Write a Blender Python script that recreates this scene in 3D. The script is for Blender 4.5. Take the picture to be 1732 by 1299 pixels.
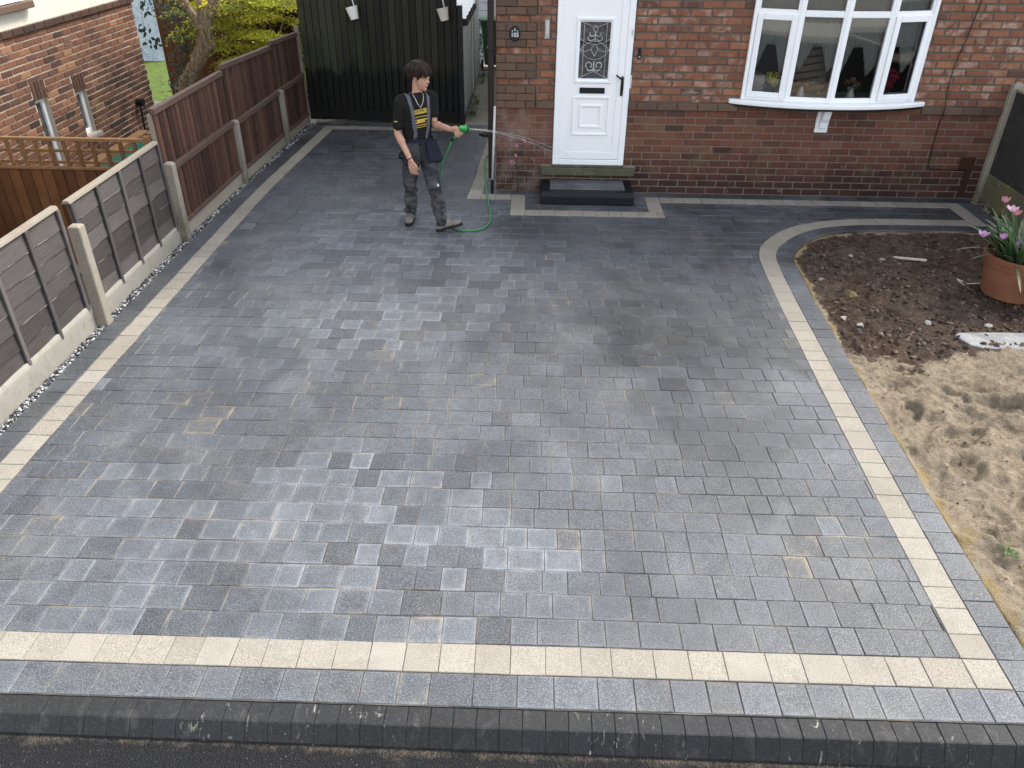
import bpy, bmesh, math, random
import numpy as np
from mathutils import Vector, Matrix, noise
from mathutils.bvhtree import BVHTree
from mathutils.geometry import tessellate_polygon

random.seed(11)
rad = math.radians
sc = bpy.context.scene
COL = sc.collection
for o in list(bpy.data.objects):
    bpy.data.objects.remove(o)

# ------------------------------------------------------------------ camera
CAM = Vector((0.434, -9.495, 3.2065))
YAW, PITCH, ROLL, FPX = -0.02194, 0.568288, 0.011221, 1323.7
_f = Vector((math.sin(YAW) * math.cos(PITCH), math.cos(YAW) * math.cos(PITCH), -math.sin(PITCH)))
_r = Vector((math.cos(YAW), -math.sin(YAW), 0))
_u = _r.cross(_f)
_r2 = math.cos(ROLL) * _r + math.sin(ROLL) * _u
_u2 = -math.sin(ROLL) * _r + math.cos(ROLL) * _u
cd = bpy.data.cameras.new('camera')
cam = bpy.data.objects.new('camera', cd)
COL.objects.link(cam)
cam.matrix_world = Matrix(((_r2.x, _u2.x, -_f.x, CAM.x), (_r2.y, _u2.y, -_f.y, CAM.y), (_r2.z, _u2.z, -_f.z, CAM.z), (0, 0, 0, 1)))
cd.sensor_width = 36
cd.lens = FPX / 1732 * 36
cd.clip_end = 500
cd.clip_start = 0.05
sc.camera = cam

# ------------------------------------------------------------------ light: soft sun from behind the house, to the right
SUN_EL, SUN_ROT = rad(50), rad(56)
w = bpy.data.worlds.new('World')
sc.world = w
w.use_nodes = True
nt = w.node_tree
sky = nt.nodes.new('ShaderNodeTexSky')
sky.sky_type = 'NISHITA'
sky.sun_disc = False
sky.sun_elevation = SUN_EL
sky.sun_rotation = SUN_ROT
sky.air_density = 1.0
sky.dust_density = 1.5
sky.ozone_density = 1.0
bg = nt.nodes['Background']
# thin bright cloud: the blue of the clear sky is veiled
bw_ = nt.nodes.new('ShaderNodeRGBToBW')
mx_ = nt.nodes.new('ShaderNodeMix')
mx_.data_type = 'RGBA'
mx_.inputs[0].default_value = 0.74
nt.links.new(sky.outputs[0], bw_.inputs[0])
nt.links.new(sky.outputs[0], mx_.inputs[6])
nt.links.new(bw_.outputs[0], mx_.inputs[7])
nt.links.new(mx_.outputs[2], bg.inputs[0])
bg.inputs[1].default_value = 0.15
sd = bpy.data.lights.new('sun', 'SUN')
sd.energy = 1.05
sd.angle = rad(16)
sd.color = (1.0, 0.94, 0.86)
sun = bpy.data.objects.new('sun', sd)
COL.objects.link(sun)
_sdir = Vector((math.sin(SUN_ROT) * math.cos(SUN_EL), math.cos(SUN_ROT) * math.cos(SUN_EL), math.sin(SUN_EL)))
sun.rotation_euler = _sdir.to_track_quat('Z', 'Y').to_euler()
sun.location = (6, 6, 12)
sc.view_settings.view_transform = 'Standard'
sc.view_settings.look = 'None'
sc.view_settings.gamma = 1
sc.view_settings.use_curve_mapping = False
sc.view_settings.exposure = 2.28

# ------------------------------------------------------------------ node helper
class NT:
    def __init__(s, name):
        s.m = bpy.data.materials.new(name)
        s.m.use_nodes = True
        s.t = s.m.node_tree
        s.b = s.t.nodes['Principled BSDF']
        s._pos = None
        s._pc = None

    def new(s, ty, ins=None, **props):
        n = s.t.nodes.new(ty)
        for k, v in props.items():
            setattr(n, k, v)
        for k, v in (ins or {}).items():
            s.put(n.inputs[k], v)
        return n

    def put(s, sock, v):
        if isinstance(v, bpy.types.NodeSocket):
            s.t.links.new(v, sock)
        elif isinstance(v, (tuple, list)) and len(v) == 3 and sock.type == 'RGBA':
            sock.default_value = (*v, 1)
        else:
            sock.default_value = v

    def pos(s):
        if s._pos is None:
            s._pos = s.new('ShaderNodeNewGeometry').outputs['Position']
        return s._pos

    def xyz(s, v=None):
        n = s.new('ShaderNodeSeparateXYZ', {0: v or s.pos()})
        return n.outputs

    def scl(s, vec3, v=None):
        return s.new('ShaderNodeVectorMath', {0: v or s.pos(), 1: vec3}, operation='MULTIPLY').outputs[0]

    def noise(s, scale, detail=3, rough=0.55, vec=None, dist=0.0):
        return s.new('ShaderNodeTexNoise', {'Vector': vec or s.pos(), 'Scale': scale, 'Detail': detail, 'Roughness': rough, 'Distortion': dist}).outputs[0]

    def voro(s, scale, vec=None, feature='F1', out=0):
        return s.new('ShaderNodeTexVoronoi', {'Vector': vec or s.pos(), 'Scale': scale}, feature=feature).outputs[out]

    def pc(s):
        if s._pc is None:
            a = s.new('ShaderNodeAttribute', attribute_name='pc')
            q = s.new('ShaderNodeSeparateColor', {0: a.outputs[0]})
            s._pc = (q.outputs[0], q.outputs[1], q.outputs[2], a.outputs[3], a.outputs[0])
        return s._pc

    def ramp(s, f, stops, interp='LINEAR'):
        n = s.new('ShaderNodeValToRGB', {0: f})
        e = n.color_ramp.elements
        n.color_ramp.interpolation = interp
        while len(e) < len(stops):
            e.new(0.5)
        for el, (p, c) in zip(e, stops):
            el.position = p
            el.color = (c, c, c, 1) if not isinstance(c, (tuple, list)) else (*c, 1)
        return n.outputs[0]

    def mix(s, f, a, b, mode='MIX'):
        n = s.new('ShaderNodeMix', None, data_type='RGBA', blend_type=mode)
        s.put(n.inputs[0], f)
        s.put(n.inputs[6], a)
        s.put(n.inputs[7], b)
        return n.outputs[2]

    def math(s, op, a, b=0.0, clamp=False):
        n = s.new('ShaderNodeMath', {0: a, 1: b}, operation=op)
        n.use_clamp = clamp
        return n.outputs[0]

    def mr(s, v, a, b, c=0.0, d=1.0):
        return s.new('ShaderNodeMapRange', {0: v, 1: a, 2: b, 3: c, 4: d}).outputs[0]

    def bump(s, h, strength=0.5, dist=0.01, normal=None):
        ins = {'Strength': strength, 'Distance': dist, 'Height': h}
        if normal:
            ins['Normal'] = normal
        return s.new('ShaderNodeBump', ins).outputs[0]

    def out(s, col, rough=0.7, spec=0.4, nrm=None, metal=0.0, **kw):
        s.put(s.b.inputs['Base Color'], col)
        s.put(s.b.inputs['Roughness'], rough)
        s.put(s.b.inputs['Specular IOR Level'], spec)
        s.put(s.b.inputs['Metallic'], metal)
        if nrm:
            s.put(s.b.inputs['Normal'], nrm)
        for k, v in kw.items():
            s.put(s.b.inputs[k.replace('_', ' ')], v)
        return s.m


def rgb(r, g, b):
    f = lambda c: (c / 255 / 12.92) if c <= 10 else ((c / 255 + 0.055) / 1.055) ** 2.4
    return (f(r), f(g), f(b))

MT = {}

def plain(name, col, rough=0.6, spec=0.4, var=0.15, scale=8, bump=0.1, bscale=60, **kw):
    n = NT(name)
    f = n.noise(scale, 4)
    c = n.mix(f, tuple(x * (1 - var) for x in col), tuple(min(1, x * (1 + var)) for x in col))
    h = n.noise(bscale, 3)
    MT[name] = n.out(c, rough, spec, n.bump(h, bump, 0.004) if bump else None, **kw)
    return MT[name]

# paving stone -------------------------------------------------------------
def mk_paver():
    n = NT('paver_granite')
    r, g, b, a, _ = n.pc()
    big = n.noise(0.55, 3)
    t = n.math('ADD', n.math('MULTIPLY', r, 0.75), n.mr(big, 0.3, 0.7, -0.10, 0.30))
    base = n.ramp(t, [(0.0, (0.018, 0.0195, 0.0222)), (0.4, (0.034, 0.038, 0.0437)), (0.75, (0.052, 0.058, 0.0665)), (1.0, (0.084, 0.0915, 0.102))])
    warm = n.mix(n.math('MULTIPLY', n.mr(n.noise(2.3, 3), 0.50, 0.72), 0.5), base, (0.070, 0.067, 0.060))
    sp = n.noise(125, 4, 0.8)
    mot = n.noise(15, 5, 0.7, dist=0.5)
    spk = n.mix(n.mr(mot, 0.42, 0.70, 0, 0.55), warm, n.mix(1.0, warm, (1.75, 1.75, 1.72), 'MULTIPLY'))
    spk = n.mix(n.mr(mot, 0.48, 0.28, 0, 0.6), spk, n.mix(1.0, spk, (0.6, 0.59, 0.57), 'MULTIPLY'))
    # pale bloom on the face and round the rim of hazed pavers
    hz = n.math('MULTIPLY', n.mr(n.noise(8, 4, 0.55, dist=0.3), 0.25, 0.75, 0.25, 1.0), n.math('MULTIPLY', b, 0.42))
    c = n.mix(hz, spk, (0.20, 0.217, 0.242))
    ed = n.math('MULTIPLY', n.math('POWER', g, 1.6), n.math('MULTIPLY', b, n.mr(n.noise(9, 3), 0.3, 0.62)), True)
    c = n.mix(n.math('MULTIPLY', ed, 0.65), c, (0.34, 0.365, 0.395))
    # chalky film drifting across joints
    c = n.mix(n.mr(n.noise(1.4, 5, 0.65, dist=0.7), 0.54, 0.72, 0, 0.32), c, (0.17, 0.182, 0.20))
    c = n.mix(n.mr(sp, 0.51, 0.66, 0, 0.85), c, n.mix(0.5, c, (0.34, 0.355, 0.38)))
    c = n.mix(n.mr(sp, 0.48, 0.33, 0, 0.9), c, n.mix(1.0, c, (0.36, 0.36, 0.37), 'MULTIPLY'))
    # damp left by the hosing, in big uneven patches that ignore the joints
    x, y, z = n.xyz()
    dm = n.math('ADD', n.noise(0.62, 4, 0.55, dist=0.8), n.mr(y, -4.5, 0.5, 0.0, 0.05))
    dm = n.mr(dm, 0.53, 0.64)
    qx = n.math('DIVIDE', n.math('ADD', n.math('SUBTRACT', x, 1.75), n.math('MULTIPLY', n.math('ADD', y, 4.2), 0.12)), 0.85)
    qy = n.math('DIVIDE', n.math('ADD', y, 4.2), 2.0)
    dq = n.math('SQRT', n.math('ADD', n.math('MULTIPLY', qx, qx), n.math('MULTIPLY', qy, qy)))
    dq = n.math('ADD', dq, n.mr(n.noise(1.9, 4, 0.6), 0.3, 0.7, -0.45, 0.45))
    dm = n.math('MAXIMUM', dm, n.mr(dq, 1.05, 0.45))
    c = n.mix(n.math('MULTIPLY', dm, 0.75), c, n.mix(1.0, c, (0.52, 0.53, 0.55), 'MULTIPLY'))
    # yellow joint sand smeared on a few
    st = n.math('MULTIPLY', n.math('MULTIPLY', a, n.math('ADD', n.math('MULTIPLY', g, 0.9), 0.12)), n.mr(n.noise(9, 4), 0.42, 0.62), True)
    c = n.mix(n.math('MULTIPLY', st, 0.65), c, (0.30, 0.225, 0.12))
    dirt = n.math('MULTIPLY', n.math('POWER', g, 4.0), n.mr(n.noise(6, 3), 0.5, 0.7, 0, 0.55))
    c = n.mix(dirt, c, (0.24, 0.21, 0.16))
    h = n.math('ADD', n.noise(120, 4, 0.7), n.math('MULTIPLY', n.noise(14, 3), 1.2))
    ro = n.mr(n.math('ADD', n.math('MULTIPLY', r, 0.5), n.noise(0.9, 2)), 0.35, 1.0, 0.48, 0.70)
    ro = n.math('SUBTRACT', ro, n.math('MULTIPLY', dm, 0.14))
    MT['paver'] = n.out(c, ro, 0.5, n.bump(h, 0.55, 0.004))
mk_paver()

def mk_cream():
    n = NT('cream_granite')
    r, g, b, a, _ = n.pc()
    base = n.ramp(r, [(0.0, (0.20, 0.178, 0.142)), (0.5, (0.243, 0.221, 0.18)), (1.0, (0.28, 0.26, 0.22))])
    sp = n.noise(230, 2, 0.6)
    c = n.mix(n.mr(sp, 0.52, 0.68), base, (0.36, 0.342, 0.302))
    c = n.mix(n.mr(sp, 0.47, 0.33), c, (0.145, 0.122, 0.098))
    c = n.mix(n.mr(n.noise(5, 4, 0.6), 0.5, 0.75, 0, 0.45), c, (0.15, 0.132, 0.105))
    c = n.mix(n.math('MULTIPLY', n.math('POWER', g, 4.0), 0.2), c, (0.21, 0.185, 0.145))
    c = n.mix(n.mr(n.noise(1.7, 5, 0.65), 0.46, 0.7, 0, 0.35), c, (0.17, 0.158, 0.135))
    h = n.math('ADD', n.noise(120, 4, 0.7), n.noise(14, 3))
    MT['cream'] = n.out(c, 0.8, 0.3, n.bump(h, 0.5, 0.004))
mk_cream()

def mk_joint():
    n = NT('jointing_sand')
    f = n.noise(2.2, 4, 0.6)
    c = n.ramp(f, [(0.36, (0.045, 0.043, 0.040)), (0.52, (0.13, 0.115, 0.094)), (0.70, (0.31, 0.265, 0.195))])
    MT['joint'] = n.out(c, 0.95, 0.1)
mk_joint()

def mk_kerb():
    n = NT('kerb_block_concrete')
    r, g, b, a, _ = n.pc()
    c = n.ramp(r, [(0.0, (0.013, 0.0132, 0.014)), (1.0, (0.0165, 0.017, 0.018))])
    c = n.mix(n.mr(n.noise(90, 3, 0.7), 0.52, 0.7, 0, 0.6), c, (0.05, 0.051, 0.053))
    st = n.mr(n.noise(7, 5, 0.65, n.scl((1.6, 1, 0.6)), 0.4), 0.56, 0.75)
    c = n.mix(n.math('MULTIPLY', st, 0.3), c, (0.12, 0.115, 0.10))
    wh = n.math('MULTIPLY', n.mr(n.noise(26, 4, 0.7, n.scl((1, 0.5, 0.35)), 0.8), 0.60, 0.72), n.mr(n.noise(1.6, 2), 0.5, 0.62))
    c = n.mix(n.math('MULTIPLY', wh, 0.8), c, (0.42, 0.39, 0.33))
    MT['kerb'] = n.out(c, 0.7, 0.3, n.bump(n.noise(90, 4), 0.35, 0.003))
mk_kerb()

def mk_brick(name, cols, pale, damp):
    n = NT(name)
    r, g, b, a, _ = n.pc()
    c = n.ramp(r, cols)
    x, y, z = n.xyz()
    c = n.mix(n.mr(n.noise(26, 4, 0.6), 0.35, 0.75, 0, 0.5), c, n.mix(0.5, c, (0.05, 0.025, 0.018)))
    if 'neighbour' not in name:
        c = n.mix(n.mr(n.noise(4.5, 4, 0.65), 0.38, 0.72, 0.0, 0.34), c, (0.115, 0.083, 0.066))
    if pale:
        pl = n.math('MULTIPLY', b, n.mr(n.noise(7.0, 3, 0.6, dist=0.5), 0.46, 0.62))
        c = n.mix(n.math('MULTIPLY', pl, 0.75), c, (0.40, 0.30, 0.245))
    c = n.mix(n.mr(n.noise(95, 2), 0.58, 0.75, 0, 0.35), c, (0.36, 0.22, 0.16))
    if damp:
        d = n.math('ADD', n.mr(z, 0.14, 0.60, 1.15, 0.0), n.mr(n.noise(2.0, 4, 0.6), 0.3, 0.7, -0.45, 0.35), True)
        c = n.mix(n.math('MULTIPLY', d, 0.78), c, (0.018, 0.0115, 0.009))
        al = n.math('MULTIPLY', n.mr(n.noise(2.6, 4, 0.6), 0.55, 0.68), n.math('MULTIPLY', n.mr(z, 0.05, 0.35), n.mr(z, 0.66, 0.42)))
        c = n.mix(n.math('MULTIPLY', al, 0.55), c, (0.115, 0.105, 0.04))
        wt = n.math('MAXIMUM', n.mr(n.noise(6.5, 5, 0.7), 0.62, 0.74, 0, 0.5), n.math('MULTIPLY', n.mr(n.noise(3.6, 5, 0.7), 0.45, 0.62, 0, 0.4), n.mr(x, 0.75, 0.3)))
        c = n.mix(wt, c, (0.34, 0.27, 0.22))
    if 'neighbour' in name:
        c = _darken_low_end(n, c, z, y)
    c = n.mix(n.math('MULTIPLY', n.math('POWER', g, 3.0), 0.25), c, (0.10, 0.07, 0.055))
    h = n.math('ADD', n.noise(140, 3, 0.6), n.math('MULTIPLY', n.noise(30, 3), 1.5))
    MT[name] = n.out(c, 0.88, 0.25, n.bump(h, 0.6, 0.004))
mk_brick('brick_rustic', [(0, (0.085, 0.042, 0.030)), (0.2, (0.155, 0.058, 0.034)), (0.55, (0.215, 0.080, 0.042)), (0.85, (0.25, 0.105, 0.058)), (1, (0.285, 0.115, 0.055))], True, False)
mk_brick('brick_plinth', [(0, (0.060, 0.029, 0.022)), (0.35, (0.115, 0.041, 0.026)), (0.75, (0.155, 0.056, 0.034)), (1, (0.16, 0.078, 0.048))], False, True)
mk_brick('brick_quoin', [(0, (0.080, 0.054, 0.040)), (0.5, (0.118, 0.074, 0.050)), (1, (0.15, 0.080, 0.050))], False, False)
def _darken_low_end(n, c, z, y):  # darkens the wall towards its low far end
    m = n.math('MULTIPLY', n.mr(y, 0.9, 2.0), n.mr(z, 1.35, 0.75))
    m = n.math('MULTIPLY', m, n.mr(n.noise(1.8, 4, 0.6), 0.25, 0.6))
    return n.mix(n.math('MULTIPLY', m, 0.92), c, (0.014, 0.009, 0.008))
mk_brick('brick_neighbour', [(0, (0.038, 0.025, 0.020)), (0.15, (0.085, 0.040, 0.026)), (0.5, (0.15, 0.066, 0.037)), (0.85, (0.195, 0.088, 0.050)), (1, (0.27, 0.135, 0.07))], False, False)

def mk_mortar(name, a_, b_, rough=0.95):
    n = NT(name)
    c = n.mix(n.noise(5, 5, 0.65), a_, b_)
    MT[name] = n.out(c, rough, 0.15, n.bump(n.noise(160, 3), 0.6, 0.003))
mk_mortar('mortar_dark', (0.075, 0.06, 0.05), (0.15, 0.125, 0.10))
mk_mortar('mortar_pale', (0.12, 0.095, 0.075), (0.24, 0.20, 0.165))
mk_mortar('mortar_neighbour', (0.30, 0.25, 0.19), (0.46, 0.40, 0.325))

def mk_brickwall():
    n = NT('brick_wall_far')
    x, y, z = n.xyz()
    v = n.new('ShaderNodeCombineXYZ', {0: n.math('ADD', x, y), 1: z}).outputs[0]
    bt = n.new('ShaderNodeTexBrick', {'Vector': v, 'Color1': (0.20, 0.075, 0.04, 1), 'Color2': (0.13, 0.05, 0.03, 1), 'Mortar': (0.10, 0.085, 0.07, 1), 'Scale': 1.0, 'Mortar Size': 0.006, 'Brick Width': 0.235, 'Row Height': 0.083})
    c = n.mix(n.mr(n.noise(20, 4), 0.4, 0.7, 0, 0.5), bt.outputs[0], (0.24, 0.12, 0.08))
    MT['brickwall'] = n.out(c, 0.9, 0.2, n.bump(bt.outputs[1], 0.5, 0.01))
mk_brickwall()

def mk_upvc():
    n = NT('white_upvc')
    c = n.mix(n.noise(3, 3), (0.74, 0.75, 0.76), (0.80, 0.81, 0.82))
    c = n.mix(n.mr(n.noise(18, 4, 0.7), 0.62, 0.8, 0, 0.25), c, (0.55, 0.53, 0.48))
    MT['upvc'] = n.out(c, 0.32, 0.5)
mk_upvc()

def mk_glass():
    n = NT('window_glass')
    for x in list(n.t.nodes):
        if x.bl_idname == 'ShaderNodeBsdfPrincipled':
            n.t.nodes.remove(x)
    o = [x for x in n.t.nodes if x.bl_idname == 'ShaderNodeOutputMaterial'][0]
    fr = n.new('ShaderNodeFresnel', {0: 2.1})
    tr = n.new('ShaderNodeBsdfTransparent', {0: (0.86, 0.90, 0.90, 1)})
    gl = n.new('ShaderNodeBsdfGlossy', {'Color': (1, 1, 1, 1), 'Roughness': 0.02})
    mx = n.new('ShaderNodeMixShader', {0: fr.outputs[0], 1: tr.outputs[0], 2: gl.outputs[0]})
    n.t.links.new(mx.outputs[0], o.inputs[0])
    MT['glass'] = n.m
mk_glass()

def mk_wood(name, cols, grain=(1, 1, 12), rough=0.8, algae=0.0, pale=0.0, gscale=9.0):
    """cols dark..light; the piece attribute tints it, grain runs along the axis with the SMALL factor"""
    n = NT(name)
    r, g, b, a, _ = n.pc()
    v = n.scl(grain)
    off = n.new('ShaderNodeVectorMath', {0: v, 1: n.new('ShaderNodeCombineXYZ', {0: n.math('MULTIPLY', r, 37.0), 1: n.math('MULTIPLY', r, 11.0)}).outputs[0]}, operation='ADD').outputs[0]
    gr = n.noise(gscale, 5, 0.65, off, 0.3)
    t = n.math('ADD', n.math('MULTIPLY', gr, 0.6), n.math('MULTIPLY', r, 0.4))
    c = n.ramp(t, [(0.25, cols[0]), (0.5, cols[1]), (0.75, cols[2])])
    c = n.mix(n.mr(n.noise(3.5, 4, 0.65), 0.5, 0.75, 0, 0.4), c, cols[0])
    if pale:
        c = n.mix(n.math('MULTIPLY', n.math('MULTIPLY', g, pale), n.mr(n.noise(6, 3), 0.4, 0.55)), c, (0.50, 0.44, 0.38))
    if algae:
        x, y, z = n.xyz()
        al = n.math('MULTIPLY', n.mr(n.noise(2.2, 4, 0.6), 0.42, 0.68), algae)
        c = n.mix(al, c, (0.055, 0.062, 0.022))
    MT[name] = n.out(c, rough, 0.3, n.bump(gr, 0.5, 0.004))
mk_wood('wood_brown', [(0.026, 0.0115, 0.0075), (0.066, 0.031, 0.0205), (0.125, 0.064, 0.044)], (14, 14, 0.7))
mk_wood('wood_brown_rail', [(0.045, 0.027, 0.020), (0.085, 0.053, 0.041), (0.14, 0.095, 0.076)], (14, 0.7, 14))
mk_wood('wood_grey', [(0.033, 0.028, 0.026), (0.062, 0.054, 0.051), (0.10, 0.088, 0.083)], (9, 0.6, 14), pale=0.9)
mk_wood('wood_grey_batten', [(0.050, 0.044, 0.042), (0.078, 0.068, 0.066), (0.115, 0.10, 0.095)], (14, 14, 0.6))
mk_wood('wood_cap', [(0.13, 0.11, 0.082), (0.21, 0.18, 0.14), (0.28, 0.25, 0.205)], (14, 0.5, 14))
mk_wood('wood_orange', [(0.062, 0.023, 0.009), (0.10, 0.040, 0.014), (0.15, 0.066, 0.025)], (12, 12, 0.7))
mk_wood('wood_trellis', [(0.10, 0.048, 0.020), (0.16, 0.080, 0.034), (0.23, 0.135, 0.065)], (3, 12, 3))
mk_wood('wood_scrap', [(0.30, 0.25, 0.19), (0.45, 0.39, 0.31), (0.58, 0.52, 0.44)], (2, 14, 14))

def mk_gate():
    n = NT('gate_stain')
    r, g, b, a, _ = n.pc()
    x, y, z = n.xyz()
    v = n.scl((14, 14, 0.6))
    gr = n.noise(6, 5, 0.65, v)
    t = n.math('ADD', n.math('MULTIPLY', gr, 0.6), n.math('MULTIPLY', r, 0.4))
    c = n.ramp(t, [(0.25, (0.010, 0.010, 0.009)), (0.55, (0.024, 0.023, 0.020)), (0.8, (0.040, 0.038, 0.034))])
    al = n.math('MULTIPLY', n.mr(n.noise(2.6, 4, 0.65, n.scl((1, 1, 0.45))), 0.40, 0.66), n.mr(x, -1.6, -3.0, 0.06, 1.0))
    c = n.mix(n.math('MULTIPLY', al, 0.85), c, (0.050, 0.058, 0.017))
    # hosed, wet lower half with an uneven tide line
    wet = n.mr(n.math('ADD', z, n.mr(n.noise(4.5, 4, 0.6, n.scl((1, 1, 0.25))), 0.3, 0.7, -0.13, 0.13)), 0.83, 0.76)
    c = n.mix(n.math('MULTIPLY', wet, 0.86), c, (0.0030, 0.0030, 0.0030))
    ro = n.mix(wet, (0.72, 0.72, 0.72), (0.45, 0.45, 0.45))
    MT['gate'] = n.out(c, ro, 0.2, n.bump(gr, 0.4, 0.004))
mk_gate()

def mk_concrete(name, a_, b_, stain, sc_=4.0, lich=0.0, zst=None):
    n = NT(name)
    x, y, z = n.xyz()
    c = n.mix(n.noise(sc_, 5, 0.65), a_, b_)
    c = n.mix(n.mr(n.noise(11, 5, 0.7), 0.55, 0.75, 0, 0.55), c, stain)
    if zst:
        c = n.mix(n.math('MULTIPLY', n.mr(z, zst[1], zst[0]), n.mr(n.noise(6, 4, 0.6), 0.25, 0.6)), c, zst[2])
    if lich:
        c = n.mix(n.math('MULTIPLY', n.mr(n.noise(3.3, 5, 0.7), 0.45, 0.68), lich), c, (0.135, 0.125, 0.048))
        c = n.mix(n.math('MULTIPLY', n.mr(n.noise(8, 5, 0.7), 0.62, 0.74), lich), c, (0.40, 0.38, 0.31))
    sp = n.noise(190, 2)
    c = n.mix(n.mr(sp, 0.55, 0.72, 0, 0.4), c, tuple(min(1, k * 1.5) for k in b_))
    MT[name] = n.out(c, 0.9, 0.2, n.bump(n.math('ADD', sp, n.noise(25, 4)), 0.5, 0.006))
mk_concrete('concrete_post', (0.20, 0.18, 0.14), (0.30, 0.27, 0.22), (0.12, 0.105, 0.08), zst=(0.0, 0.45, (0.075, 0.07, 0.04)))
mk_concrete('concrete_post_clean', (0.20, 0.175, 0.135), (0.29, 0.262, 0.215), (0.14, 0.12, 0.095))
mk_concrete('concrete_pale', (0.19, 0.176, 0.148), (0.29, 0.275, 0.24), (0.12, 0.108, 0.085))
mk_concrete('concrete_board', (0.25, 0.225, 0.18), (0.36, 0.33, 0.275), (0.17, 0.15, 0.115))
mk_concrete('concrete_lichen', (0.07, 0.064, 0.042), (0.14, 0.125, 0.085), (0.035, 0.032, 0.02), lich=0.9)
mk_concrete('concrete_path', (0.22, 0.20, 0.165), (0.36, 0.34, 0.29), (0.10, 0.10, 0.065), 2.5)
mk_concrete('panel_dark', (0.022, 0.022, 0.020), (0.048, 0.046, 0.043), (0.10, 0.10, 0.095), 3.0)
mk_concrete('stone_sill', (0.055, 0.056, 0.032), (0.10, 0.095, 0.065), (0.034, 0.042, 0.017), 3.0)
mk_concrete('render_pebbledash', (0.50, 0.47, 0.40), (0.66, 0.63, 0.55), (0.38, 0.35, 0.28), 30.0)
mk_concrete('white_block', (0.40, 0.42, 0.43), (0.58, 0.60, 0.62), (0.24, 0.25, 0.24), 5.0)
plain('step_black', (0.005, 0.0058, 0.008), 0.5, 0.25, 0.25, 30, 0.1)
plain('black_plastic', (0.006, 0.006, 0.0065), 0.45, 0.3, 0.1, 20, 0)
plain('rubber', (0.02, 0.02, 0.02), 0.8, 0.3, 0.2, 20, 0.2)
plain('downpipe_brown', (0.016, 0.0075, 0.007), 0.5, 0.3, 0.25, 6, 0)
plain('pipe_pale', (0.48, 0.47, 0.44), 0.5, 0.4, 0.12, 12, 0)
plain('metal_grey', (0.38, 0.38, 0.36), 0.35, 0.5, 0.1, 30, 0, metal=0.6)
plain('white_paint', (0.78, 0.78, 0.76), 0.5, 0.4, 0.05, 10, 0.05)
plain('cream_enamel', (0.60, 0.56, 0.49), 0.45, 0.4, 0.08, 10, 0)
plain('bin_green', (0.030, 0.085, 0.036), 0.5, 0.4, 0.15, 6, 0.05)
plain('green_cover', (0.006, 0.085, 0.055), 0.7, 0.3, 0.3, 14, 0.3)
plain('dark_void', (0.012, 0.012, 0.013), 0.9, 0.1, 0.2, 5, 0)
plain('room_wall', (0.055, 0.058, 0.062), 0.9, 0.2, 0.15, 3, 0)
plain('room_floor', (0.10, 0.075, 0.05), 0.8, 0.2, 0.2, 8, 0)
plain('curtain_net', (0.30, 0.30, 0.285), 0.9, 0.1, 0.12, 30, 0.3)
plain('blind_fabric', (0.40, 0.41, 0.40), 0.9, 0.1, 0.08, 20, 0.1)
plain('slat_brown', (0.16, 0.125, 0.09), 0.7, 0.3, 0.3, 18, 0.2)
plain('terracotta', (0.17, 0.070, 0.038), 0.8, 0.25, 0.4, 7, 0.2, 80)
plain('pot_soil', (0.02, 0.014, 0.010), 0.95, 0.1, 0.4, 40, 0.8)
plain('cable_black', (0.01, 0.01, 0.01), 0.5, 0.4, 0.1, 10, 0)
plain('iron_rust', (0.042, 0.018, 0.010), 0.85, 0.2, 0.4, 25, 0.4)
plain('lead', (0.42, 0.42, 0.42), 0.4, 0.5, 0.1, 30, 0, metal=0.3)
plain('hose_green', (0.035, 0.23, 0.065), 0.4, 0.45, 0.15, 60, 0)
plain('nozzle_green', (0.02, 0.27, 0.05), 0.35, 0.5, 0.1, 30, 0)
plain('skin', (0.43, 0.235, 0.165), 0.55, 0.35, 0.12, 14, 0.08, 120)
plain('shirt_black', (0.011, 0.0105, 0.010), 0.85, 0.15, 0.4, 20, 0.4, 90)
plain('strap_grey', (0.075, 0.082, 0.10), 0.7, 0.3, 0.15, 30, 0.2)
plain('print_yellow', (0.44, 0.30, 0.06), 0.7, 0.2, 0.12, 40, 0)
plain('pouch_navy', (0.012, 0.014, 0.022), 0.8, 0.2, 0.35, 18, 0.5)
plain('boot_tan', (0.17, 0.155, 0.13), 0.75, 0.25, 0.3, 30, 0.4)
plain('boot_sole', (0.018, 0.016, 0.014), 0.8, 0.2, 0.3, 30, 0.3)
plain('steel_chain', (0.55, 0.52, 0.46), 0.3, 0.5, 0.05, 30, 0, metal=0.7)
plain('petal_yellow', (0.62, 0.48, 0.02), 0.6, 0.3, 0.2, 40, 0)
plain('petal_red', (0.46, 0.035, 0.08), 0.6, 0.3, 0.3, 40, 0)
plain('petal_peach', (0.55, 0.25, 0.16), 0.6, 0.3, 0.3, 40, 0)
plain('china_white', (0.66, 0.66, 0.64), 0.25, 0.5, 0.04, 10, 0)
plain('rough_white', (0.5, 0.53, 0.58), 0.6, 0.4, 0.2, 6, 0.2)

def mk_trousers():
    n = NT('work_trousers')
    x, y, z = n.xyz()
    c = n.mix(n.noise(9, 4, 0.6), (0.016, 0.017, 0.020), (0.034, 0.036, 0.042))
    d = n.math('MULTIPLY', n.mr(n.noise(7, 4, 0.65), 0.40, 0.64), n.mr(z, 0.80, 0.30, 0.2, 0.95))
    c = n.mix(d, c, (0.125, 0.122, 0.12))
    MT['trousers'] = n.out(c, 0.9, 0.15, n.bump(n.noise(26, 4), 0.5, 0.01))
mk_trousers()

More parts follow.
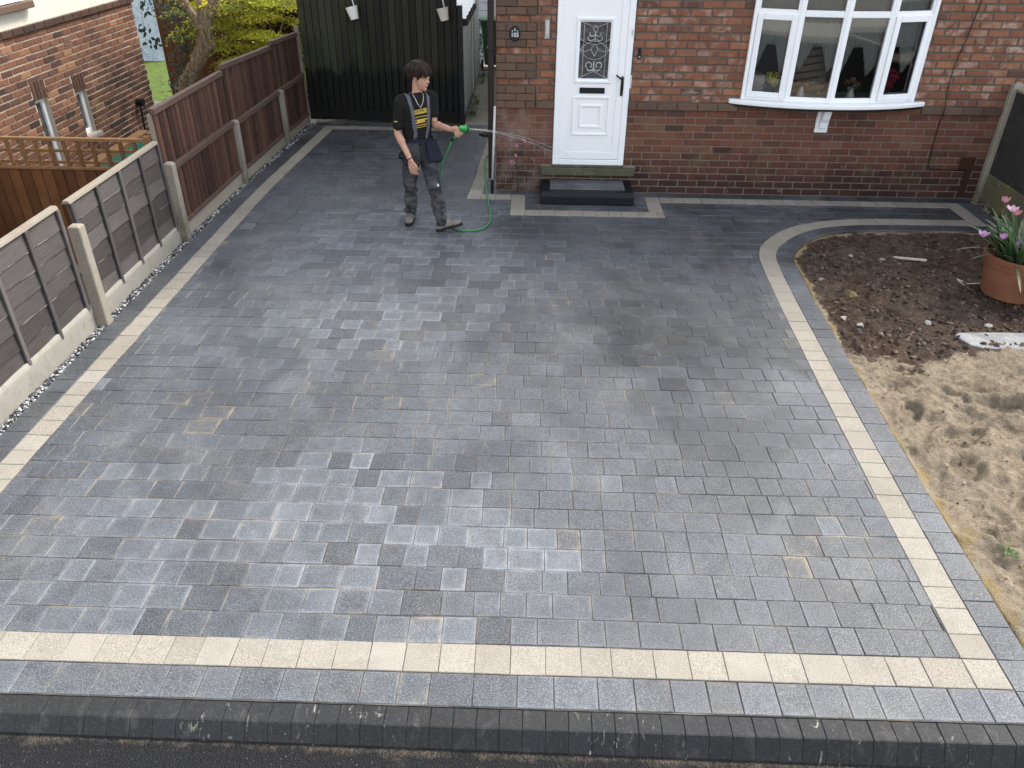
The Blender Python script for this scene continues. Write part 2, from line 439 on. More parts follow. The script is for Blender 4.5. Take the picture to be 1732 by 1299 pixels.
def mk_hair():
    n = NT('hair_dark')
    r, g, b, a, _ = n.pc()
    c = n.ramp(r, [(0, (0.007, 0.0045, 0.0035)), (1, (0.045, 0.028, 0.019))])
    MT['hair'] = n.out(c, 0.55, 0.25)
mk_hair()

def mk_soil():
    n = NT('garden_soil')
    r, g, b, a, _ = n.pc()     # r sand mask, g bedding-sand haunch mask, b fine debris
    s1 = n.noise(9, 6, 0.7)
    soil = n.ramp(s1, [(0.3, (0.030, 0.021, 0.0155)), (0.5, (0.076, 0.054, 0.040)), (0.75, (0.15, 0.11, 0.084))])
    soil = n.mix(n.mr(n.noise(75, 3, 0.7), 0.62, 0.74, 0, 0.7), soil, (0.17, 0.135, 0.105))
    soil = n.mix(n.mr(n.noise(2.4, 4, 0.6), 0.5, 0.72, 0, 0.5), soil, (0.095, 0.055, 0.036))
    soil = n.mix(n.mr(n.noise(1.3, 5, 0.65), 0.46, 0.66, 0, 0.55), soil, (0.13, 0.10, 0.078))
    sand = n.ramp(n.noise(19, 7, 0.78), [(0.28, (0.115, 0.09, 0.064)), (0.5, (0.262, 0.214, 0.152)), (0.75, (0.36, 0.305, 0.23))])
    sand = n.mix(n.mr(n.noise(3.2, 5, 0.7), 0.52, 0.70, 0, 0.8), sand, (0.085, 0.062, 0.043))
    m = n.math('ADD', r, n.mr(n.noise(7, 6, 0.7), 0.3, 0.7, -0.5, 0.5))
    c = n.mix(n.mr(m, 0.4, 0.6), soil, sand)
    ye = n.ramp(n.noise(6, 5, 0.7), [(0.3, (0.17, 0.125, 0.070)), (0.45, (0.30, 0.225, 0.115)), (0.55, (0.27, 0.225, 0.155)), (0.7, (0.36, 0.315, 0.24))])
    gm = n.math('ADD', g, n.mr(n.noise(14, 5, 0.7), 0.3, 0.7, -0.4, 0.3))
    c = n.mix(n.mr(gm, 0.4, 0.6), c, ye)
    MT['soil'] = n.out(c, 0.97, 0.1, n.bump(n.math('ADD', n.math('MULTIPLY', n.noise(28, 6, 0.75), 1.6), n.noise(120, 3)), 1.0, 0.018))
mk_soil()

def mk_attrcol(name, rough=0.8, spec=0.3, nsc=30, var=0.35, trans=0.0, bump=0.3):
    """colour straight from the per-piece attribute, with a little mottling"""
    n = NT(name)
    c = n.pc()[4]
    f = n.noise(nsc, 3)
    c = n.mix(n.mr(f, 0.3, 0.7, 0, var), c, n.mix(1.0, c, (0.45, 0.45, 0.45), 'MULTIPLY'))
    kw = {}
    MT[name] = n.out(c, rough, spec, n.bump(n.noise(nsc * 4, 3), bump, 0.003) if bump else None)
    if trans:
        o = [x for x in n.t.nodes if x.bl_idname == 'ShaderNodeOutputMaterial'][0]
        tr = n.new('ShaderNodeBsdfTranslucent', {0: c})
        mx = n.new('ShaderNodeMixShader', {0: trans, 1: n.b.outputs[0], 2: tr.outputs[0]})
        n.t.links.new(mx.outputs[0], o.inputs[0])
mk_attrcol('pebble', 0.65, 0.4, 60, 0.3)
mk_attrcol('leaf', 0.5, 0.35, 12, 0.3, 0.35, 0)
mk_attrcol('flower', 0.6, 0.2, 60, 0.15, 0.25, 0)
mk_attrcol('debris', 0.85, 0.2, 40, 0.3)

def mk_bark():
    n = NT('bark')
    v = n.scl((1, 1, 0.35))
    f = n.noise(26, 6, 0.7, v, 0.5)
    c = n.ramp(f, [(0.3, (0.075, 0.05, 0.033)), (0.48, (0.22, 0.16, 0.105)), (0.70, (0.42, 0.335, 0.24))])
    MT['bark'] = n.out(c, 0.95, 0.15, n.bump(f, 1.0, 0.03))
mk_bark()

def mk_asphalt():
    n = NT('asphalt')
    x, y, z = n.xyz()
    v = n.voro(120)
    c = n.mix(n.noise(160, 3, 0.7), (0.005, 0.005, 0.0053), (0.022, 0.022, 0.023))
    c = n.mix(n.mr(n.noise(90, 2), 0.64, 0.74, 0, 0.7), c, (0.10, 0.10, 0.10))
    # sand brushed off the drive, lying along the kerb foot
    edge = n.math('ADD', n.mr(y, -7.475, -7.41), n.mr(n.noise(7, 5, 0.7), 0.35, 0.7, -0.8, 0.2), True)
    c = n.mix(n.math('MULTIPLY', edge, n.mr(n.noise(60, 4, 0.7), 0.36, 0.6, 0.1, 0.75)), c, (0.19, 0.155, 0.11))
    c = n.mix(n.mr(n.noise(5.5, 5, 0.7), 0.68, 0.74, 0, 0.4), c, (0.22, 0.20, 0.17))
    MT['asphalt'] = n.out(c, 0.9, 0.18, n.bump(v, 0.8, 0.012))
mk_asphalt()

def mk_ground():
    n = NT('grass_ground')
    f = n.noise(9, 6, 0.7)
    c = n.ramp(f, [(0.3, (0.055, 0.085, 0.016)), (0.55, (0.10, 0.145, 0.027)), (0.75, (0.15, 0.18, 0.045))])
    MT['lawn'] = n.out(c, 0.9, 0.15, n.bump(n.noise(140, 4), 1.0, 0.02))
mk_ground()

def mk_marble():
    n = NT('pale_slab_face')
    f = n.noise(7, 5, 0.65, dist=1.2)
    c = n.ramp(f, [(0.3, (0.115, 0.125, 0.135)), (0.5, (0.19, 0.198, 0.20)), (0.7, (0.30, 0.30, 0.285))])
    c = n.mix(n.mr(n.noise(22, 4, 0.7), 0.6, 0.75, 0, 0.6), c, (0.40, 0.33, 0.22))
    MT['slab'] = n.out(c, 0.6, 0.35, n.bump(n.noise(50, 4), 0.3, 0.004))
mk_marble()

def mk_bluesheet():
    n = NT('shed_pale_blue')
    f = n.noise(9, 5, 0.65, dist=0.8)
    c = n.ramp(f, [(0.35, (0.36, 0.46, 0.66)), (0.65, (0.66, 0.73, 0.84))])
    MT['shed_blue'] = n.out(c, 0.5, 0.4)
mk_bluesheet()

def mk_water():
    n = NT('water')
    MT['water'] = n.out((0.92, 0.95, 0.97), 0.05, 0.5, None, 0.0, Transmission_Weight=0.35, IOR=1.33)
mk_water()

def mk_doorglass():
    n = NT('leaded_glass')
    f = n.noise(30, 3, 0.6, dist=0.4)
    c = n.ramp(f, [(0.35, (0.030, 0.030, 0.032)), (0.65, (0.095, 0.092, 0.092))])
    MT['doorglass'] = n.out(c, 0.12, 0.6, n.bump(n.noise(45, 3), 0.25, 0.004))
mk_doorglass()

# ------------------------------------------------------------------ mesh helper
class MB:
    def __init__(s):
        s.v, s.f, s.c = [], [], []
        s.col = (0.5, 0, 0, 0)

    def add(s, verts, faces, cols=None):
        k = len(s.v)
        s.v += [tuple(q) for q in verts]
        s.f += [tuple(i + k for i in f) for f in faces]
        s.c += list(cols) if cols else [s.col] * len(verts)
        return s

    def box(s, lo, hi, fm=None):
        x0, y0, z0 = lo
        x1, y1, z1 = hi
        vs = [(x0, y0, z0), (x1, y0, z0), (x1, y1, z0), (x0, y1, z0), (x0, y0, z1), (x1, y0, z1), (x1, y1, z1), (x0, y1, z1)]
        if fm:
            vs = [fm(*q) for q in vs]
        return s.add(vs, [(3, 2, 1, 0), (4, 5, 6, 7), (0, 1, 5, 4), (1, 2, 6, 5), (2, 3, 7, 6), (3, 0, 4, 7)])

    def prism(s, poly, z0, z1, fm=None):
        n = len(poly)
        vs = [(x, y, z0) for x, y in poly] + [(x, y, z1) for x, y in poly]
        if fm:
            vs = [fm(*q) for q in vs]
        fs = [tuple(range(n - 1, -1, -1)), tuple(range(n, 2 * n))]
        fs += [(i, (i + 1) % n, (i + 1) % n + n, i + n) for i in range(n)]
        return s.add(vs, fs)

    def tube(s, path, r, n=8, cap=True, cols=None):
        P = [Vector(q) for q in path]
        R = r if isinstance(r, (list, tuple)) else [r] * len(P)
        vs, fs, cs = [], [], []
        up = None
        for i, q in enumerate(P):
            t = (P[min(i + 1, len(P) - 1)] - P[max(i - 1, 0)]).normalized()
            if up is None:
                up = t.orthogonal().normalized()
            up = (up - t * up.dot(t))
            up = up.normalized() if up.length > 1e-6 else t.orthogonal().normalized()
            sd_ = t.cross(up)
            for k in range(n):
                an = 2 * math.pi * k / n
                vs.append(q + (up * math.cos(an) + sd_ * math.sin(an)) * R[i])
                cs.append(cols[i] if cols else s.col)
        for i in range(len(P) - 1):
            for k in range(n):
                a, b = i * n + k, i * n + (k + 1) % n
                fs.append((a, b, b + n, a + n))
        if cap:
            fs.append(tuple(range(n - 1, -1, -1)))
            fs.append(tuple((len(P) - 1) * n + k for k in range(n)))
        return s.add(vs, fs, cs)

    def lathe(s, prof, c=(0, 0, 0), n=24, fm=None, closed=False):
        vs, fs = [], []
        for r, z in prof:
            for k in range(n):
                an = 2 * math.pi * k / n
                q = Vector((r * math.cos(an), r * math.sin(an), z))
                if fm:
                    q = fm(q)
                vs.append(q + Vector(c))
        m = len(prof)
        for i in range(m - 1 + (1 if closed else 0)):
            j = (i + 1) % m
            for k in range(n):
                fs.append((i * n + k, i * n + (k + 1) % n, j * n + (k + 1) % n, j * n + k))
        if not closed:
            fs.append(tuple(range(n - 1, -1, -1)))
            fs.append(tuple((m - 1) * n + k for k in range(n)))
        return s.add(vs, fs)

    def ell(s, c, rx, ry, rz, M=None, nu=14, nv=9, cols=None):
        vs, fs = [], []
        c = Vector(c)
        for i in range(nv + 1):
            th = math.pi * i / nv
            for k in range(nu):
                an = 2 * math.pi * k / nu
                q = Vector((rx * math.sin(th) * math.cos(an), ry * math.sin(th) * math.sin(an), -rz * math.cos(th)))
                vs.append(c + (M @ q if M else q))
        for i in range(nv):
            for k in range(nu):
                a, b = i * nu + k, i * nu + (k + 1) % nu
                fs.append((a, b, b + nu, a + nu))
        return s.add(vs, fs)

    def build(s, name, mat, parent=None, smooth=False, bevel=0.0, loc=None, seg=1):
        me = bpy.data.meshes.new(name)
        me.from_pydata([tuple(q) for q in s.v], [], s.f)
        at = me.attributes.new('pc', 'FLOAT_COLOR', 'POINT')
        at.data.foreach_set('color', np.array([tuple(c) + (0,) * (4 - len(c)) for c in s.c], dtype=np.float32).ravel())
        if smooth:
            me.polygons.foreach_set('use_smooth', [True] * len(me.polygons))
        me.materials.append(MT[mat] if isinstance(mat, str) else mat)
        o = bpy.data.objects.new(name, me)
        COL.objects.link(o)
        if bevel:
            m = o.modifiers.new('bevel', 'BEVEL')
            m.width = bevel
            m.segments = seg
            m.limit_method = 'ANGLE'
            m.angle_limit = rad(40)
        if parent is not None:
            o.parent = parent
            o.location = -parent.matrix_basis.translation if parent.parent is None else Vector((0, 0, 0))
            if parent.parent is None and parent.type == 'MESH' and parent.matrix_basis.translation.length == 0:
                o.location = (0, 0, 0)
        return o


def tag(o, label=None, cat=None, group=None, kind=None):
    for k, v in (('label', label), ('category', cat), ('group', group), ('kind', kind)):
        if v:
            o[k] = v
    return o

def thing(name, loc, label, cat, group=None):
    o = bpy.data.objects.new(name, None)
    o.empty_display_size = 0.1
    COL.objects.link(o)
    o.location = loc
    return tag(o, label, cat, group)

def fbm(x, y, z=0.0, oct_=4, f=1.0, g=0.5):
    v, a = 0.0, 1.0
    for i in range(oct_):
        v += a * noise.noise((x * f, y * f, z * f + 7.3 * i))
        f *= 2.03
        a *= g
    return v

def pix(P):
    d = Vector(P) - CAM
    z = d.dot(_f)
    if z < 0.1:
        return (-9e3, -9e3, 1)
    return (866 + FPX * d.dot(_r2) / z, 649.5 - FPX * d.dot(_u2) / z, z)

def seen(P, m=40):
    x, y, z = pix(P)
    return -m < x < 1732 + m and -m < y < 1299 + m

# ---- chamfered pieces (pavers, bricks): convex polygon in (u, v), thickness along w
def offset_poly(poly, d):
    n = len(poly)
    out = []
    for i in range(n):
        p0, p1, p2 = Vector(poly[i - 1]), Vector(poly[i]), Vector(poly[(i + 1) % n])
        e1, e2 = (p1 - p0), (p2 - p1)
        if e1.length < 1e-6 or e2.length < 1e-6:
            return None
        e1.normalize(); e2.normalize()
        n1, n2 = Vector((-e1.y, e1.x)), Vector((-e2.y, e2.x))
        b = n1 + n2
        if b.length < 0.15:
            return None
        b.normalize()
        out.append(tuple(p1 + b * (d / max(0.35, b.dot(n1)))))
    return out

def area(poly):
    return 0.5 * sum(poly[i - 1][0] * poly[i][1] - poly[i][0] * poly[i - 1][1] for i in range(len(poly)))

def clean(poly, eps=0.004):
    out = []
    for q in poly:
        if not out or math.dist(q, out[-1]) > eps:
            out.append(q)
    if len(out) > 1 and math.dist(out[0], out[-1]) < eps:
        out.pop()
    return out

def clip(poly, p, d):
    """keep the part of poly to the left of the line through p along d"""
    out = []
    side = lambda q: d[0] * (q[1] - p[1]) - d[1] * (q[0] - p[0])
    for i in range(len(poly)):
        a, b = poly[i - 1], poly[i]
        sa, sb = side(a), side(b)
        if (sa > 0) != (sb > 0):
            t = sa / (sa - sb)
            out.append((a[0] + (b[0] - a[0]) * t, a[1] + (b[1] - a[1]) * t))
        if sb > 0:
            out.append(b)
    return out

def minus_rect(polys, x0, y0, x1, y1):
    res = []
    for P in polys:
        rem = P
        for p, d in (((x0, y0), (1, 0)), ((x1, y0), (0, 1)), ((x1, y1), (-1, 0)), ((x0, y1), (0, -1))):
            outp = clip(rem, p, (-d[0], -d[1])) if rem else []
            if len(outp) > 2 and abs(area(outp)) > 4e-4:
                res.append(outp)
            rem = clip(rem, p, d) if rem else []
    return res

def piece(poly, w0, w1, bev, ring, fm, col, jit=0.0):
    """(verts, faces, cols): sides, chamfer, an inner ring whose green channel fades from the rim, top"""
    poly = clean(poly)
    if len(poly) < 3 or area(poly) < 3e-4:
        return None
    if jit:
        poly = [(x + random.uniform(-jit, jit), y + random.uniform(-jit, jit)) for x, y in poly]
    n = len(poly)
    tops = offset_poly(poly, bev)
    if tops is None or area(tops) < 1e-4:
        return None
    xs = [q[0] for q in poly]; ys = [q[1] for q in poly]
    rg = offset_poly(poly, ring) if min(max(xs) - min(xs), max(ys) - min(ys)) > ring * 2.6 else None
    if rg is not None and (area(rg) < 0.2 * area(poly)):
        rg = None
    layers = [(poly, w0, 1), (poly, w1 - bev, 1), (tops, w1, 0.8)]
    if rg:
        layers.append((rg, w1, 0.0))
    vs, cs, fs = [], [], []
    r, b, a = col
    for L, w_, g in layers:
        for x, y in L:
            vs.append(fm(x, y, w_))
            cs.append((r, g, b, a))
    for k in range(len(layers) - 1):
        for i in range(n):
            j = (i + 1) % n
            fs.append((k * n + i, k * n + j, (k + 1) * n + j, (k + 1) * n + i))
    fs.append(tuple((len(layers) - 1) * n + i for i in range(n)))
    return vs, fs, cs

def emit(pieces, parent, name, mat, stuff_name=None, limit=300):
    """pieces: (verts, faces, cols); the `limit` that show largest become objects of their own, the rest one joined part"""
    pieces = [p for p in pieces if p]
    def size(p):
        q = [pix(v) for v in p[0]]
        ok = any(-5 < x < 1737 and -5 < y < 1304 for x, y, z in q)
        xs = [x for x, y, z in q]; ys = [y for x, y, z in q]
        return ((max(xs) - min(xs)) * (max(ys) - min(ys))) if ok else 0
    pieces.sort(key=size, reverse=True)
    solo = pieces if (stuff_name is None) else [p for p in pieces[:limit] if size(p) > 0]
    rest = pieces[len(solo):]
    for v, f, c in solo:
        m = MB(); m.add(v, f, c)
        m.build(name, mat, parent)
    if rest:
        m = MB()
        for v, f, c in rest:
            m.add(v, f, c)
        tag(m.build(stuff_name, mat, parent), kind='stuff')

# ================================================================== SETTING
G = MB()
G.add([(-150, -150, -0.32), (150, -150, -0.32), (150, 150, -0.32), (-150, 150, -0.32)], [(0, 1, 2, 3)])
tag(G.build('ground', 'mortar_dark'), 'bare ground around the plots', kind='structure')
G = MB()
G.add([(-14, 5.6, -0.312), (-3.3, 5.6, -0.312), (-3.3, 18, -0.312), (-14, 18, -0.312)], [(0, 1, 2, 3)])
tag(G.build('lawn', 'lawn'), 'short green lawn of the plot next door', kind='structure')

def kerb_z(x):          # road level: falls a little to the right
    return -0.075 - 0.011 * (x + 2.2)

R = MB()
N = 60
vs, fs = [], []
for i in range(N + 1):
    x = -30 + 60 * i / N
    zz = -0.075 - 0.011 * (max(-3.4, min(3.4, x)) + 2.2)
    vs += [(x, -7.40, zz), (x, -13.4, zz - 0.03)]
for i in range(N):
    fs.append((2 * i, 2 * i + 1, 2 * i + 3, 2 * i + 2))
R.add(vs, fs)
tag(R.build('road', 'asphalt'), 'dark fresh tarmac road along the kerb blocks', kind='structure')

P_ = MB()
P_.box((-60, -16.0, -0.30), (60, -13.4, -0.02))
tag(P_.build('pavement', 'concrete_path'), 'concrete pavement across the road', kind='structure')

# ---- outlines of the drive -------------------------------------------------
S = 0.1707                    # course depth of the paving
Y0 = -6.902                   # first field course starts here
def catmull(P, n=8):
    out = []
    for i in range(len(P) - 1):
        p0, p1, p2, p3 = (Vector(P[max(0, i - 1)]), Vector(P[i]), Vector(P[i + 1]), Vector(P[min(len(P) - 1, i + 2)]))
        for k in range(n):
            t = k / n
            out.append(0.5 * ((2 * p1) + (-p0 + p2) * t + (2 * p0 - 5 * p1 + 4 * p2 - p3) * t * t + (-p0 + 3 * p1 - 3 * p2 + p3) * t ** 3))
    out.append(Vector(P[-1]))
    return out
BED = catmull([(2.612, -6.902), (2.622, -6.2), (2.655, -4.92), (2.705, -3.465), (2.735, -2.745), (2.765, -2.25), (2.80, -1.90), (2.895, -1.63), (3.06, -1.38), (3.31, -1.115), (3.65, -0.915), (4.01, -0.815), (4.30, -0.782), (4.86, -0.765), (5.43, -0.765)])
LEFT = catmull([(-2.978, -7.255), (-2.976, -5.3), (-2.970, -2.0), (-2.950, -0.14), (-2.88, 1.3), (-2.80, 2.72)])

def arc_pts(P):
    L = [0.0]
    for i in range(1, len(P)):
        L.append(L[-1] + (P[i] - P[i - 1]).length)
    return L
def at_len(P, L, s):
    s = max(0, min(L[-1], s))
    i = max(1, next((k for k in range(1, len(L)) if L[k] >= s), len(L) - 1))
    t = (s - L[i - 1]) / max(1e-9, L[i] - L[i - 1])
    p = P[i - 1].lerp(P[i], t)
    a, b = P[max(0, i - 2)], P[min(len(P) - 1, i + 1)]
    d = (b - a).normalized()
    return p, Vector((d.y, -d.x))      # point and right-hand normal

GND = lambda x, y, z: (x, y, z)
def tilt(z0=0.0):
    dz, tx, ty = random.uniform(-0.0016, 0.0016) + z0, random.uniform(-0.008, 0.008), random.uniform(-0.008, 0.008)
    def mk(cx, cy):
        return lambda x, y, z: (x, y, z + dz + (x - cx) * tx + (y - cy) * ty)
    return mk

def hz_field(x, y):
    """how hazed the pavers round here are with bloom, in places painted wet sheen too"""
    v = 0.5 * max(0, fbm(x * 0.9 + 3, y * 0.9, 2.0, 3) + 0.05)
    for cx, cy, r_, a_ in ((-0.85, -3.35, 0.6, 1.0), (-0.55, -3.6, 0.45, .9), (-1.4, -3.9, 0.6, 0.6), (-0.5, -5.95, 0.6, 0.9), (-0.7, -5.6, .5, .6), (0.1, -6.2, 0.4, 0.5), (0.65, -6.2, 0.3, 0.6), (-0.4, -6.6, 0.9, 0.9), (-1.9, -6.4, 0.9, 0.75), (-0.7, -1.45, 0.8, 0.5), (0.2, -2.6, 0.7, 0.45), (-1.5, -1.2, 0.6, 0.5), (0.9, -6.8, 1.2, 0.5), (-1.9, -2.6, .8, .5), (-1.3, -1.6, 1.0, .8), (-0.3, -1.9, 0.9, .8)):  # last two clusters: bloom plus wet sheen painted into the colour
        d = math.hypot(x - cx, (y - cy))
        v += a_ * max(0, 1 - d / (r_ * 1.5))
    return 0.72 * min(1.2, v)

def paver_col(x, y, dark=0.0):
    h = hz_field(x, y)
    r_ = 0.42 + 0.42 * fbm(x * 0.7, y * 0.7 + 9, 0, 2) + random.gauss(0, 0.12) - dark
    hz = max(h, 0.6) if random.random() < 0.006 + 0.09 * h else h if random.random() < 0.35 + 0.5 * h else 0.15 * random.random()
    hz = max(0, min(1, hz * random.uniform(0.5, 1.2)))
    r_ += 0.22 * hz
    if random.random() < 0.05:
        r_ -= 0.35
    st = 0.0
    if random.random() < 0.03:
        st = random.uniform(0.3, 1.0)
    return (max(0, min(1, r_)), hz, st)

def stone_run(P, w_in, w_out, s0, s1, widths, mk, zoff=0.003, col=None, gap=0.0018):
    """stones along polyline P between right-hand offsets w_in..w_out"""
    L = arc_pts(P)
    s = s0
    out = []
    while s < s1 - 0.03:
        wd = random.choice(widths)
        e = min(s1, s + wd)
        if s1 - e < 0.05:
            e = s1
        a, na = at_len(P, L, s + gap)
        b, nb = at_len(P, L, e - gap)
        g = gap
        q = [a + na * (w_in + g), a + na * (w_out - g), b + nb * (w_out - g), b + nb * (w_in + g)]
        poly = [tuple(v) for v in q]
        if area(poly) < 0:
            poly = poly[::-1]
        c = sum((Vector(v) for v in poly), Vector((0, 0))) / 4
        out.append(piece(poly, -0.05, 0.0, 0.003, 0.03, tilt(zoff)(c.x, c.y), col(c.x, c.y), 0.0012))
        s = e
    return out

def rect_run(x0, y0, x1, y1, along, widths, col, zoff=0.003, gap=0.0018):
    a, b = ((x0, (y0 + y1) / 2), (x1, (y0 + y1) / 2)) if along == 'x' else (((x0 + x1) / 2, y0), ((x0 + x1) / 2, y1))
    hw = (y1 - y0) / 2 if along == 'x' else (x1 - x0) / 2
    P = [Vector(a), Vector(b)]
    return stone_run(P, -hw, hw, 0, (P[1] - P[0]).length, widths, None, zoff, col, gap)

WD = (0.208, 0.173, 0.138)
CW = (0.173, 0.208, 0.173, 0.150)
cream_col = lambda x, y: (max(0, min(1, random.gauss(0.5, 0.2))), 0, 0)
dark_col = lambda x, y: (max(0, min(1, random.gauss(0.40, 0.13))), 0.35 * random.random() ** 2, 0)
front_col = lambda x, y: (max(0, min(1, random.gauss(0.50, 0.14))), 0.4 * random.random(), 0.3 if random.random() < 0.1 else 0)

cream, edge, field, kerb = [], [], [], []
LB = arc_pts(BED); LL = arc_pts(LEFT)
# right-hand bed: cream course then a dark edge course following the curve
cream += stone_run(BED, 0.0, 0.173, 0, LB[-1], CW, None, 0.003, cream_col, 0.0012)
edge += stone_run(BED, 0.175, 0.345, -0.0, LB[-1] + 0.0, CW, None, 0.001, dark_col)
edge += rect_run(2.787, -7.257, 2.957, -6.902, 'y', CW, dark_col, 0.001)
# left border
cream += stone_run(LEFT, 0.0, 0.166, 0.02, LL[-1], CW, None, 0.003, cream_col)
edge += stone_run(LEFT, -0.176, -0.002, 0.02, LL[-1] + 0.0, CW, None, 0.001, lambda x, y: (max(0, min(1, random.gauss(0.22, 0.1))), 0.1 * random.random(), 0))
edge += rect_run(-2.97, 2.895, -0.20, 3.10, 'x', CW, dark_col, 0.001)
cream += rect_run(-2.80, 2.722, -0.20, 2.893, 'x', CW, cream_col)
# front courses
cream += rect_run(-2.81, -7.074, 2.785, Y0 - 0.001, 'x', CW, cream_col, 0.003, 0.0012)
edge += rect_run(-2.81, -7.254, 2.785, -7.076, 'x', CW, front_col, 0.001)
# by the house: alley strip, step frame, wall strip
ALLEY = [Vector((-0.343, -0.342)), Vector((-0.298, 0.40)), Vector((-0.262, 1.54)), Vector((-0.215, 2.72))]
cream += stone_run(ALLEY, 0.0, 0.17, 0.0, arc_pts(ALLEY)[-1], CW, None, 0.003, cream_col)
cream += rect_run(-0.170, -0.342, 0.195, -0.172, 'x', CW, cream_col)
cream += rect_run(0.197, -0.69, 0.368, -0.172, 'y', CW, cream_col)
cream += rect_run(0.197, -0.863, 1.985, -0.692, 'x', CW, cream_col)
cream += rect_run(1.815, -0.69, 1.985, -0.182, 'y', CW, cream_col)
cream += rect_run(1.987, -0.354, 5.432, -0.182, 'x', CW, cream_col)
cream += rect_run(5.434, -0.938, 5.606, -0.182, 'y', CW, cream_col)
edge += rect_run(0.0, -0.170, 0.368, -0.012, 'x', CW, dark_col, 0.001)
edge += rect_run(-0.165, -0.170, 0.0, 2.72, 'y', CW, dark_col, 0.001)
edge += rect_run(0.370, -0.690, 0.540, -0.012, 'y', CW, dark_col, 0.001)
edge += rect_run(0.542, -0.690, 1.658, -0.502, 'x', CW, dark_col, 0.001)
edge += rect_run(1.66, -0.690, 1.813, -0.012, 'y', CW, dark_col, 0.001)
edge += rect_run(1.815, -0.180, 5.86, -0.012, 'x', CW, dark_col, 0.001)
edge += rect_run(5.608, -1.115, 5.85, -0.182, 'y', CW, dark_col, 0.001)
edge += rect_run(5.434, -1.115, 5.606, -0.940, 'x', CW, dark_col, 0.001)

# field courses
def bed_clip(poly):
    c = sum((Vector(q) for q in poly), Vector((0, 0))) / len(poly)
    if c.x < 2.3:
        return poly
    best = min(range(1, len(BED)), key=lambda i: ((BED[i - 1] + BED[i]) / 2 - c).length)
    a, b = BED[best - 1], BED[best]
    return clip(poly, tuple(a), tuple((b - a).normalized()))
def xleft(y):
    i = min(range(1, len(LEFT)), key=lambda k: abs((LEFT[k - 1].y + LEFT[k].y) / 2 - y))
    a, b = LEFT[i - 1], LEFT[i]
    t = (y - a.y) / (b.y - a.y)
    return a.x + (b.x - a.x) * t + 0.168
def xalley(y):
    for a, b in zip(ALLEY, ALLEY[1:]):
        if y <= b.y:
            return a.x + (b.x - a.x) * (y - a.y) / (b.y - a.y)
    return ALLEY[-1].x

k = 0
while True:
    y = Y0 + S * k
    if y > 2.72:
        break
    y1 = min(y + S, 2.722)
    xr = 5.432 if y > -0.95 else 4.2 if y > -1.9 else 2.9
    x = -2.9 + random.uniform(-0.2, 0)
    g = 0.0017
    while x < xr:
        wd = random.choice(WD)
        # long waver of the course lines
        wv = lambda xx: 0.004 * math.sin(xx * 1.3 + k * 0.7) + 0.003 * math.sin(xx * 3.1 + k)
        poly = [(x + g, y + g + wv(x)), (x + wd - g, y + g + wv(x + wd)), (x + wd - g, y1 - g + wv(x + wd)), (x + g, y1 - g + wv(x))]
        x += wd
        poly = clip(poly, (xleft(y), y), (xleft(y1) - xleft(y), -(y1 - y))) if False else clip(poly, (xleft(y1), y1), (xleft(y) - xleft(y1), y - y1))
        if len(poly) < 3:
            continue
        if y < -0.7 and poly[0][0] > 2.2:
            poly = bed_clip(poly)
        if len(poly) < 3 or abs(area(poly)) < 4e-4:
            continue
        polys = [poly]
        if y1 > -0.95:
            polys = minus_rect(polys, 0.194, -0.866, 1.988, 3.0)
            polys = minus_rect(polys, 1.9, -0.357, 9.0, 3.0)
            polys = minus_rect(polys, 5.43, -2.0, 9.0, 3.0)
            polys = minus_rect(polys, -0.343 if y < -0.35 else -5, -0.345, 9, 3.0) if y < -0.35 else [q for q in (clip(pp, (xalley(y), y), (xalley(y1) - xalley(y), y1 - y)) for pp in polys) if len(q) > 2]
        for pp in polys:
            if abs(area(pp)) < 6e-4:
                continue
            c = sum((Vector(q) for q in pp), Vector((0, 0))) / len(pp)
            if c.y > -0.345 and c.x > -0.2:
                continue
            field.append(piece(pp, -0.05, 0.0, 0.003, 0.028, tilt()(c.x, c.y), paver_col(c.x, c.y), 0.001))
    k += 1

# joint sand bed: one solid slab under all the stones, outline along the planting bed
SOIL_EDGE = [p + n_ * 0.345 for p, n_ in (at_len(BED, LB, LB[-1] * i / 70) for i in range(71))]
outline = [(-3.150, -7.255), (2.957, -7.255), (2.957, -6.9)] + [tuple(q) for q in SOIL_EDGE[1:]] + [(5.606, -1.115), (5.85, -1.115), (5.85, 0.1), (0.05, 0.1), (0.05, 3.3), (-3.02, 3.3), (-2.985, 2.72), (-3.055, 1.3), (-3.126, -0.14), (-3.148, -2.0)]
D = MB()
D.prism(outline, -0.33, -0.0045)
drive = D.build('driveway', 'joint')
tag(drive, 'charcoal block paved driveway with cream border', kind='structure')
emit(field, drive, 'paver', 'paver', 'pavers')
emit(edge, drive, 'edge_paver', 'paver', 'edge_pavers')
emit(cream, drive, 'cream_paver', 'cream', 'cream_pavers')

# kerb blocks with a splayed front face
x = -3.12
kp = []
while x < 3.2:
    wd = 0.105
    r_ = random.random()
    g = 0.0008
    zt = -0.004 + random.uniform(-0.0015, 0.0015)
    zb = kerb_z(x) - 0.06
    ys = [-7.258, -7.262, -7.353, -7.360, -7.412, -7.416]
    zs = [zb, zt, zt, zt - 0.003, kerb_z(x) + 0.015, zb]
    vs, cs = [], []
    for xx in (x + g, x + g + 0.003, x + wd - g - 0.003, x + wd - g):
        e = 0.003 if xx in (x + g, x + wd - g) else 0.0
        for yy, zz in zip(ys, zs):
            vs.append((xx, yy, zz - e))
            cs.append((r_, 1.0 if e else 0.0, 0, 0))
    fs = []
    for i in range(3):
        for j in range(5):
            a = i * 6 + j
            fs.append((a, a + 1, a + 7, a + 6))
    fs += [tuple(range(5, -1, -1)), tuple(range(18, 24))]
    fs = [f[::-1] for f in fs]
    kp.append((vs, fs, cs))
    x += wd
KB = MB()
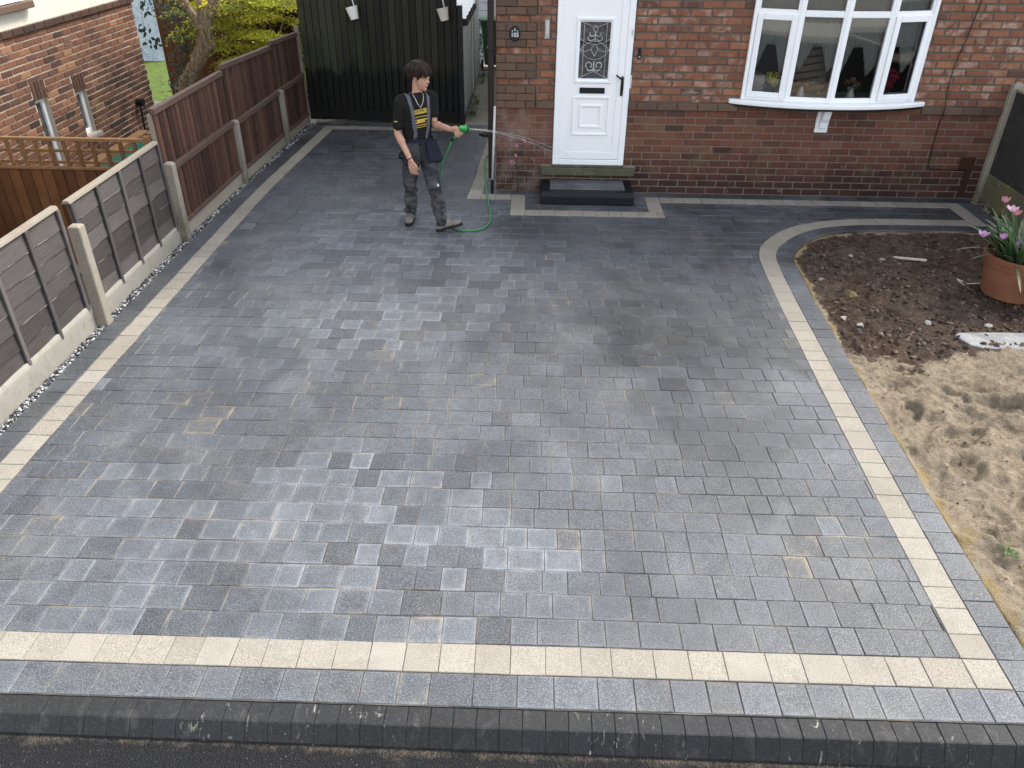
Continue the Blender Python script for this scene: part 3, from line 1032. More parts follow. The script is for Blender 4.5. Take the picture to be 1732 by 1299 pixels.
KB.box((-3.15, -7.36, -0.33), (3.25, -7.262, -0.02))
kb = tag(KB.build('kerb', 'joint'), 'row of dark splayed kerb blocks edging the road', kind='structure')
emit(kp, kb, 'kerb_block', 'kerb')

# ---- gravel strip along the fence
fence_x = lambda y: -3.225 if y < -1.7 else -3.225 + 0.13 * (y + 1.7) / 4.9
ICO_V = None
def ico():
    t = (1 + 5 ** 0.5) / 2
    v = [(-1, t, 0), (1, t, 0), (-1, -t, 0), (1, -t, 0), (0, -1, t), (0, 1, t), (0, -1, -t), (0, 1, -t), (t, 0, -1), (t, 0, 1), (-t, 0, -1), (-t, 0, 1)]
    l = math.sqrt(1 + t * t)
    v = [tuple(c / l for c in q) for q in v]
    f = [(0, 11, 5), (0, 5, 1), (0, 1, 7), (0, 7, 10), (0, 10, 11), (1, 5, 9), (5, 11, 4), (11, 10, 2), (10, 7, 6), (7, 1, 8), (3, 9, 4), (3, 4, 2), (3, 2, 6), (3, 6, 8), (3, 8, 9), (4, 9, 5), (2, 4, 11), (6, 2, 10), (8, 6, 7), (9, 8, 1)]
    return v, f
ICO_V, ICO_F = ico()
def stone(m, c, r, col, flat=0.7, jag=0.25):
    M = Matrix.Rotation(random.uniform(0, 6.3), 3, 'Z') @ Matrix.Rotation(random.uniform(-0.5, 0.5), 3, 'X')
    sx, sy, sz = random.uniform(0.75, 1.3), random.uniform(0.75, 1.2), flat * random.uniform(0.8, 1.2)
    vs = []
    for v in ICO_V:
        q = Vector((v[0] * sx, v[1] * sy, v[2] * sz)) * (r * (1 + random.uniform(-jag, jag)))
        vs.append(tuple(Vector(c) + M @ q))
    m.add(vs, ICO_F, [(*col, 0)] * 12)

GB = MB()
for i in range(48):
    y0, y1_ = -7.2 + i * 0.215, -7.2 + (i + 1) * 0.215
    GB.add([(fence_x(y0) - 0.03, y0, -0.028), (fence_x(y0) + 0.3, y0, -0.028), (fence_x(y1_) + 0.3, y1_, -0.028), (fence_x(y1_) - 0.03, y1_, -0.028)], [(0, 1, 2, 3)], [(0.03, 0.03, 0.03, 0)] * 4)
gm = MB()
gm.v, gm.f, gm.c = GB.v, GB.f, GB.c
y = -7.1
for i in range(4200):
    y = random.uniform(-7.15, 3.05)
    xl = fence_x(y) + 0.004
    xrr = xleft(y) - 0.166 - 0.178 - 0.004
    if xrr - xl < 0.03:
        xrr = xl + 0.03
    xx = random.uniform(xl, xrr)
    t = random.random()
    col = (0.025, 0.026, 0.03) if t < 0.42 else (0.10, 0.105, 0.115) if t < 0.66 else (0.30, 0.30, 0.31) if t < 0.85 else (0.55, 0.54, 0.52)
    stone(gm, (xx, y, random.uniform(-0.018, -0.002)), random.uniform(0.007, 0.014), col)
tag(gm.build('gravel', 'pebble'), 'strip of black and white gravel along the fence foot', 'gravel', kind='stuff')

# ---- planting bed: earth behind, trodden building sand in front
FOOT = [(3.95, -4.62, 0.27, 0.13, -0.2, 0.055), (3.45, -5.02, 0.19, 0.095, 0.5, 0.045), (3.34, -5.36, 0.14, 0.10, 0.9, 0.05), (3.42, -4.15, 0.20, 0.09, 0.3, 0.03), (4.30, -4.25, 0.22, 0.10, 0.6, 0.03), (3.22, -4.75, 0.15, 0.07, 1.1, 0.03), (3.75, -5.25, 0.16, 0.09, 0.2, 0.035), (3.55, -5.8, 0.18, 0.09, 1.0, 0.035), (3.85, -5.75, 0.15, 0.09, 0.1, 0.03), (3.60, -4.42, 0.16, 0.07, -0.6, 0.025), (4.2, -5.05, 0.2, 0.1, 0.8, 0.04), (3.3, -6.0, 0.13, 0.08, 0.4, 0.03), (4.6, -4.6, 0.2, 0.1, 0.2, 0.03)]
se = np.array([tuple(q) for q in ([Vector((2.957, -7.3))] + SOIL_EDGE + [Vector((5.95, -1.115))])])
def dist_edge(x, y):
    a, b = se[:-1], se[1:]
    d = b - a
    t = np.clip(((x - a[:, 0]) * d[:, 0] + (y - a[:, 1]) * d[:, 1]) / (d ** 2).sum(1), 0, 1)
    dx, dy = x - (a[:, 0] + t * d[:, 0]), y - (a[:, 1] + t * d[:, 1])
    dd = np.hypot(dx, dy)
    i = int(dd.argmin())
    sgn = d[i, 0] * (y - a[i, 1]) - d[i, 1] * (x - a[i, 0])
    return dd[i] if sgn < 0 else -dd[i]
def sandmask(x, y):
    b = -3.86 + 0.16 * math.sin(x * 3.1) + 0.12 * fbm(x * 2.5, y * 2.5, 4, 3) - 0.10 * max(0, (x - 4.0)) + (0.22 if 3.15 < x < 3.6 else 0) * 0
    return max(0, min(1, 0.5 - (y - b) / 0.22))
def bed_h(x, y, full=True):
    sm = sandmask(x, y)
    h = -0.030 + 0.034 * fbm(x * 1.7, y * 1.7, 1, 3)
    soil = 0.042 * fbm(x * 6, y * 6, 3, 4, 1.0, 0.6) + 0.026 * abs(fbm(x * 22, y * 22, 5, 3, 1, 0.7))
    sand = 0.050 * fbm(x * 4.2, y * 4.2, 8, 4, 1.0, 0.5) + 0.005 * fbm(x * 30, y * 30, 2, 2)
    # scuffed ridges
    sand += 0.010 * fbm(x * 13, y * 15, 17, 3, 1.0, 0.65) + 0.014 * (1 - abs(fbm(x * 7, y * 12, 21, 3))) ** 3 + 0.030 * abs(math.sin((x * 0.8 + y * 1.9) * 6 + 2.2 * fbm(x * 3, y * 3, 11, 2))) * max(0, fbm(x * 1.5, y * 1.5, 13, 2) + 0.4)
    h += soil * (1 - sm) + sand * sm
    for fx, fy, ra, rb, an, dp in FOOT:
        u = (x - fx) * math.cos(an) + (y - fy) * math.sin(an)
        v = -(x - fx) * math.sin(an) + (y - fy) * math.cos(an)
        q = math.hypot(u / ra, v / rb)
        if q < 1.9:
            h += -1.15 * dp * max(0, min(1, (1.12 - q + 0.25 * fbm(x * 9, y * 9, 31, 2)) / 0.24)) + 0.55 * dp * math.exp(-((q - 1.3) / 0.22) ** 2)
    return h
step = 0.0155
xs = np.arange(2.80, 5.93, step)
ysr = np.arange(-7.42, -1.05, step)
vs, cs = [], []
for yy in ysr:
    for xx in xs:
        d = dist_edge(xx, yy)
        h = bed_h(xx, yy) if d > -0.05 else -0.1
        if d < 0.10:
            t = max(0, min(1, d / 0.10))
            h = -0.016 * (1 - t) + h * t if d > 0 else -0.06
        if d <= 0.0:
            h = -0.09
        vs.append((xx, yy, h))
        cs.append((sandmask(xx, yy), max(0, min(1, 1.0 - d / (0.055 + 0.13 * max(0, fbm(xx * 3, yy * 3, 6, 3) + .3) + 0.10 * max(0, min(1, (-5.0 - yy) / 1.5))))), 0, 0))
nx = len(xs)
fs = []
for j in range(len(ysr) - 1):
    for i in range(nx - 1):
        a = j * nx + i
        fs.append((a, a + 1, a + nx + 1, a + nx))
SB = MB(); SB.add(vs, fs, cs)
bed = tag(SB.build('soil', 'soil', smooth=True), 'bare dug earth and trodden building sand beside the drive', kind='structure')

cl = MB()
for i in range(2600):
    xx, yy = random.uniform(3.1, 5.85), random.uniform(-3.9, -1.15)
    if dist_edge(xx, yy) < 0.08 or sandmask(xx, yy) > 0.6:
        continue
    t = random.random()
    col = (0.05, 0.036, 0.027) if t < 0.4 else (0.085, 0.061, 0.046) if t < 0.78 else (0.14, 0.10, 0.075) if t < 0.965 else (0.27, 0.24, 0.20)
    stone(cl, (xx, yy, bed_h(xx, yy) + 0.004), random.uniform(0.004, 0.024) if t < 0.965 else random.uniform(0.003, 0.010), col, 0.8, 0.4)
for i in range(500):
    xx, yy = random.uniform(3.1, 5.0), random.uniform(-7.0, -3.8)
    if dist_edge(xx, yy) < 0.03:
        continue
    t = random.random()
    col = (0.22, 0.165, 0.105) if t < 0.6 else (0.08, 0.055, 0.04) if t < 0.85 else (0.42, 0.38, 0.31)
    stone(cl, (xx, yy, bed_h(xx, yy) + 0.002), random.uniform(0.003, 0.010), col, 0.8, 0.4)
tag(cl.build('soil_clods', 'debris'), 'small clods and chippings scattered over the bare earth', 'soil clods', kind='stuff')
# fine roots and straw
rt = MB()
for i in range(120):
    xx, yy = random.uniform(3.3, 5.6), random.uniform(-3.7, -1.3)
    if dist_edge(xx, yy) < 0.15:
        continue
    a = random.uniform(0, 6.3); L_ = random.uniform(0.03, 0.11)
    rt.col = (0.30, 0.22, 0.14, 0) if random.random() < 0.5 else (0.12, 0.08, 0.05, 0)
    P = []
    for t in (0, 0.5, 1):
        px_, py_ = xx + math.cos(a) * L_ * t + 0.01 * math.sin(t * 5), yy + math.sin(a) * L_ * t
        P.append((px_, py_, bed_h(px_, py_) + 0.006 + 0.008 * math.sin(t * 3.1)))
    rt.tube(P, 0.0014, 4)
tag(rt.build('root_litter', 'debris'), 'fine pale roots and straw lying on the dark earth', 'roots', kind='stuff')

# ================================================================== THE HOUSE
GA, BL = 0.083, 0.235
house = thing('brick_house', (0, 0, 0), 'red brick house with white front door and bay window', 'house')
WALL = lambda x, z, w_: (x, -w_, z)
DX0, DX1, DZ0 = 0.683, 1.545, 0.338         # door opening
BX0, BX1, BZ0 = 2.862, 4.785, 1.125         # bay opening

mw = MB()                                    # mortar core of the front wall, set back behind the brick faces
def wbox(m, x0, x1, z0, z1, y0=0.009, y1=0.26):
    m.box((x0, y0, z0), (x1, y1, z1))
wbox(mw, 0, DX0, 1.0, 2.6); wbox(mw, DX1, BX0, 1.0, 2.6); wbox(mw, BX1, 12.0, 1.0, 2.6)
wbox(mw, DX0, DX1, 2.42, 2.6)
mw.build('wall', 'mortar_dark', house)
ml = MB()
wbox(ml, 0, DX0, -0.3, 1.0, 0.005); wbox(ml, DX0, DX1, -0.3, DZ0 - 0.12, 0.005); wbox(ml, DX1, 12.0, -0.3, 1.0, 0.005)
wbox(ml, BX0, BX1, 1.0, BZ0 - 0.05, 0.005)
ml.build('wall', 'mortar_pale', house)
mu = MB()                                    # shell: upper storey, sides, back
mu.box((0, 0.0, 2.601), (12.0, 0.26, 5.25))
ms = MB(); ms.box((0, 0.262, -0.3), (0.25, 8.0, 5.25)); ms.build('wall', 'render_pebbledash', house)  # unseen side wall, pale render picked to bounce light into the alley
mu.box((11.75, 0.262, -0.3), (12.0, 8.0, 5.25))
mu.box((0.252, 7.75, -0.3), (11.748, 8.0, 5.25))
mu.build('wall', 'brickwall', house)
rf = MB()
rf.add([(-0.3, -0.4, 5.22), (12.3, -0.4, 5.22), (12.3, 4.0, 8.3), (-0.3, 4.0, 8.3), (-0.3, 8.4, 5.22), (12.3, 8.4, 5.22),
        (-0.3, -0.4, 5.12), (12.3, -0.4, 5.12), (12.3, 4.0, 8.2), (-0.3, 4.0, 8.2), (-0.3, 8.4, 5.12), (12.3, 8.4, 5.12)],
       [(0, 1, 2, 3), (3, 2, 5, 4), (7, 6, 9, 8), (8, 9, 10, 11), (1, 0, 6, 7), (4, 5, 11, 10), (0, 3, 9, 6), (3, 4, 10, 9), (2, 1, 7, 8), (5, 2, 8, 11)])
rf.build('roof', 'panel_dark', house)
inr = MB()
inr.box((2.2, 3.4, 0.3), (5.8, 3.5, 2.6)); inr.box((2.2, 0.27, 0.3), (2.3, 3.4, 2.6)); inr.box((5.7, 0.27, 0.3), (5.8, 3.4, 2.6)); inr.box((2.2, 0.27, 2.6), (5.8, 3.5, 2.7))
inr.build('room_lining', 'room_wall', house)
fl = MB(); fl.box((2.3, 0.27, 0.2), (5.7, 3.4, 0.3)); fl.build('room_floor', 'room_floor', house)

# ---- bricks, laid course by course
QUO = [(1.004, 1.253), (1.336, 1.585), (1.668, 1.917), (2.0, 2.249), (2.332, 2.581)]
def cut(iv, a, b):
    out = []
    for x0, x1 in iv:
        if b <= x0 or a >= x1:
            out.append((x0, x1))
        else:
            if a - x0 > 0.03: out.append((x0, a))
            if x1 - b > 0.03: out.append((b, x1))
    return out
VENT = (2.612, 2.832, 6)
rust, plin, quoin = [], [], []
XE = 6.6
for i in range(31):
    z0, z1 = i * GA, (i + 1) * GA
    zm = (z0 + z1) / 2
    iv = [(0.0, XE)]
    if zm > DZ0 - 0.02: iv = cut(iv, DX0, DX1)
    if DZ0 - 0.13 < zm < DZ0: iv = cut(iv, 0.55, 1.69)
    if zm > 1.06: iv = cut(iv, BX0, BX1)
    if i == VENT[2]: iv = cut(iv, VENT[0], VENT[1])
    upper = i >= 13
    band = i == 12
    off = (BL / 2 if i % 2 else 0) + (0 if not upper else 0.03)
    q = next((k for k in QUO if k[0] - 0.01 < zm < k[1]), None)
    if q: iv = cut(iv, 0, 0.455)
    if q:
        for a_, b_ in ([(0.0, 0.235), (0.235, 0.455)] if i % 2 else [(0.0, 0.115), (0.115, 0.345), (0.345, 0.455)]):
            quoin.append(piece([(a_ + 0.002, z0 + 0.003), (b_ - 0.003, z0 + 0.003), (b_ - 0.003, z1 - 0.002), (a_ + 0.002, z1 - 0.002)], -0.05, 0.042, 0.006, 0.02, WALL, (random.random(), 0, 0), 0.0015))
    for a, b in iv:
        x = math.floor((a - off) / BL) * BL + off
        while x < b:
            a_, b_ = max(a, x), min(b, x + BL)
            x += BL
            if b_ - a_ < 0.025: continue
            if band and not (BX0 - 0.14 < (a_ + b_) / 2 < BX1 + 0.15):
                P = piece([(a_ + 0.002, z0 + 0.002), (b_ - 0.003, z0 + 0.002), (b_ - 0.003, z1 - 0.001), (a_ + 0.002, z1 - 0.001)], -0.05, 0.034, 0.006, 0.02, WALL, (random.random() * 0.7, 0, 0), 0.001)
                quoin.append(P)
                continue
            mj = 0.0082 if upper else 0.0048
            d = random.uniform(-0.003, 0.003)
            pro = 0.0 + d if upper else d * 0.5
            if band: pro += 0.02
            P = piece([(a_ + mj, z0 + mj), (b_ - mj, z0 + mj), (b_ - mj, z1 - mj), (a_ + mj, z1 - mj)], -0.06, pro, 0.006 if upper else 0.004, 0.018, WALL,
                      (min(1, max(0, random.gauss(0.55, 0.24))), random.random() ** 1.3 if upper else 0, 0), 0.003 if upper else 0.0015)
            (rust if upper else plin).append(P)
both = [('brick_rustic', rust), ('brick_plinth', plin)]
vis = lambda L: [p for p in L if p]
emit(vis(rust), house, 'brick', 'brick_rustic', 'brickwork', 170)
emit(vis(plin), house, 'brick', 'brick_plinth', 'brickwork', 110)
emit(vis(quoin), house, 'quoin_brick', 'brick_quoin')

# air brick
v = MB()
v.box((VENT[0] + 0.005, -0.001, VENT[2] * GA + 0.006), (VENT[1] - 0.005, 0.004, VENT[2] * GA + 0.076))
vo = v.build('air_brick', 'dark_void', house)
for j in range(4):
    s_ = MB(); s_.col = (0.2, 0, 0, 0)
    zz = VENT[2] * GA + 0.008 + j * 0.0195
    s_.box((VENT[0] + 0.004, -0.012, zz), (VENT[1] - 0.004, -0.002, zz + 0.0095))
    s_.build('slat', 'brick_plinth', vo)

# threshold stone
th = MB(); th.box((0.556, -0.055, DZ0 - 0.122), (1.684, 0.02, DZ0 - 0.032)); th.box((DX0 + 0.0, -0.03, DZ0 - 0.031), (DX1, 0.10, DZ0 - 0.001))
th.build('threshold', 'stone_sill', house, bevel=0.006)

# ---- front door
def frame_ring(m, x0, x1, z0, z1, wd, y0, y1, bot=None):
    bot = wd if bot is None else bot
    m.box((x0, y0, z0), (x0 + wd, y1, z1)); m.box((x1 - wd, y0, z0), (x1, y1, z1))
    m.box((x0 + wd, y0, z0), (x1 - wd, y1, z0 + bot)); m.box((x0 + wd, y0, z1 - wd), (x1 - wd, y1, z1))
def bevel_ring(m, x0, x1, z0, z1, wd, yb, h):
    """a raised moulding: sloped both sides"""
    def ring(a, y):
        return [(x0 + a, y, z0 + a), (x1 - a, y, z0 + a), (x1 - a, y, z1 - a), (x0 + a, y, z1 - a)]
    prof = [(0, yb), (wd * 0.22, yb - h), (wd * 0.62, yb - h), (wd * 0.8, yb - h * 0.45), (wd, yb + 0.001)]
    vs = [q for a, y in prof for q in ring(a, y)]
    fs = [(k * 4 + i, k * 4 + (i + 1) % 4, (k + 1) * 4 + (i + 1) % 4, (k + 1) * 4 + i) for k in range(len(prof) - 1) for i in range(4)]
    m.add(vs, fs)
LX0, LX1, LZ0, LZ1 = 0.757, 1.470, 0.408, 2.36
dl = MB()
GX0, GX1, GZ0, GZ1 = 0.945, 1.285, 1.333, 1.932
ly0, ly1 = -0.012, 0.040
dl.box((LX0, ly0, LZ0), (GX0, ly1, LZ1)); dl.box((GX1, ly0, LZ0), (LX1, ly1, LZ1)); dl.box((GX0, ly0, LZ0), (GX1, ly1, GZ0)); dl.box((GX0, ly0, GZ1), (GX1, ly1, LZ1))
door = dl.build('door', 'upvc', house)
door['label'] = 'white panelled front door with leaded glass'
fr = MB()
frame_ring(fr, DX0 + 0.002, DX1 - 0.002, DZ0, 2.42, 0.072, -0.022, 0.10, 0.066)
fr.build('door_frame', 'upvc', door, bevel=0.006)
sash = MB(); frame_ring(sash, LX0 + 0.0, LX1 - 0.0, LZ0 + 0.002, LZ1, 0.075, -0.019, -0.0125, 0.085)
sash.build('sash_bead', 'upvc', door, bevel=0.004)
mo = MB()
bevel_ring(mo, 0.897, 1.330, 1.280, 1.982, 0.048, ly0, 0.014)
mo.build('moulding', 'upvc', door)
mo = MB(); bevel_ring(mo, 0.893, 1.331, 0.690, 1.141, 0.036, ly0, 0.013); mo.build('moulding', 'upvc', door)
mo = MB(); bevel_ring(mo, 0.974, 1.245, 0.776, 1.050, 0.040, ly0, 0.012); mo.build('moulding', 'upvc', door)
gp = MB(); gp.box((GX0 - 0.004, 0.004, GZ0 - 0.004), (GX1 + 0.004, 0.014, GZ1 + 0.004))
gp.build('pane', 'doorglass', door)
# leaded pattern on the glass
ld = MB()
def LP(pts, r=0.0028):
    ld.tube([(GX0 + u * (GX1 - GX0), 0.002, GZ0 + v * (GZ1 - GZ0)) for u, v in pts], r, 5)
def arcp(cu, cv, ru, rv, a0, a1, n=10):
    return [(cu + ru * math.cos(rad(a0 + (a1 - a0) * i / n)), cv + rv * math.sin(rad(a0 + (a1 - a0) * i / n))) for i in range(n + 1)]
LP([(0.0, 0.0), (0.5, 0.13), (1, 0.0)]); LP([(0.0, 1.0), (0.5, 0.90), (1, 1.0)])
LP([(0.13, 0.02), (0.13, 0.98)]); LP([(0.87, 0.02), (0.87, 0.98)])
LP(arcp(0.5, 0.86, 0.62, 0.25, 200, 340)); LP(arcp(0.5, 0.24, 0.62, 0.42, 25, 155)); LP(arcp(0.5, 0.80, 0.62, 0.46, 215, 325))
LP([(0.5, 0.40), (0.62, 0.52), (0.5, 0.63), (0.38, 0.52), (0.5, 0.40)], 0.004)
LP([(0.5, 0.80), (0.58, 0.88), (0.5, 0.94), (0.42, 0.88), (0.5, 0.80)], 0.004)
LP([(0.0, 0.52), (0.2, 0.48), (0.38, 0.52)]); LP([(0.62, 0.52), (0.8, 0.48), (1.0, 0.52)])
for s_ in (-1, 1):
    LP([(0.5 + s_ * u, v) for u, v in arcp(0.17, 0.24, 0.10, 0.05, -60, 230)], 0.006)
    LP([(0.5 + s_ * u, v) for u, v in arcp(0.12, 0.20, 0.12, 0.06, 180, 330)], 0.007)
    LP([(0.5 + s_ * u, v) for u, v in arcp(0.14, 0.72, 0.10, 0.05, 200, 400)], 0.005)
    LP([(0.5 + s_ * u, v) for u, v in arcp(0.10, 0.79, 0.09, 0.04, 200, 400)], 0.005)
LP([(0.5, 0.12), (0.5, 0.31)], 0.008); LP([(0.5, 0.66), (0.5, 0.80)], 0.006)
ld.build('leading', 'lead', door)
bl_ = MB()
bl_.box((GX0, 0.0015, GZ0 + 0.600 * 0.62), (GX1, 0.0035, GZ0 + 0.600 * 0.66))
bl_.build('glass_band', 'dark_void', door)
lb = MB(); lb.box((0.970, -0.022, 1.171), (1.260, -0.0125, 1.236)); lb.box((0.982, -0.027, 1.181), (1.248, -0.0225, 1.226))
lb.build('letterbox', 'black_plastic', door, bevel=0.003)
hd = MB()
hd.prism([(1.440, 1.150), (1.466, 1.150), (1.470, 1.25), (1.466, 1.365), (1.440, 1.365), (1.436, 1.25)], 0.020, 0.030, WALL)
hd.tube([(1.453, -0.03, 1.335), (1.453, -0.065, 1.335), (1.440, -0.068, 1.340), (1.375, -0.066, 1.386)], [0.011, 0.011, 0.011, 0.009], 8)
hd.lathe([(0.010, 0), (0.010, 0.012)], (1.453, -0.03, 1.19), 10, lambda q: Vector((q.x, -q.z, q.y)))
hd.build('handle', 'black_plastic', door, bevel=0.002)
for zz in (0.62, 1.30, 1.80):
    hg = MB(); hg.box((DX0 + 0.006, -0.032, zz), (DX0 + 0.022, -0.0225, zz + 0.10)); hg.build('hinge', 'upvc', door, bevel=0.003)
kp_ = MB(); kp_.box((1.515, -0.030, 1.80), (1.532, -0.0225, 1.86)); kp_.build('keep_cover', 'pipe_pale', door, bevel=0.003)
kq = MB(); kq.box((DX1 + 0.001, -0.012, 1.235), (DX1 + 0.016, 0.006, 1.375)); kq.build('filler_strip', 'cream_enamel', door)

# ---- bay window, four facets in a shallow bow
bay = MB()
PL = [Vector((BX0 - 0.002, 0.0)), Vector((3.315, -0.125)), Vector((3.800, -0.185)), Vector((4.305, -0.140)), Vector((BX1 + 0.002, 0.0))]
ZB, ZT, ZTOP = 1.140, 2.060, 2.60
def facet(i):
    a, b = PL[i], PL[i + 1]
    t = (b - a).normalized()
    n_ = Vector((t.y, -t.x))
    return a, t, n_, (b - a).length
def fmap(i):
    a, t, n_, L_ = facet(i)
    return lambda u, z, w_: (a.x + t.x * u + n_.x * w_, a.y + t.y * u + n_.y * w_, z)
panes, sashes = [], []
for i in range(4):
    a, t, n_, L_ = facet(i)
    F = fmap(i)
    fb = lambda m, u0, u1, z0, z1, w0, w1: m.prism([(u0, z0), (u1, z0), (u1, z1), (u0, z1)], w0, w1, F)
    st_ = 0.042
    fb(bay, 0.012, st_, ZB, ZTOP, -0.05, 0.012); fb(bay, L_ - st_, L_ - 0.012, ZB, ZTOP, -0.05, 0.012)
    fb(bay, st_, L_ - st_, ZB, ZB + 0.055, -0.05, 0.010); fb(bay, st_, L_ - st_, ZT - 0.032, ZT + 0.032, -0.05, 0.010); fb(bay, st_, L_ - st_, ZTOP - 0.06, ZTOP, -0.05, 0.010)
    panes.append((i, st_ - 0.004, L_ - st_ + 0.004, ZT + 0.028, ZTOP - 0.055))
    if i in (0, 3):
        s_ = MB()
        u0, u1, z0, z1, q = st_ - 0.018, L_ - st_ + 0.018, ZB + 0.032, ZT - 0.012, 0.062
        fb(s_, u0, u0 + q, z0, z1, 0.0125, 0.034); fb(s_, u1 - q, u1, z0, z1, 0.0125, 0.034)
        fb(s_, u0 + q, u1 - q, z0, z0 + q, 0.0125, 0.034); fb(s_, u0 + q, u1 - q, z1 - q, z1, 0.0125, 0.034)
        sashes.append(s_)
        panes.append((i, u0 + q - 0.01, u1 - q + 0.01, z0 + q - 0.01, z1 - q + 0.01))
    else:
        panes.append((i, st_ - 0.004, L_ - st_ + 0.004, ZB + 0.05, ZT - 0.028))
for P in PL[1:4]:        # corner posts
    bay.lathe([(0.030, ZB), (0.030, ZTOP)], (P.x, P.y + 0.012, 0), 12)
bay.box((BX0 - 0.03, -0.03, ZB), (BX0 + 0.012, 0.06, ZTOP)); bay.box((BX1 - 0.012, -0.03, ZB), (BX1 + 0.03, 0.06, ZTOP))
bayo = bay.build('bay_window', 'upvc', house, bevel=0.004)
bayo['label'] = 'white shallow bow window with four lights'
for s_ in sashes:
    s_.build('sash', 'upvc', bayo, bevel=0.005)
for i, u0, u1, z0, z1 in panes:
    p_ = MB()
    F = fmap(i)
    p_.add([F(u0, z0, -0.012), F(u1, z0, -0.012), F(u1, z1, -0.012), F(u0, z1, -0.012)], [(0, 1, 2, 3)])
    p_.build('pane', 'glass', bayo)
# sill: a thick bowed board, pointed at the ends
sl = MB()
top, n_s = [], 24
for j in range(n_s + 1):
    t = j / n_s
    x = 2.700 + (4.948 - 2.700) * t
    yv = -0.035 - 0.245 * (1 - abs(2 * t - 1) ** 2.2)
    top.append((x, yv))
poly = top + [(4.948, 0.02), (2.700, 0.02)]
sl.prism(poly, 1.088, 1.139)
sl.build('sill', 'upvc', bayo, bevel=0.012, seg=2)
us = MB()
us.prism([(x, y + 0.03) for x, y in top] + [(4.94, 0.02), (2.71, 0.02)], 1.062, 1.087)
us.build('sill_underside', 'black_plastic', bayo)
# inner board and ceiling of the bay
ib = MB()
ib.prism([(p.x, p.y + 0.06) for p in PL] + [(BX1, 0.42), (BX0, 0.42)], 1.10, 1.141)
ib.build('window_board', 'white_paint', bayo)
hdz = MB()
hdz.prism([(p.x, p.y - 0.01) for p in PL] + [(BX1, 0.262), (BX0, 0.262)], ZTOP + 0.001, ZTOP + 0.25)
hdz.build('bay_head', 'white_paint', bayo)
# corbel bracket
br = MB()
CP = lambda y, z, x: (x, y, z)
br.prism([(-0.001, 0.775), (-0.035, 0.775), (-0.035, 0.96), (-0.055, 1.03), (-0.055, 1.06), (-0.001, 1.06)][::-1], 3.752, 3.900, lambda a, b, c: (c, a, b))
br.prism([(-0.036, 0.82), (-0.075, 0.83), (-0.085, 0.90), (-0.12, 0.945), (-0.15, 1.03), (-0.15, 1.061), (-0.036, 1.061)][::-1], 3.785, 3.872, lambda a, b, c: (c, a, b))
br.build('bracket', 'upvc', bayo, bevel=0.005)

# ---- things in the bay
def swag(i, drop, gapu):
    """net curtain with a pleated fan cut up in the middle, hung behind facet i"""
    a, t, n_, L_ = facet(i)
    m = MB()
    nu, rows = 60, 14
    F = fmap(i)
    vs, fs = [], []
    for k in range(nu + 1):
        u = 0.02 + (L_ - 0.04) * k / nu
        tt = (k / nu - gapu) * 2
        q = abs(tt)
        zb = 1.72 if q < 0.22 else 1.72 - drop * min(1, (q - 0.22) / 0.42)
        if q > 0.72: zb += (q - 0.72) * 0.35
        for j in range(rows + 1):
            z = 2.57 + (zb - 2.57) * j / rows
            pl = 0.012 * math.sin(k * 1.9) * (j / rows)
            vs.append(F(u, z, -0.085 + pl))
    for k in range(nu):
        for j in range(rows):
            a_ = k * (rows + 1) + j
            fs.append((a_, a_ + rows + 1, a_ + rows + 2, a_ + 1))
    m.add(vs, fs)
    return m
for i, (d, gq, lab) in enumerate([(0.30, 0.45, 'pale net curtain in the leftmost light of the bay window'), (0.26, 0.52, 'pale net curtain in the light above the dark slats'), (0.30, 0.45, 'pale net curtain in the third light of the bay window'), (0.28, 0.35, 'pale net curtain in the light beside the red flowers')]):
    o = swag(i, d, gq).build('net_curtain', 'curtain_net', None, smooth=True)
    md = o.modifiers.new('thickness', 'SOLIDIFY'); md.thickness = 0.002
    tag(o, lab, 'curtain', 'net curtains in the bay window')
bs = thing('reflected_slats', (3.55, 0.20, 1.14), 'dark slats built inside the second window light to stand in for a reflection', 'reflected slats')  # added slats, standing in for a reflection in this pane
for j in range(8):
    m = MB()
    z = 1.19 + j * 0.078
    m.box((3.36, 0.10, z), (3.80, 0.12, z + 0.058), lambda x, y, zz: (x, y + 0.1 * (zz - 1.14), zz + (x - 3.55) * 0.17))
    m.build('slat', 'slat_brown', bs)
m = MB()
for xx in (3.40, 3.74):
    m.box((xx, 0.122, 1.142), (xx + 0.03, 0.145, 1.80), lambda x, y, zz: (x, y + 0.1 * (zz - 1.14), zz + max(0, (x - 3.55)) * 0.17))
m.build('upright', 'slat_brown', bs)
ins = MB(); ins.box((2.93, 0.12, 1.142), (3.12, 0.30, 1.38))
tag(ins.build('brown_box', 'wood_scrap', None, bevel=0.01), 'light brown box standing inside the leftmost window light', 'box')

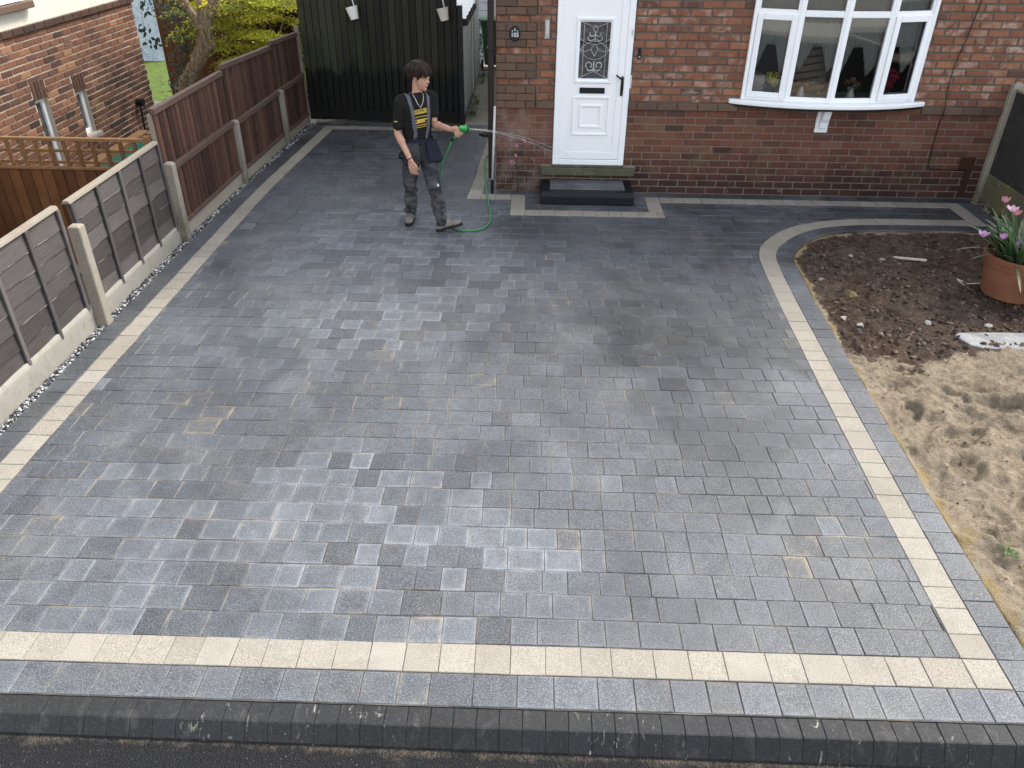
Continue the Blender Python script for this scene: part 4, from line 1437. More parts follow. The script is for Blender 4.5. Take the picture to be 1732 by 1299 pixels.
def bloom(m, c, r, col, n=26, pet=0.5):
    for k in range(n):
        d = Vector((random.gauss(0, 1), random.gauss(0, 1), random.gauss(0.3, 1))).normalized()
        q = Vector(c) + d * r * random.uniform(0.55, 1)
        s1 = d.orthogonal().normalized(); s2 = d.cross(s1)
        h = r * pet
        cc = tuple(x * random.uniform(0.7, 1.2) for x in col)
        m.add([q - s1 * h * 0.6, q + s2 * h * 0.6 + d * h * 0.3, q + s1 * h * 0.6, q - s2 * h * 0.6 + d * h * 0.3], [(0, 1, 2, 3)], [(*cc, 0)] * 4)
def bouquet(loc, label, heads, vase, vmat, leafn=30):
    t = thing('flower_vase', loc, label, 'flower vase', 'vases of flowers in the bay window')
    x, y, z = loc
    m = MB(); m.lathe(vase, loc, 16); m.build('vase', vmat, t, smooth=True)
    m = MB(); lf = MB()
    for dx, dy, dz, r_, col in heads:
        bloom(m, (x + dx, y + dy, z + dz), r_, col, 40)
        lf.col = (0.04, 0.09, 0.025, 0)
        lf.tube([(x, y, z + vase[-1][1] * 0.8), (x + dx * 0.7, y + dy * 0.7, z + dz * 0.75), (x + dx, y + dy, z + dz)], 0.003, 4)
    for k in range(leafn):
        d = Vector((random.gauss(0, 1), random.gauss(0, 1), random.uniform(0, 1))).normalized()
        q = Vector((x, y, z + vase[-1][1])) + d * random.uniform(0.02, 0.09)
        s1 = d.orthogonal().normalized()
        lf.add([q, q + d * 0.02 + s1 * 0.012, q + d * 0.05, q + d * 0.02 - s1 * 0.012], [(0, 1, 2, 3)], [(0.035, 0.075, 0.02, 0)] * 4)
    m.build('blossoms', 'flower', t); lf.build('leaves', 'leaf', t)
VS = [(0.030, 0), (0.045, 0.02), (0.05, 0.06), (0.032, 0.10), (0.024, 0.13), (0.03, 0.15)]
VP = [(0.045, 0), (0.058, 0.10), (0.062, 0.12)]
bouquet((3.165, 0.02, 1.142), 'yellow flowers in a dark pot behind the leftmost window light', [(0.0, -0.02, 0.20, 0.05, (0.75, 0.62, 0.02)), (0.03, -0.03, 0.24, 0.05, (0.75, 0.6, 0.02)), (-0.03, -0.01, 0.25, 0.05, (0.6, 0.5, 0.05)), (0.02, -0.04, 0.17, 0.045, (0.78, 0.66, 0.02))], VP, 'black_plastic')
bouquet((3.50, -0.045, 1.142), 'peach flowers in a white china vase before the dark slats', [(-0.05, 0, 0.19, 0.03, (0.6, 0.26, 0.17)), (0.0, 0, 0.20, 0.032, (0.62, 0.3, 0.22)), (0.05, 0, 0.18, 0.03, (0.6, 0.24, 0.16)), (0.02, -0.03, 0.17, 0.028, (0.6, 0.34, 0.26))], VS, 'china_white', 16)
bouquet((4.06, -0.05, 1.142), 'mixed peach and white flowers in the third window light', [(-0.06, 0, 0.20, 0.03, (0.6, 0.26, 0.17)), (0.0, 0, 0.23, 0.032, (0.6, 0.3, 0.2)), (0.06, 0, 0.19, 0.03, (0.6, 0.24, 0.16)), (0.02, -0.03, 0.16, 0.03, (0.6, 0.56, 0.5)), (-0.03, -0.03, 0.14, 0.03, (0.6, 0.56, 0.5))], VS, 'china_white', 40)
bouquet((4.47, 0.03, 1.142), 'large crimson flowers behind the rightmost window light', [(-0.05, -0.02, 0.26, 0.06, (0.50, 0.03, 0.09)), (0.03, -0.03, 0.29, 0.065, (0.52, 0.04, 0.10)), (0.07, -0.02, 0.24, 0.055, (0.5, 0.03, 0.08)), (-0.01, -0.04, 0.20, 0.06, (0.48, 0.03, 0.07)), (0.03, -0.03, 0.17, 0.05, (0.45, 0.03, 0.06))], VP, 'black_plastic')

# ---- small fittings on the wall
def text_mesh(body, size, ext=0.0):
    c = bpy.data.curves.new('lettering', 'FONT')
    c.body = body; c.size = size; c.align_x = 'CENTER'; c.align_y = 'CENTER'; c.extrude = ext; c.resolution_u = 3
    o = bpy.data.objects.new('lettering', c)
    COL.objects.link(o)
    dg = bpy.context.evaluated_depsgraph_get()
    me = bpy.data.meshes.new_from_object(o.evaluated_get(dg))
    COL.objects.unlink(o)
    bpy.data.objects.remove(o)
    vs = [tuple(q.co) for q in me.vertices]; fs = [tuple(p.vertices) for p in me.polygons]
    bpy.data.meshes.remove(me)
    return vs, fs
pq = thing('house_number_plaque', (0.215, -0.043, 1.80), 'black oval plaque with white number 105 on brick quoin', 'house number')
m = MB(); m.lathe([(1.0, 0), (1.0, 0.008), (0.93, 0.012)], (0, 0, 0), 32, lambda q: Vector((0.215 + q.x * 0.061, -0.0425 - q.z, 1.803 + q.y * 0.08)))
m.build('plate', 'black_plastic', pq)
m = MB(); vs, fs = text_mesh('105', 0.066, 0.001)
m.add([(0.215 + x * 0.92, -0.0565 - z, 1.790 + y) for x, y, z in vs], [f for f in fs]); m.build('numerals', 'white_paint', pq)
m = MB()
for dx, dz in ((-0.028, 0.030), (0.0, 0.050), (0.028, 0.030), (0, 0.036)):
    m.lathe([(0.006, 0), (0.006, 0.0016)], (0, 0, 0), 6, lambda q: Vector((0.215 + dx + q.x, -0.0552 - q.z, 1.803 + dz + q.y)))
m.build('emblem', 'white_paint', pq)
ks = thing('wall_thermometer', (0.572, -0.004, 1.75), 'slim grey metal fitting screwed beside the door frame', 'wall fitting')
m = MB(); m.box((0.545, -0.018, 1.75), (0.602, -0.004, 1.945)); m.build('back_plate', 'metal_grey', ks, bevel=0.004)
m = MB(); m.box((0.560, -0.040, 1.785), (0.590, -0.0185, 1.935)); m.build('tube_cover', 'pipe_pale', ks, bevel=0.006)
db = thing('doorbell', (1.62, -0.004, 1.548), 'black video doorbell on brick right of the door', 'doorbell')
m = MB(); m.box((1.602, -0.030, 1.548), (1.640, -0.003, 1.668)); m.build('case', 'black_plastic', db, bevel=0.008, seg=2)
m = MB(); m.lathe([(0.010, 0), (0.010, 0.004)], (0, 0, 0), 14, lambda q: Vector((1.621 + q.x, -0.0305 - q.z, 1.578 + q.y))); m.build('button', 'metal_grey', db)
m = MB(); m.lathe([(0.008, 0), (0.006, 0.005)], (0, 0, 0), 14, lambda q: Vector((1.621 + q.x, -0.0305 - q.z, 1.640 + q.y))); m.build('lens', 'rubber', db)
# cable down the wall and a rusty fixing
cb = MB()
cb.tube([(5.27, -0.0105, 2.6), (5.25, -0.0105, 2.2), (5.215, -0.0105, 1.82), (5.165, -0.0105, 1.54), (5.170, -0.010, 1.22), (5.185, -0.040, 1.09), (5.190, -0.040, 0.99), (5.188, -0.0105, 0.92), (5.185, -0.0105, 0.70), (5.200, -0.0105, 0.40), (5.23, -0.0105, 0.362), (5.45, -0.0105, 0.352), (5.70, -0.0105, 0.347)], 0.0055, 6)
tag(cb.build('wall_cable', 'cable_black', None, smooth=True), 'thin black cable running down the brick wall by the fence', 'cable')
ru = thing('rusty_plate', (5.64, -0.003, 0.36), 'rusty brown iron plate low on the wall near the fence', 'iron plate')
m = MB(); m.box((5.565, -0.022, 0.362), (5.735, -0.004, 0.505)); m.build('plate', 'iron_rust', ru, bevel=0.004)
m = MB(); m.box((5.66, -0.016, 0.03), (5.735, -0.004, 0.361)); m.build('strip', 'iron_rust', ru, bevel=0.003)

# ---- doorstep
ds = thing('doorstep', (1.1, -0.25, 0), 'black edged doorstep with grey paver tread below the front door', 'doorstep')
m = MB(); m.prism([(0.545, -0.495), (1.655, -0.495), (1.655, -0.014), (0.545, -0.014)], 0.003, 0.10)
m.add([(0.545, -0.495, 0.1002), (1.655, -0.495, 0.1002), (1.655, -0.014, 0.1002), (0.545, -0.014, 0.1002), (0.560, -0.470, 0.152), (1.640, -0.470, 0.152), (1.640, -0.014, 0.152), (0.560, -0.014, 0.152)],
      [(4, 5, 6, 7), (0, 1, 5, 4), (1, 2, 6, 5), (2, 3, 7, 6), (3, 0, 4, 7)])
m.build('block', 'step_black', ds, bevel=0.006, seg=2)
tp = []
for r_ in range(2):
    x = 0.662
    while x < 1.545:
        wd = random.choice((0.138, 0.173, 0.208)); e = min(1.553, x + wd)
        if 1.553 - e < 0.06: e = 1.553
        tp.append(piece([(x + 0.0015, -0.385 + r_ * 0.175), (e - 0.0015, -0.385 + r_ * 0.175), (e - 0.0015, -0.213 + r_ * 0.175), (x + 0.0015, -0.213 + r_ * 0.175)], 0.13, 0.157, 0.003, 0.025, GND, (random.uniform(0.4, 0.7), random.random() * 0.4, 0)))
        x = e
emit(tp, ds, 'tread_paver', 'paver')

# ---- downpipe and loose pale pipe at the corner
dp = thing('downpipe', (-0.055, -0.045, 0.2), 'dark brown rainwater downpipe at the left house corner', 'downpipe')
m = MB(); m.prism([(-0.090, -0.075), (-0.020, -0.075), (-0.020, -0.005), (-0.090, -0.005)], 0.17, 5.1); m.build('pipe', 'downpipe_brown', dp, bevel=0.012, seg=2)
for zz in (0.66, 1.62):
    m = MB(); m.box((-0.100, -0.085, zz), (-0.012, -0.003, zz + 0.045)); m.build('collar', 'downpipe_brown', dp, bevel=0.006)
m = MB(); m.lathe([(0.030, 0), (0.030, 0.05), (0.018, 0.055), (0.018, 0.10)], (0, 0, 0), 12, lambda q: Vector((-0.155 + q.z * 0.6, -0.06, 0.70 + q.y)) if False else Vector((-0.10 - q.z, -0.05 + q.x, 0.69 + q.y)))
m.build('tap', 'black_plastic', dp, smooth=True)
m = MB(); m.tube([(-0.040, -0.125, 0.17), (-0.008, -0.100, 1.03)], 0.0135, 10)
m2 = m.build('plastic_pipe', 'pipe_pale', None, smooth=True)
tag(m2, 'thin pale plastic pipe leaning on the brown downpipe', 'pipe')
m = MB(); m.lathe([(0.019, 0.0), (0.019, 0.165)], (-0.041, -0.127, 0.003), 10)
m.build('pipe_foot', 'black_plastic', m2)

# ================================================================== LEFT BOUNDARY
def post(parent, x, y, z1, mat, wx=0.10, wy=0.095, z0=-0.3, top=0.02):
    m = MB()
    x0, x1, y0, y1 = x - wx, x, y - wy / 2, y + wy / 2
    m.box((x0, y0, z0), (x1, y1, z1))
    m.add([(x0, y0, z1 + 0.0005), (x1, y0, z1 + 0.0005), (x1, y1, z1 + 0.0005), (x0, y1, z1 + 0.0005), (x0 + .02, y0 + .015, z1 + top), (x1 - .02, y0 + .015, z1 + top), (x1 - .02, y1 - .015, z1 + top), (x0 + .02, y1 - .015, z1 + top)],
          [(4, 5, 6, 7), (0, 1, 5, 4), (1, 2, 6, 5), (2, 3, 7, 6), (3, 0, 4, 7)])
    return m.build('post', mat, parent, bevel=0.008)

def gravel_board(parent, xa, ya, xb, yb, z1, mat, rough=0.0):
    m = MB()
    n = 40
    vs, fs = [], []
    for i in range(n + 1):
        t = i / n
        y = ya + (yb - ya) * t; x = xa + (xb - xa) * t
        dz = rough * 0.5 * (fbm(y * 3, 1.3, 0, 2)) if rough else 0
        bul = lambda k: rough * (0.5 + 0.8 * fbm(y * 5, k, 2, 3)) if rough else 0
        vs += [(x, y, -0.3), (x + bul(0) * 0.6, y, 0.02), (x + bul(2.1), y, z1 * 0.45), (x + bul(4) * 0.9, y, z1 * 0.8), (x, y, z1 + dz), (x - 0.04, y, z1 + dz), (x - 0.045, y, -0.3)]
    for i in range(n):
        for j in range(6):
            a = i * 7 + j
            fs.append((a, a + 7, a + 8, a + 1))
    fs += [tuple(range(7)), tuple(n * 7 + j for j in range(6, -1, -1))]
    fs = [f[::-1] for f in fs]
    m.add(vs, fs)
    return m.build('gravel_board', mat, parent, smooth=bool(rough))

gf = thing('lap_panel_fence', (-3.22, -3.65, 0), 'weathered grey horizontal lap panel fence with concrete posts', 'fence')
post(gf, -3.165, -5.62, 0.93, 'concrete_post_clean')
post(gf, -3.140, -3.655, 0.875, 'concrete_post_clean', top=0.014)
def lap_panel(xa, ya, xb, yb, z0, z1, lab):
    """waney lap panel: five wide boards, battens, capping"""
    p = MB()
    p.box((-0.001, ya, z1 - 0.012), (0.0, ya + 0.001, z1 - 0.011), lambda x, y, z: (xa + x, y, z))
    X = lambda y: xa + (xb - xa) * (y - ya) / (yb - ya)
    cap = MB(); cap.col = (0.55, 0, 0, 0)
    cap.add([(X(ya) - 0.045, ya, z1), (X(ya) + 0.030, ya, z1), (X(yb) + 0.030, yb, z1), (X(yb) - 0.045, yb, z1), (X(ya) - 0.030, ya, z1 + 0.028), (X(ya) + 0.018, ya, z1 + 0.028), (X(yb) + 0.018, yb, z1 + 0.028), (X(yb) - 0.030, yb, z1 + 0.028)],
            [(3, 2, 1, 0), (4, 5, 6, 7), (0, 1, 5, 4), (1, 2, 6, 5), (2, 3, 7, 6), (3, 0, 4, 7)])
    po = cap.build('panel', 'wood_cap', gf, bevel=0.004)
    nb = 6
    H = (z1 - z0) / nb
    for i in range(nb):
        m = MB()
        zb, zt = z0 + i * H - 0.012, z0 + (i + 1) * H + 0.012
        n = 26
        r_ = random.random()
        vs, fs, cs = [], [], []
        for k in range(n + 1):
            y = ya + (yb - ya) * k / n
            wv = 0.009 * fbm(y * 3 + i * 5, i * 3.1, 0, 3)
            x = X(y)
            e = 0.002 * math.sin(k * 0.9 + i)
            vs += [(x + 0.014 + e, y, zb + wv), (x + 0.004 + e, y, zt), (x - 0.002, y, zt), (x + 0.003 + e, y, zb + wv), (x + 0.0145 + e, y, zb + wv + 0.006)]
            pl = 1.0 if fbm(y * 2.2, i * 7.7, 0, 2) > 0.12 else 0.0
            cs += [(r_, pl, 0, 0), (r_, 0, 0, 0), (r_, 0, 0, 0), (r_, pl, 0, 0), (r_, 0, 0, 0)]
        for k in range(n):
            a = k * 5
            for u, v in ((0, 4), (4, 1), (1, 2), (2, 3), (3, 0)):
                fs.append((a + u, a + 5 + u, a + 5 + v, a + v)[::1])
        fs += [(0, 4, 1, 2, 3), tuple(n * 5 + q for q in (3, 2, 1, 4, 0))]
        m.add(vs, fs, cs)
        m.build('board', 'wood_grey', po)
    for t in (0.0, 0.25, 0.5, 0.75, 1.0):
        m = MB(); m.col = (random.random(), 0, 0, 0)
        y = ya + 0.022 + (yb - ya - 0.044) * t
        lo = z0 - 0.03 - random.random() * 0.012
        m.box((0.0165, y - 0.019, lo), (0.036, y + 0.019, z1 - 0.001), lambda x, yy, z: (X(y) + x, yy, z))
        m.build('batten', 'wood_grey_batten', po, bevel=0.003)
    return po
lap_panel(-3.262, -5.56, -3.260, -3.735, 0.185, 1.045, '')
lap_panel(-3.258, -3.575, -3.262, -1.845, 0.165, 1.025, '')
gravel_board(gf, -3.232, -5.57, -3.232, -3.71, 0.205, 'concrete_pale', 0.012)
gravel_board(gf, -3.230, -3.60, -3.232, -1.83, 0.175, 'concrete_pale', 0.010)

bf = thing('closeboard_fence', (-3.2, 0.7, 0), 'dark brown vertical board fence with stacked upper panels beside gravel', 'fence')
post(bf, -3.165, -1.765, 0.80, 'concrete_post')
post(bf, -3.140, 0.125, 0.745, 'concrete_post')
post(bf, -3.085, 1.905, 0.72, 'concrete_post')
def feather_panel(name, xa, ya, xb, yb, z0, z1, n, cap, foot, lift=0.0):
    X = lambda y: xa + (xb - xa) * (y - ya) / (yb - ya)
    rl = MB(); rl.col = (0.6, 0, 0, 0)
    def rail(za, zb, d0, d1):
        rl.box((d0, ya, za), (d1, yb, zb), lambda x, y, z: (X(y) + x, y, z + (lift * (yb - y) / (yb - ya) if z > z1 - 0.1 else 0)))
    rail(z1 - 0.012, z1 + 0.045, -0.022, 0.034)
    if foot:
        rail(z0 - 0.01, z0 + 0.04, -0.01, 0.028)
    rail(z0 + 0.06, z0 + 0.10, -0.045, -0.0125)
    po = rl.build(name, 'wood_brown_rail', bf, bevel=0.004)
    lap_shade = MB(); lap_shade.col = (0.0, 0, 0, 0)  # dark sheet added behind the gaps to draw the lap shadows
    lap_shade.box((-0.012, ya, z0 + (0.041 if foot else 0.0)), (-0.0065, yb, z1 - 0.013), lambda x, y, z: (X(y) + x, y, z))
    lap_shade.build('backing_board', 'wood_brown', po)
    w_ = (yb - ya) / n
    for i in range(n):
        m = MB(); m.col = (min(1, max(0, random.gauss(0.5, 0.25))), 0, 0, 0)
        y0, y1 = ya + i * w_ + 0.008, ya + (i + 1) * w_ - 0.008
        x0, x1 = X(y0), X(y1)
        zz = z0 + (0.041 if foot else 0.0) + random.uniform(0, 0.004)
        dx = random.uniform(-0.003, 0.003)
        m.prism([(x0 - 0.006, y0), (x0 + 0.014 + dx, y0), (x0 + 0.019 + dx, y0 + 0.006), (x1 + 0.015 + dx, y1), (x1 - 0.006, y1)][::-1], zz, z1 - 0.0125 + lift * (yb - y1) / (yb - ya))
        m.build('board', 'wood_brown', po)
    return po
YS = [(-1.70, 0.065, -3.228, -3.200), (0.185, 1.845, -3.197, -3.150), (1.965, 3.06, -3.147, -3.105)]
for i, (ya, yb, xa, xb) in enumerate(YS):
    zl = (0.150, 0.130, 0.12)[i]
    feather_panel('lower_panel', xa, ya, xb, yb, zl, (0.725, 0.700, 0.70)[i], (17, 16, 10)[i], True, True)
    zu = (0.80, 0.775, 0.775)[i]
    feather_panel('upper_panel', xa - 0.030, ya - 0.10, xb - 0.030, yb - 0.008, zu - 0.03, (1.300, 1.285, 1.275)[i], (19, 18, 11)[i], True, False, (0.0, 0.075, 0.06)[i])
    gravel_board(bf, xa - 0.004, ya - 0.01, xb + 0.0, yb + 0.01, zl - 0.004, 'concrete_board')
    m = MB(); m.col = (0.4, 0, 0, 0)
    m.box((xa - 0.075, ya - 0.12, -0.3), (xa - 0.035, ya - 0.085, 1.29)); m.build('backing_post', 'wood_cap', bf)
m = MB(); m.col = (0.3, 0, 0, 0)
m.box((-3.15, 3.065, -0.02), (-3.085, 3.125, 1.40)); m.build('end_post', 'wood_cap', bf, bevel=0.005)

# ---- the black gate
gt = thing('wooden_gate', (-1.9, 3.17, 0), 'tall black boarded double gate, algae green at its left', 'gate')
x, i = -3.085, 0
while x < -0.75:
    wd = 0.1035
    e = min(-0.718, x + wd)
    m = MB(); m.col = (random.random(), 0, 0, 0)
    m.prism([(x + 0.0025, 3.150), (x + 0.010, 3.142), (e - 0.010, 3.142), (e - 0.0025, 3.150), (e - 0.0025, 3.168), (x + 0.0025, 3.168)], 0.195, 2.05)
    m.build('plank', 'gate', gt)
    x = e
m = MB(); m.col = (0.4, 0, 0, 0); m.box((-3.083, 3.147, 0.035), (-0.72, 3.175, 0.193)); m.build('bottom_rail', 'gate', gt, bevel=0.004)
m = MB(); m.box((-3.083, 3.1685, 0.195), (-0.72, 3.185, 2.05)); m.build('backing_board', 'gate', gt)
m = MB(); m.box((-0.716, 3.13, -0.05), (-0.640, 3.215, 1.70)); m.build('gate_post', 'black_plastic', gt, bevel=0.006)
def bucket(x, z, tilt_, mat, lab):
    t = thing('hanging_bucket', (x, 3.06, z), lab, 'bucket', 'buckets hung on the black gate')
    M = Matrix.Rotation(tilt_, 3, 'Y') @ Matrix.Rotation(rad(-6), 3, 'X')
    fm = lambda q: M @ q
    m = MB()
    m.lathe([(0.0, -0.085), (0.058, -0.085), (0.086, 0.08), (0.092, 0.08), (0.092, 0.088), (0.082, 0.088), (0.056, -0.075), (0.0, -0.072)], (x, 3.045, z), 24, fm)
    m.build('pail', mat, t, smooth=False)
    m = MB()
    m.tube([(x + 0.005 + 0.02 * math.cos(tilt_), 3.12, z + 0.02), (x - 0.005, 3.115, z + 0.14), (x - 0.035, 3.125, z + 0.30), (x - 0.05, 3.140, z + 0.36)], 0.009, 6)
    m.build('strap', 'white_paint', t, smooth=True)
bucket(-2.235, 1.590, rad(-14), 'white_paint', 'white bucket hanging on the left half of the black gate')
bucket(-0.905, 1.590, rad(-12), 'cream_enamel', 'cream bucket hanging at the right end of the black gate')

# ---- side passage
m = MB(); m.box((-0.64, 3.105, -0.33), (0.0, 10.5, -0.004))
tag(m.build('path', 'concrete_path'), 'stained concrete side path beyond the gate', kind='structure')
ga = thing('garage', (-1.6, 5.4, 0), 'white painted garage wall beside the side path', 'garage')
bk = []
for i in range(19):
    y = 3.32 - (0.11 if i % 2 else 0)
    while y < 5.35:
        a, b = max(3.32, y), min(5.36, y + 0.225)
        if b - a > 0.03:
            bk.append(piece([(a + 0.004, i * 0.08 + 0.004), (b - 0.004, i * 0.08 + 0.004), (b - 0.004, i * 0.08 + 0.076), (a + 0.004, i * 0.08 + 0.076)], -0.03, 0.0, 0.005, 0.02, lambda u, v, w_: (-0.672 + w_, u, v), (random.random(), 0, 0)))
        y += 0.225
m = MB(); m.box((-2.6, 3.30, -0.3), (-0.676, 5.37, 1.52)); m.box((-2.6, 5.371, -0.3), (-0.66, 7.25, 1.44)); m.build('wall', 'white_block', ga)
emit(bk, ga, 'brick', 'white_block', 'bricks', 300)
m = MB(); m.tube([(-0.655, 5.42, 0.0), (-0.655, 5.42, 1.45)], 0.022, 8); m.build('drainpipe', 'black_plastic', ga)
m = MB(); m.tube([(-0.655, 5.36, 0.0), (-0.655, 5.36, 1.5)], 0.016, 8); m.build('white_conduit', 'white_paint', ga)
m = MB()
for k in range(9):
    z = 1.53 + 0.012 * k
    m.add([(-2.7, 3.28, z + 0.25), (-0.60 + 0.0 * k, 3.30 + 0.22 * k, 1.50 + 0.02 * (k % 2)), (-0.60, 3.50 + 0.22 * k, 1.53 - 0.02 * (k % 2)), (-2.7, 3.5 + .22 * k, z + 0.25)], [(0, 1, 2, 3)])
m.build('roof_sheet', 'white_paint', ga)
m = MB(); m.box((-0.655, 3.33, 1.40), (-0.58, 5.40, 1.47)); m.build('fascia', 'panel_dark', ga)
bw = MB(); bw.box((-3.5, 9.6, -0.3), (3.0, 9.8, 2.6))
ob = thing('outbuilding', (-0.5, 9.7, -0.3), 'pale grey clad outbuilding at the end of the side path', 'outbuilding')
bw.build('wall', 'rough_white', ob)
for i in range(18):
    m = MB(); m.box((-3.5, 9.575, -0.28 + i * 0.16), (3.0, 9.599, -0.13 + i * 0.16), lambda x, y, z: (x, y, z)); m.build('cladding_board', 'rough_white', ob, bevel=0.006)
m = MB(); m.box((-0.62, 9.50, -0.01), (-0.52, 9.574, 2.6)); m.build('corner_trim', 'white_paint', ob)
wb = thing('wheelie_bin', (-0.32, 7.65, 0), 'dark green wheelie bin standing on the side path', 'wheelie bin')
m = MB()
def bin_ring(z, x0, x1, y0, y1): return [(x0, y0, z), (x1, y0, z), (x1, y1, z), (x0, y1, z)]
vs = bin_ring(0.09, -0.57, -0.12, 7.46, 7.84) + bin_ring(0.84, -0.625, -0.06, 7.38, 7.95) + bin_ring(0.845, -0.645, -0.04, 7.36, 7.97) + bin_ring(0.90, -0.645, -0.04, 7.36, 7.97)
fs = [(3, 2, 1, 0)] + [(k * 4 + i, k * 4 + (i + 1) % 4, (k + 1) * 4 + (i + 1) % 4, (k + 1) * 4 + i) for k in range(3) for i in range(4)] + [(12, 13, 14, 15)]
m.add(vs, fs); m.build('body', 'bin_green', wb, bevel=0.012)
m = MB(); m.prism([(-0.655, 7.33), (-0.03, 7.33), (-0.03, 7.99), (-0.655, 7.99)], 0.902, 0.95); m.build('lid', 'bin_green', wb, bevel=0.015, seg=2)
for xx in (-0.615, -0.115):
    m = MB(); m.lathe([(0.03, -0.025), (0.095, -0.025), (0.10, -0.015), (0.10, 0.015), (0.095, 0.025), (0.03, 0.025)], (xx, 7.43, 0.10), 20, lambda q: Vector((q.z, q.x, q.y)))
    wo = m.build('wheel', 'rubber', wb)
    m = MB(); m.lathe([(0.045, -0.029), (0.045, 0.029)], (xx, 7.43, 0.10), 14, lambda q: Vector((q.z, q.x, q.y))); m.build('hub', 'metal_grey', wo)

def leaf_quad(m, q, d, up, L_, W_, col):
    d = d.normalized()
    s_ = d.cross(up)
    s_ = s_.normalized() if s_.length > 1e-4 else d.orthogonal().normalized()
    n_ = s_.cross(d)
    m.add([q, q + d * L_ * 0.45 + s_ * W_ - n_ * L_ * 0.05, q + d * L_ - n_ * L_ * 0.18, q + d * L_ * 0.45 - s_ * W_ - n_ * L_ * 0.05], [(0, 1, 2), (0, 2, 3)], [(*col, 0)] * 4)
# ivy and weeds at the garage foot
wd_ = MB()
for (cx, cy, n, sp) in ((-0.61, 3.75, 90, 0.14), (-0.60, 4.6, 50, 0.10), (-0.61, 6.2, 60, 0.12), (-0.61, 6.9, 60, 0.1)):
    for k in range(n):
        q = Vector((cx + random.uniform(0, 0.10), cy + random.gauss(0, sp), random.uniform(0.0, 0.13)))
        leaf_quad(wd_, q, Vector((random.gauss(0.3, 0.6), random.gauss(0, 0.7), random.uniform(0, 0.8))), Vector((0, 0, 1)), random.uniform(0.03, 0.06), 0.014, (0.08 * random.uniform(.6, 1.3), 0.13 * random.uniform(.6, 1.3), 0.03))
tag(wd_.build('weeds', 'leaf'), 'small green weeds growing along the garage wall foot', 'weeds', kind='stuff')
pl_ = MB(); pc_ = Vector((-0.70, 7.9, 0.55))
for k in range(260):
    q = pc_ + Vector((random.gauss(0, 0.06), random.gauss(0, 0.15), random.uniform(-0.35, 0.35)))
    leaf_quad(pl_, q, Vector((random.gauss(0.4, 0.6), random.gauss(-0.3, 0.6), random.gauss(-0.2, 0.5))), Vector((0, 0, 1)), random.uniform(0.05, 0.08), 0.02, (0.03 * random.uniform(.6, 1.4), 0.055 * random.uniform(.6, 1.4), 0.02))
cpo = thing('climbing_plant', (-0.70, 7.9, 0.0), 'dark leafy climber hanging beside the wheelie bin', 'climber')
pl_.build('foliage', 'leaf', cpo)
m = MB(); m.tube([(-0.70, 7.9, -0.02), (-0.71, 7.92, 0.5), (-0.70, 7.9, 0.9)], 0.008, 5); m.build('stem', 'bark', cpo)

# ================================================================== NEXT DOOR
nb = thing('neighbour_house', (-5.5, 0, -0.3), 'brown brick side wall of the house next door, pale render above', 'house')
NX = -5.5
NW = lambda u, v, w_: (NX + w_, u, v)
NY1 = 3.06
W1 = (0.030, 0.300, -0.05, 0.965)
W2 = (0.945, 1.205, 0.315, 0.865)
m = MB()
def nbx(a, b, z0, z1): m.box((NX - 0.25, a, z0), (NX - 0.008, b, z1))
nbx(-6.0, W1[0], -0.32, 1.69); nbx(W1[1], W2[0], -0.32, 1.69); nbx(W2[1], NY1 - 0.008, -0.32, 1.69)
nbx(W1[0], W1[1], -0.32, W1[2]); nbx(W1[0], W1[1], W1[3], 1.69); nbx(W2[0], W2[1], -0.32, W2[2]); nbx(W2[0], W2[1], W2[3], 1.69)
m.box((-12, NY1 - 0.25, -0.32), (NX - 0.251, NY1 - 0.008, 5.2))
m.build('wall', 'mortar_neighbour', nb)
m = MB(); m.box((NX - 0.25, -6, 1.775), (NX + 0.006, NY1 - 0.004, 5.2)); m.build('render', 'render_pebbledash', nb)
m = MB(); m.add([(-12, -6.3, 5.2), (NX + 0.3, -6.3, 5.2), (NX + 0.3, NY1 + 0.3, 5.2), (-12, NY1 + 0.3, 5.2), (-9, -2, 7.6), (-9, NY1 - 2.5, 7.6)], [(0, 1, 4), (1, 2, 5, 4), (2, 3, 5), (3, 0, 4, 5), (3, 2, 1, 0)])
m.build('roof', 'panel_dark', nb)
NG, NBL = 0.0765, 0.225
nbk, band = [], []
zz = 1.69
i = 0
while zz > -0.3:
    z1 = zz; z0 = zz - NG
    zm = (z0 + z1) / 2
    iv = [(-2.4, NY1)]
    if W1[2] < zm < W1[3]: iv = cut(iv, W1[0], W1[1])
    if W1[3] < zm < W1[3] + 0.215: iv = cut(iv, W1[0] - 0.02, W1[1] + 0.02)
    if W2[2] < zm < W2[3]: iv = cut(iv, W2[0], W2[1])
    if W2[3] < zm < W2[3] + 0.215: iv = cut(iv, W2[0] - 0.02, W2[1] + 0.02)
    if i in (2, 3): iv = cut(iv, 0.985, 1.175)
    for a, b in iv:
        y = math.floor(a / NBL) * NBL - (NBL / 2 if i % 2 else 0)
        while y < b:
            a_, b_ = max(a, y), min(b, y + NBL)
            y += NBL
            if b_ - a_ < 0.03: continue
            g = 0.0068
            rr = random.gauss(0.5, 0.2) if random.random() > 0.13 else random.uniform(0, 0.15) if random.random() < 0.7 else 1.0
            nbk.append(piece([(a_ + g, z0 + g), (b_ - g, z0 + g), (b_ - g, z1 - g), (a_ + g, z1 - g)], -0.05, random.uniform(-0.002, 0.003), 0.005, 0.018, NW, (min(1, max(0, rr)), 0, 0), 0.003))
    zz -= NG; i += 1
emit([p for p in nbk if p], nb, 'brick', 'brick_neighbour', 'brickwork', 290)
y = -2.3
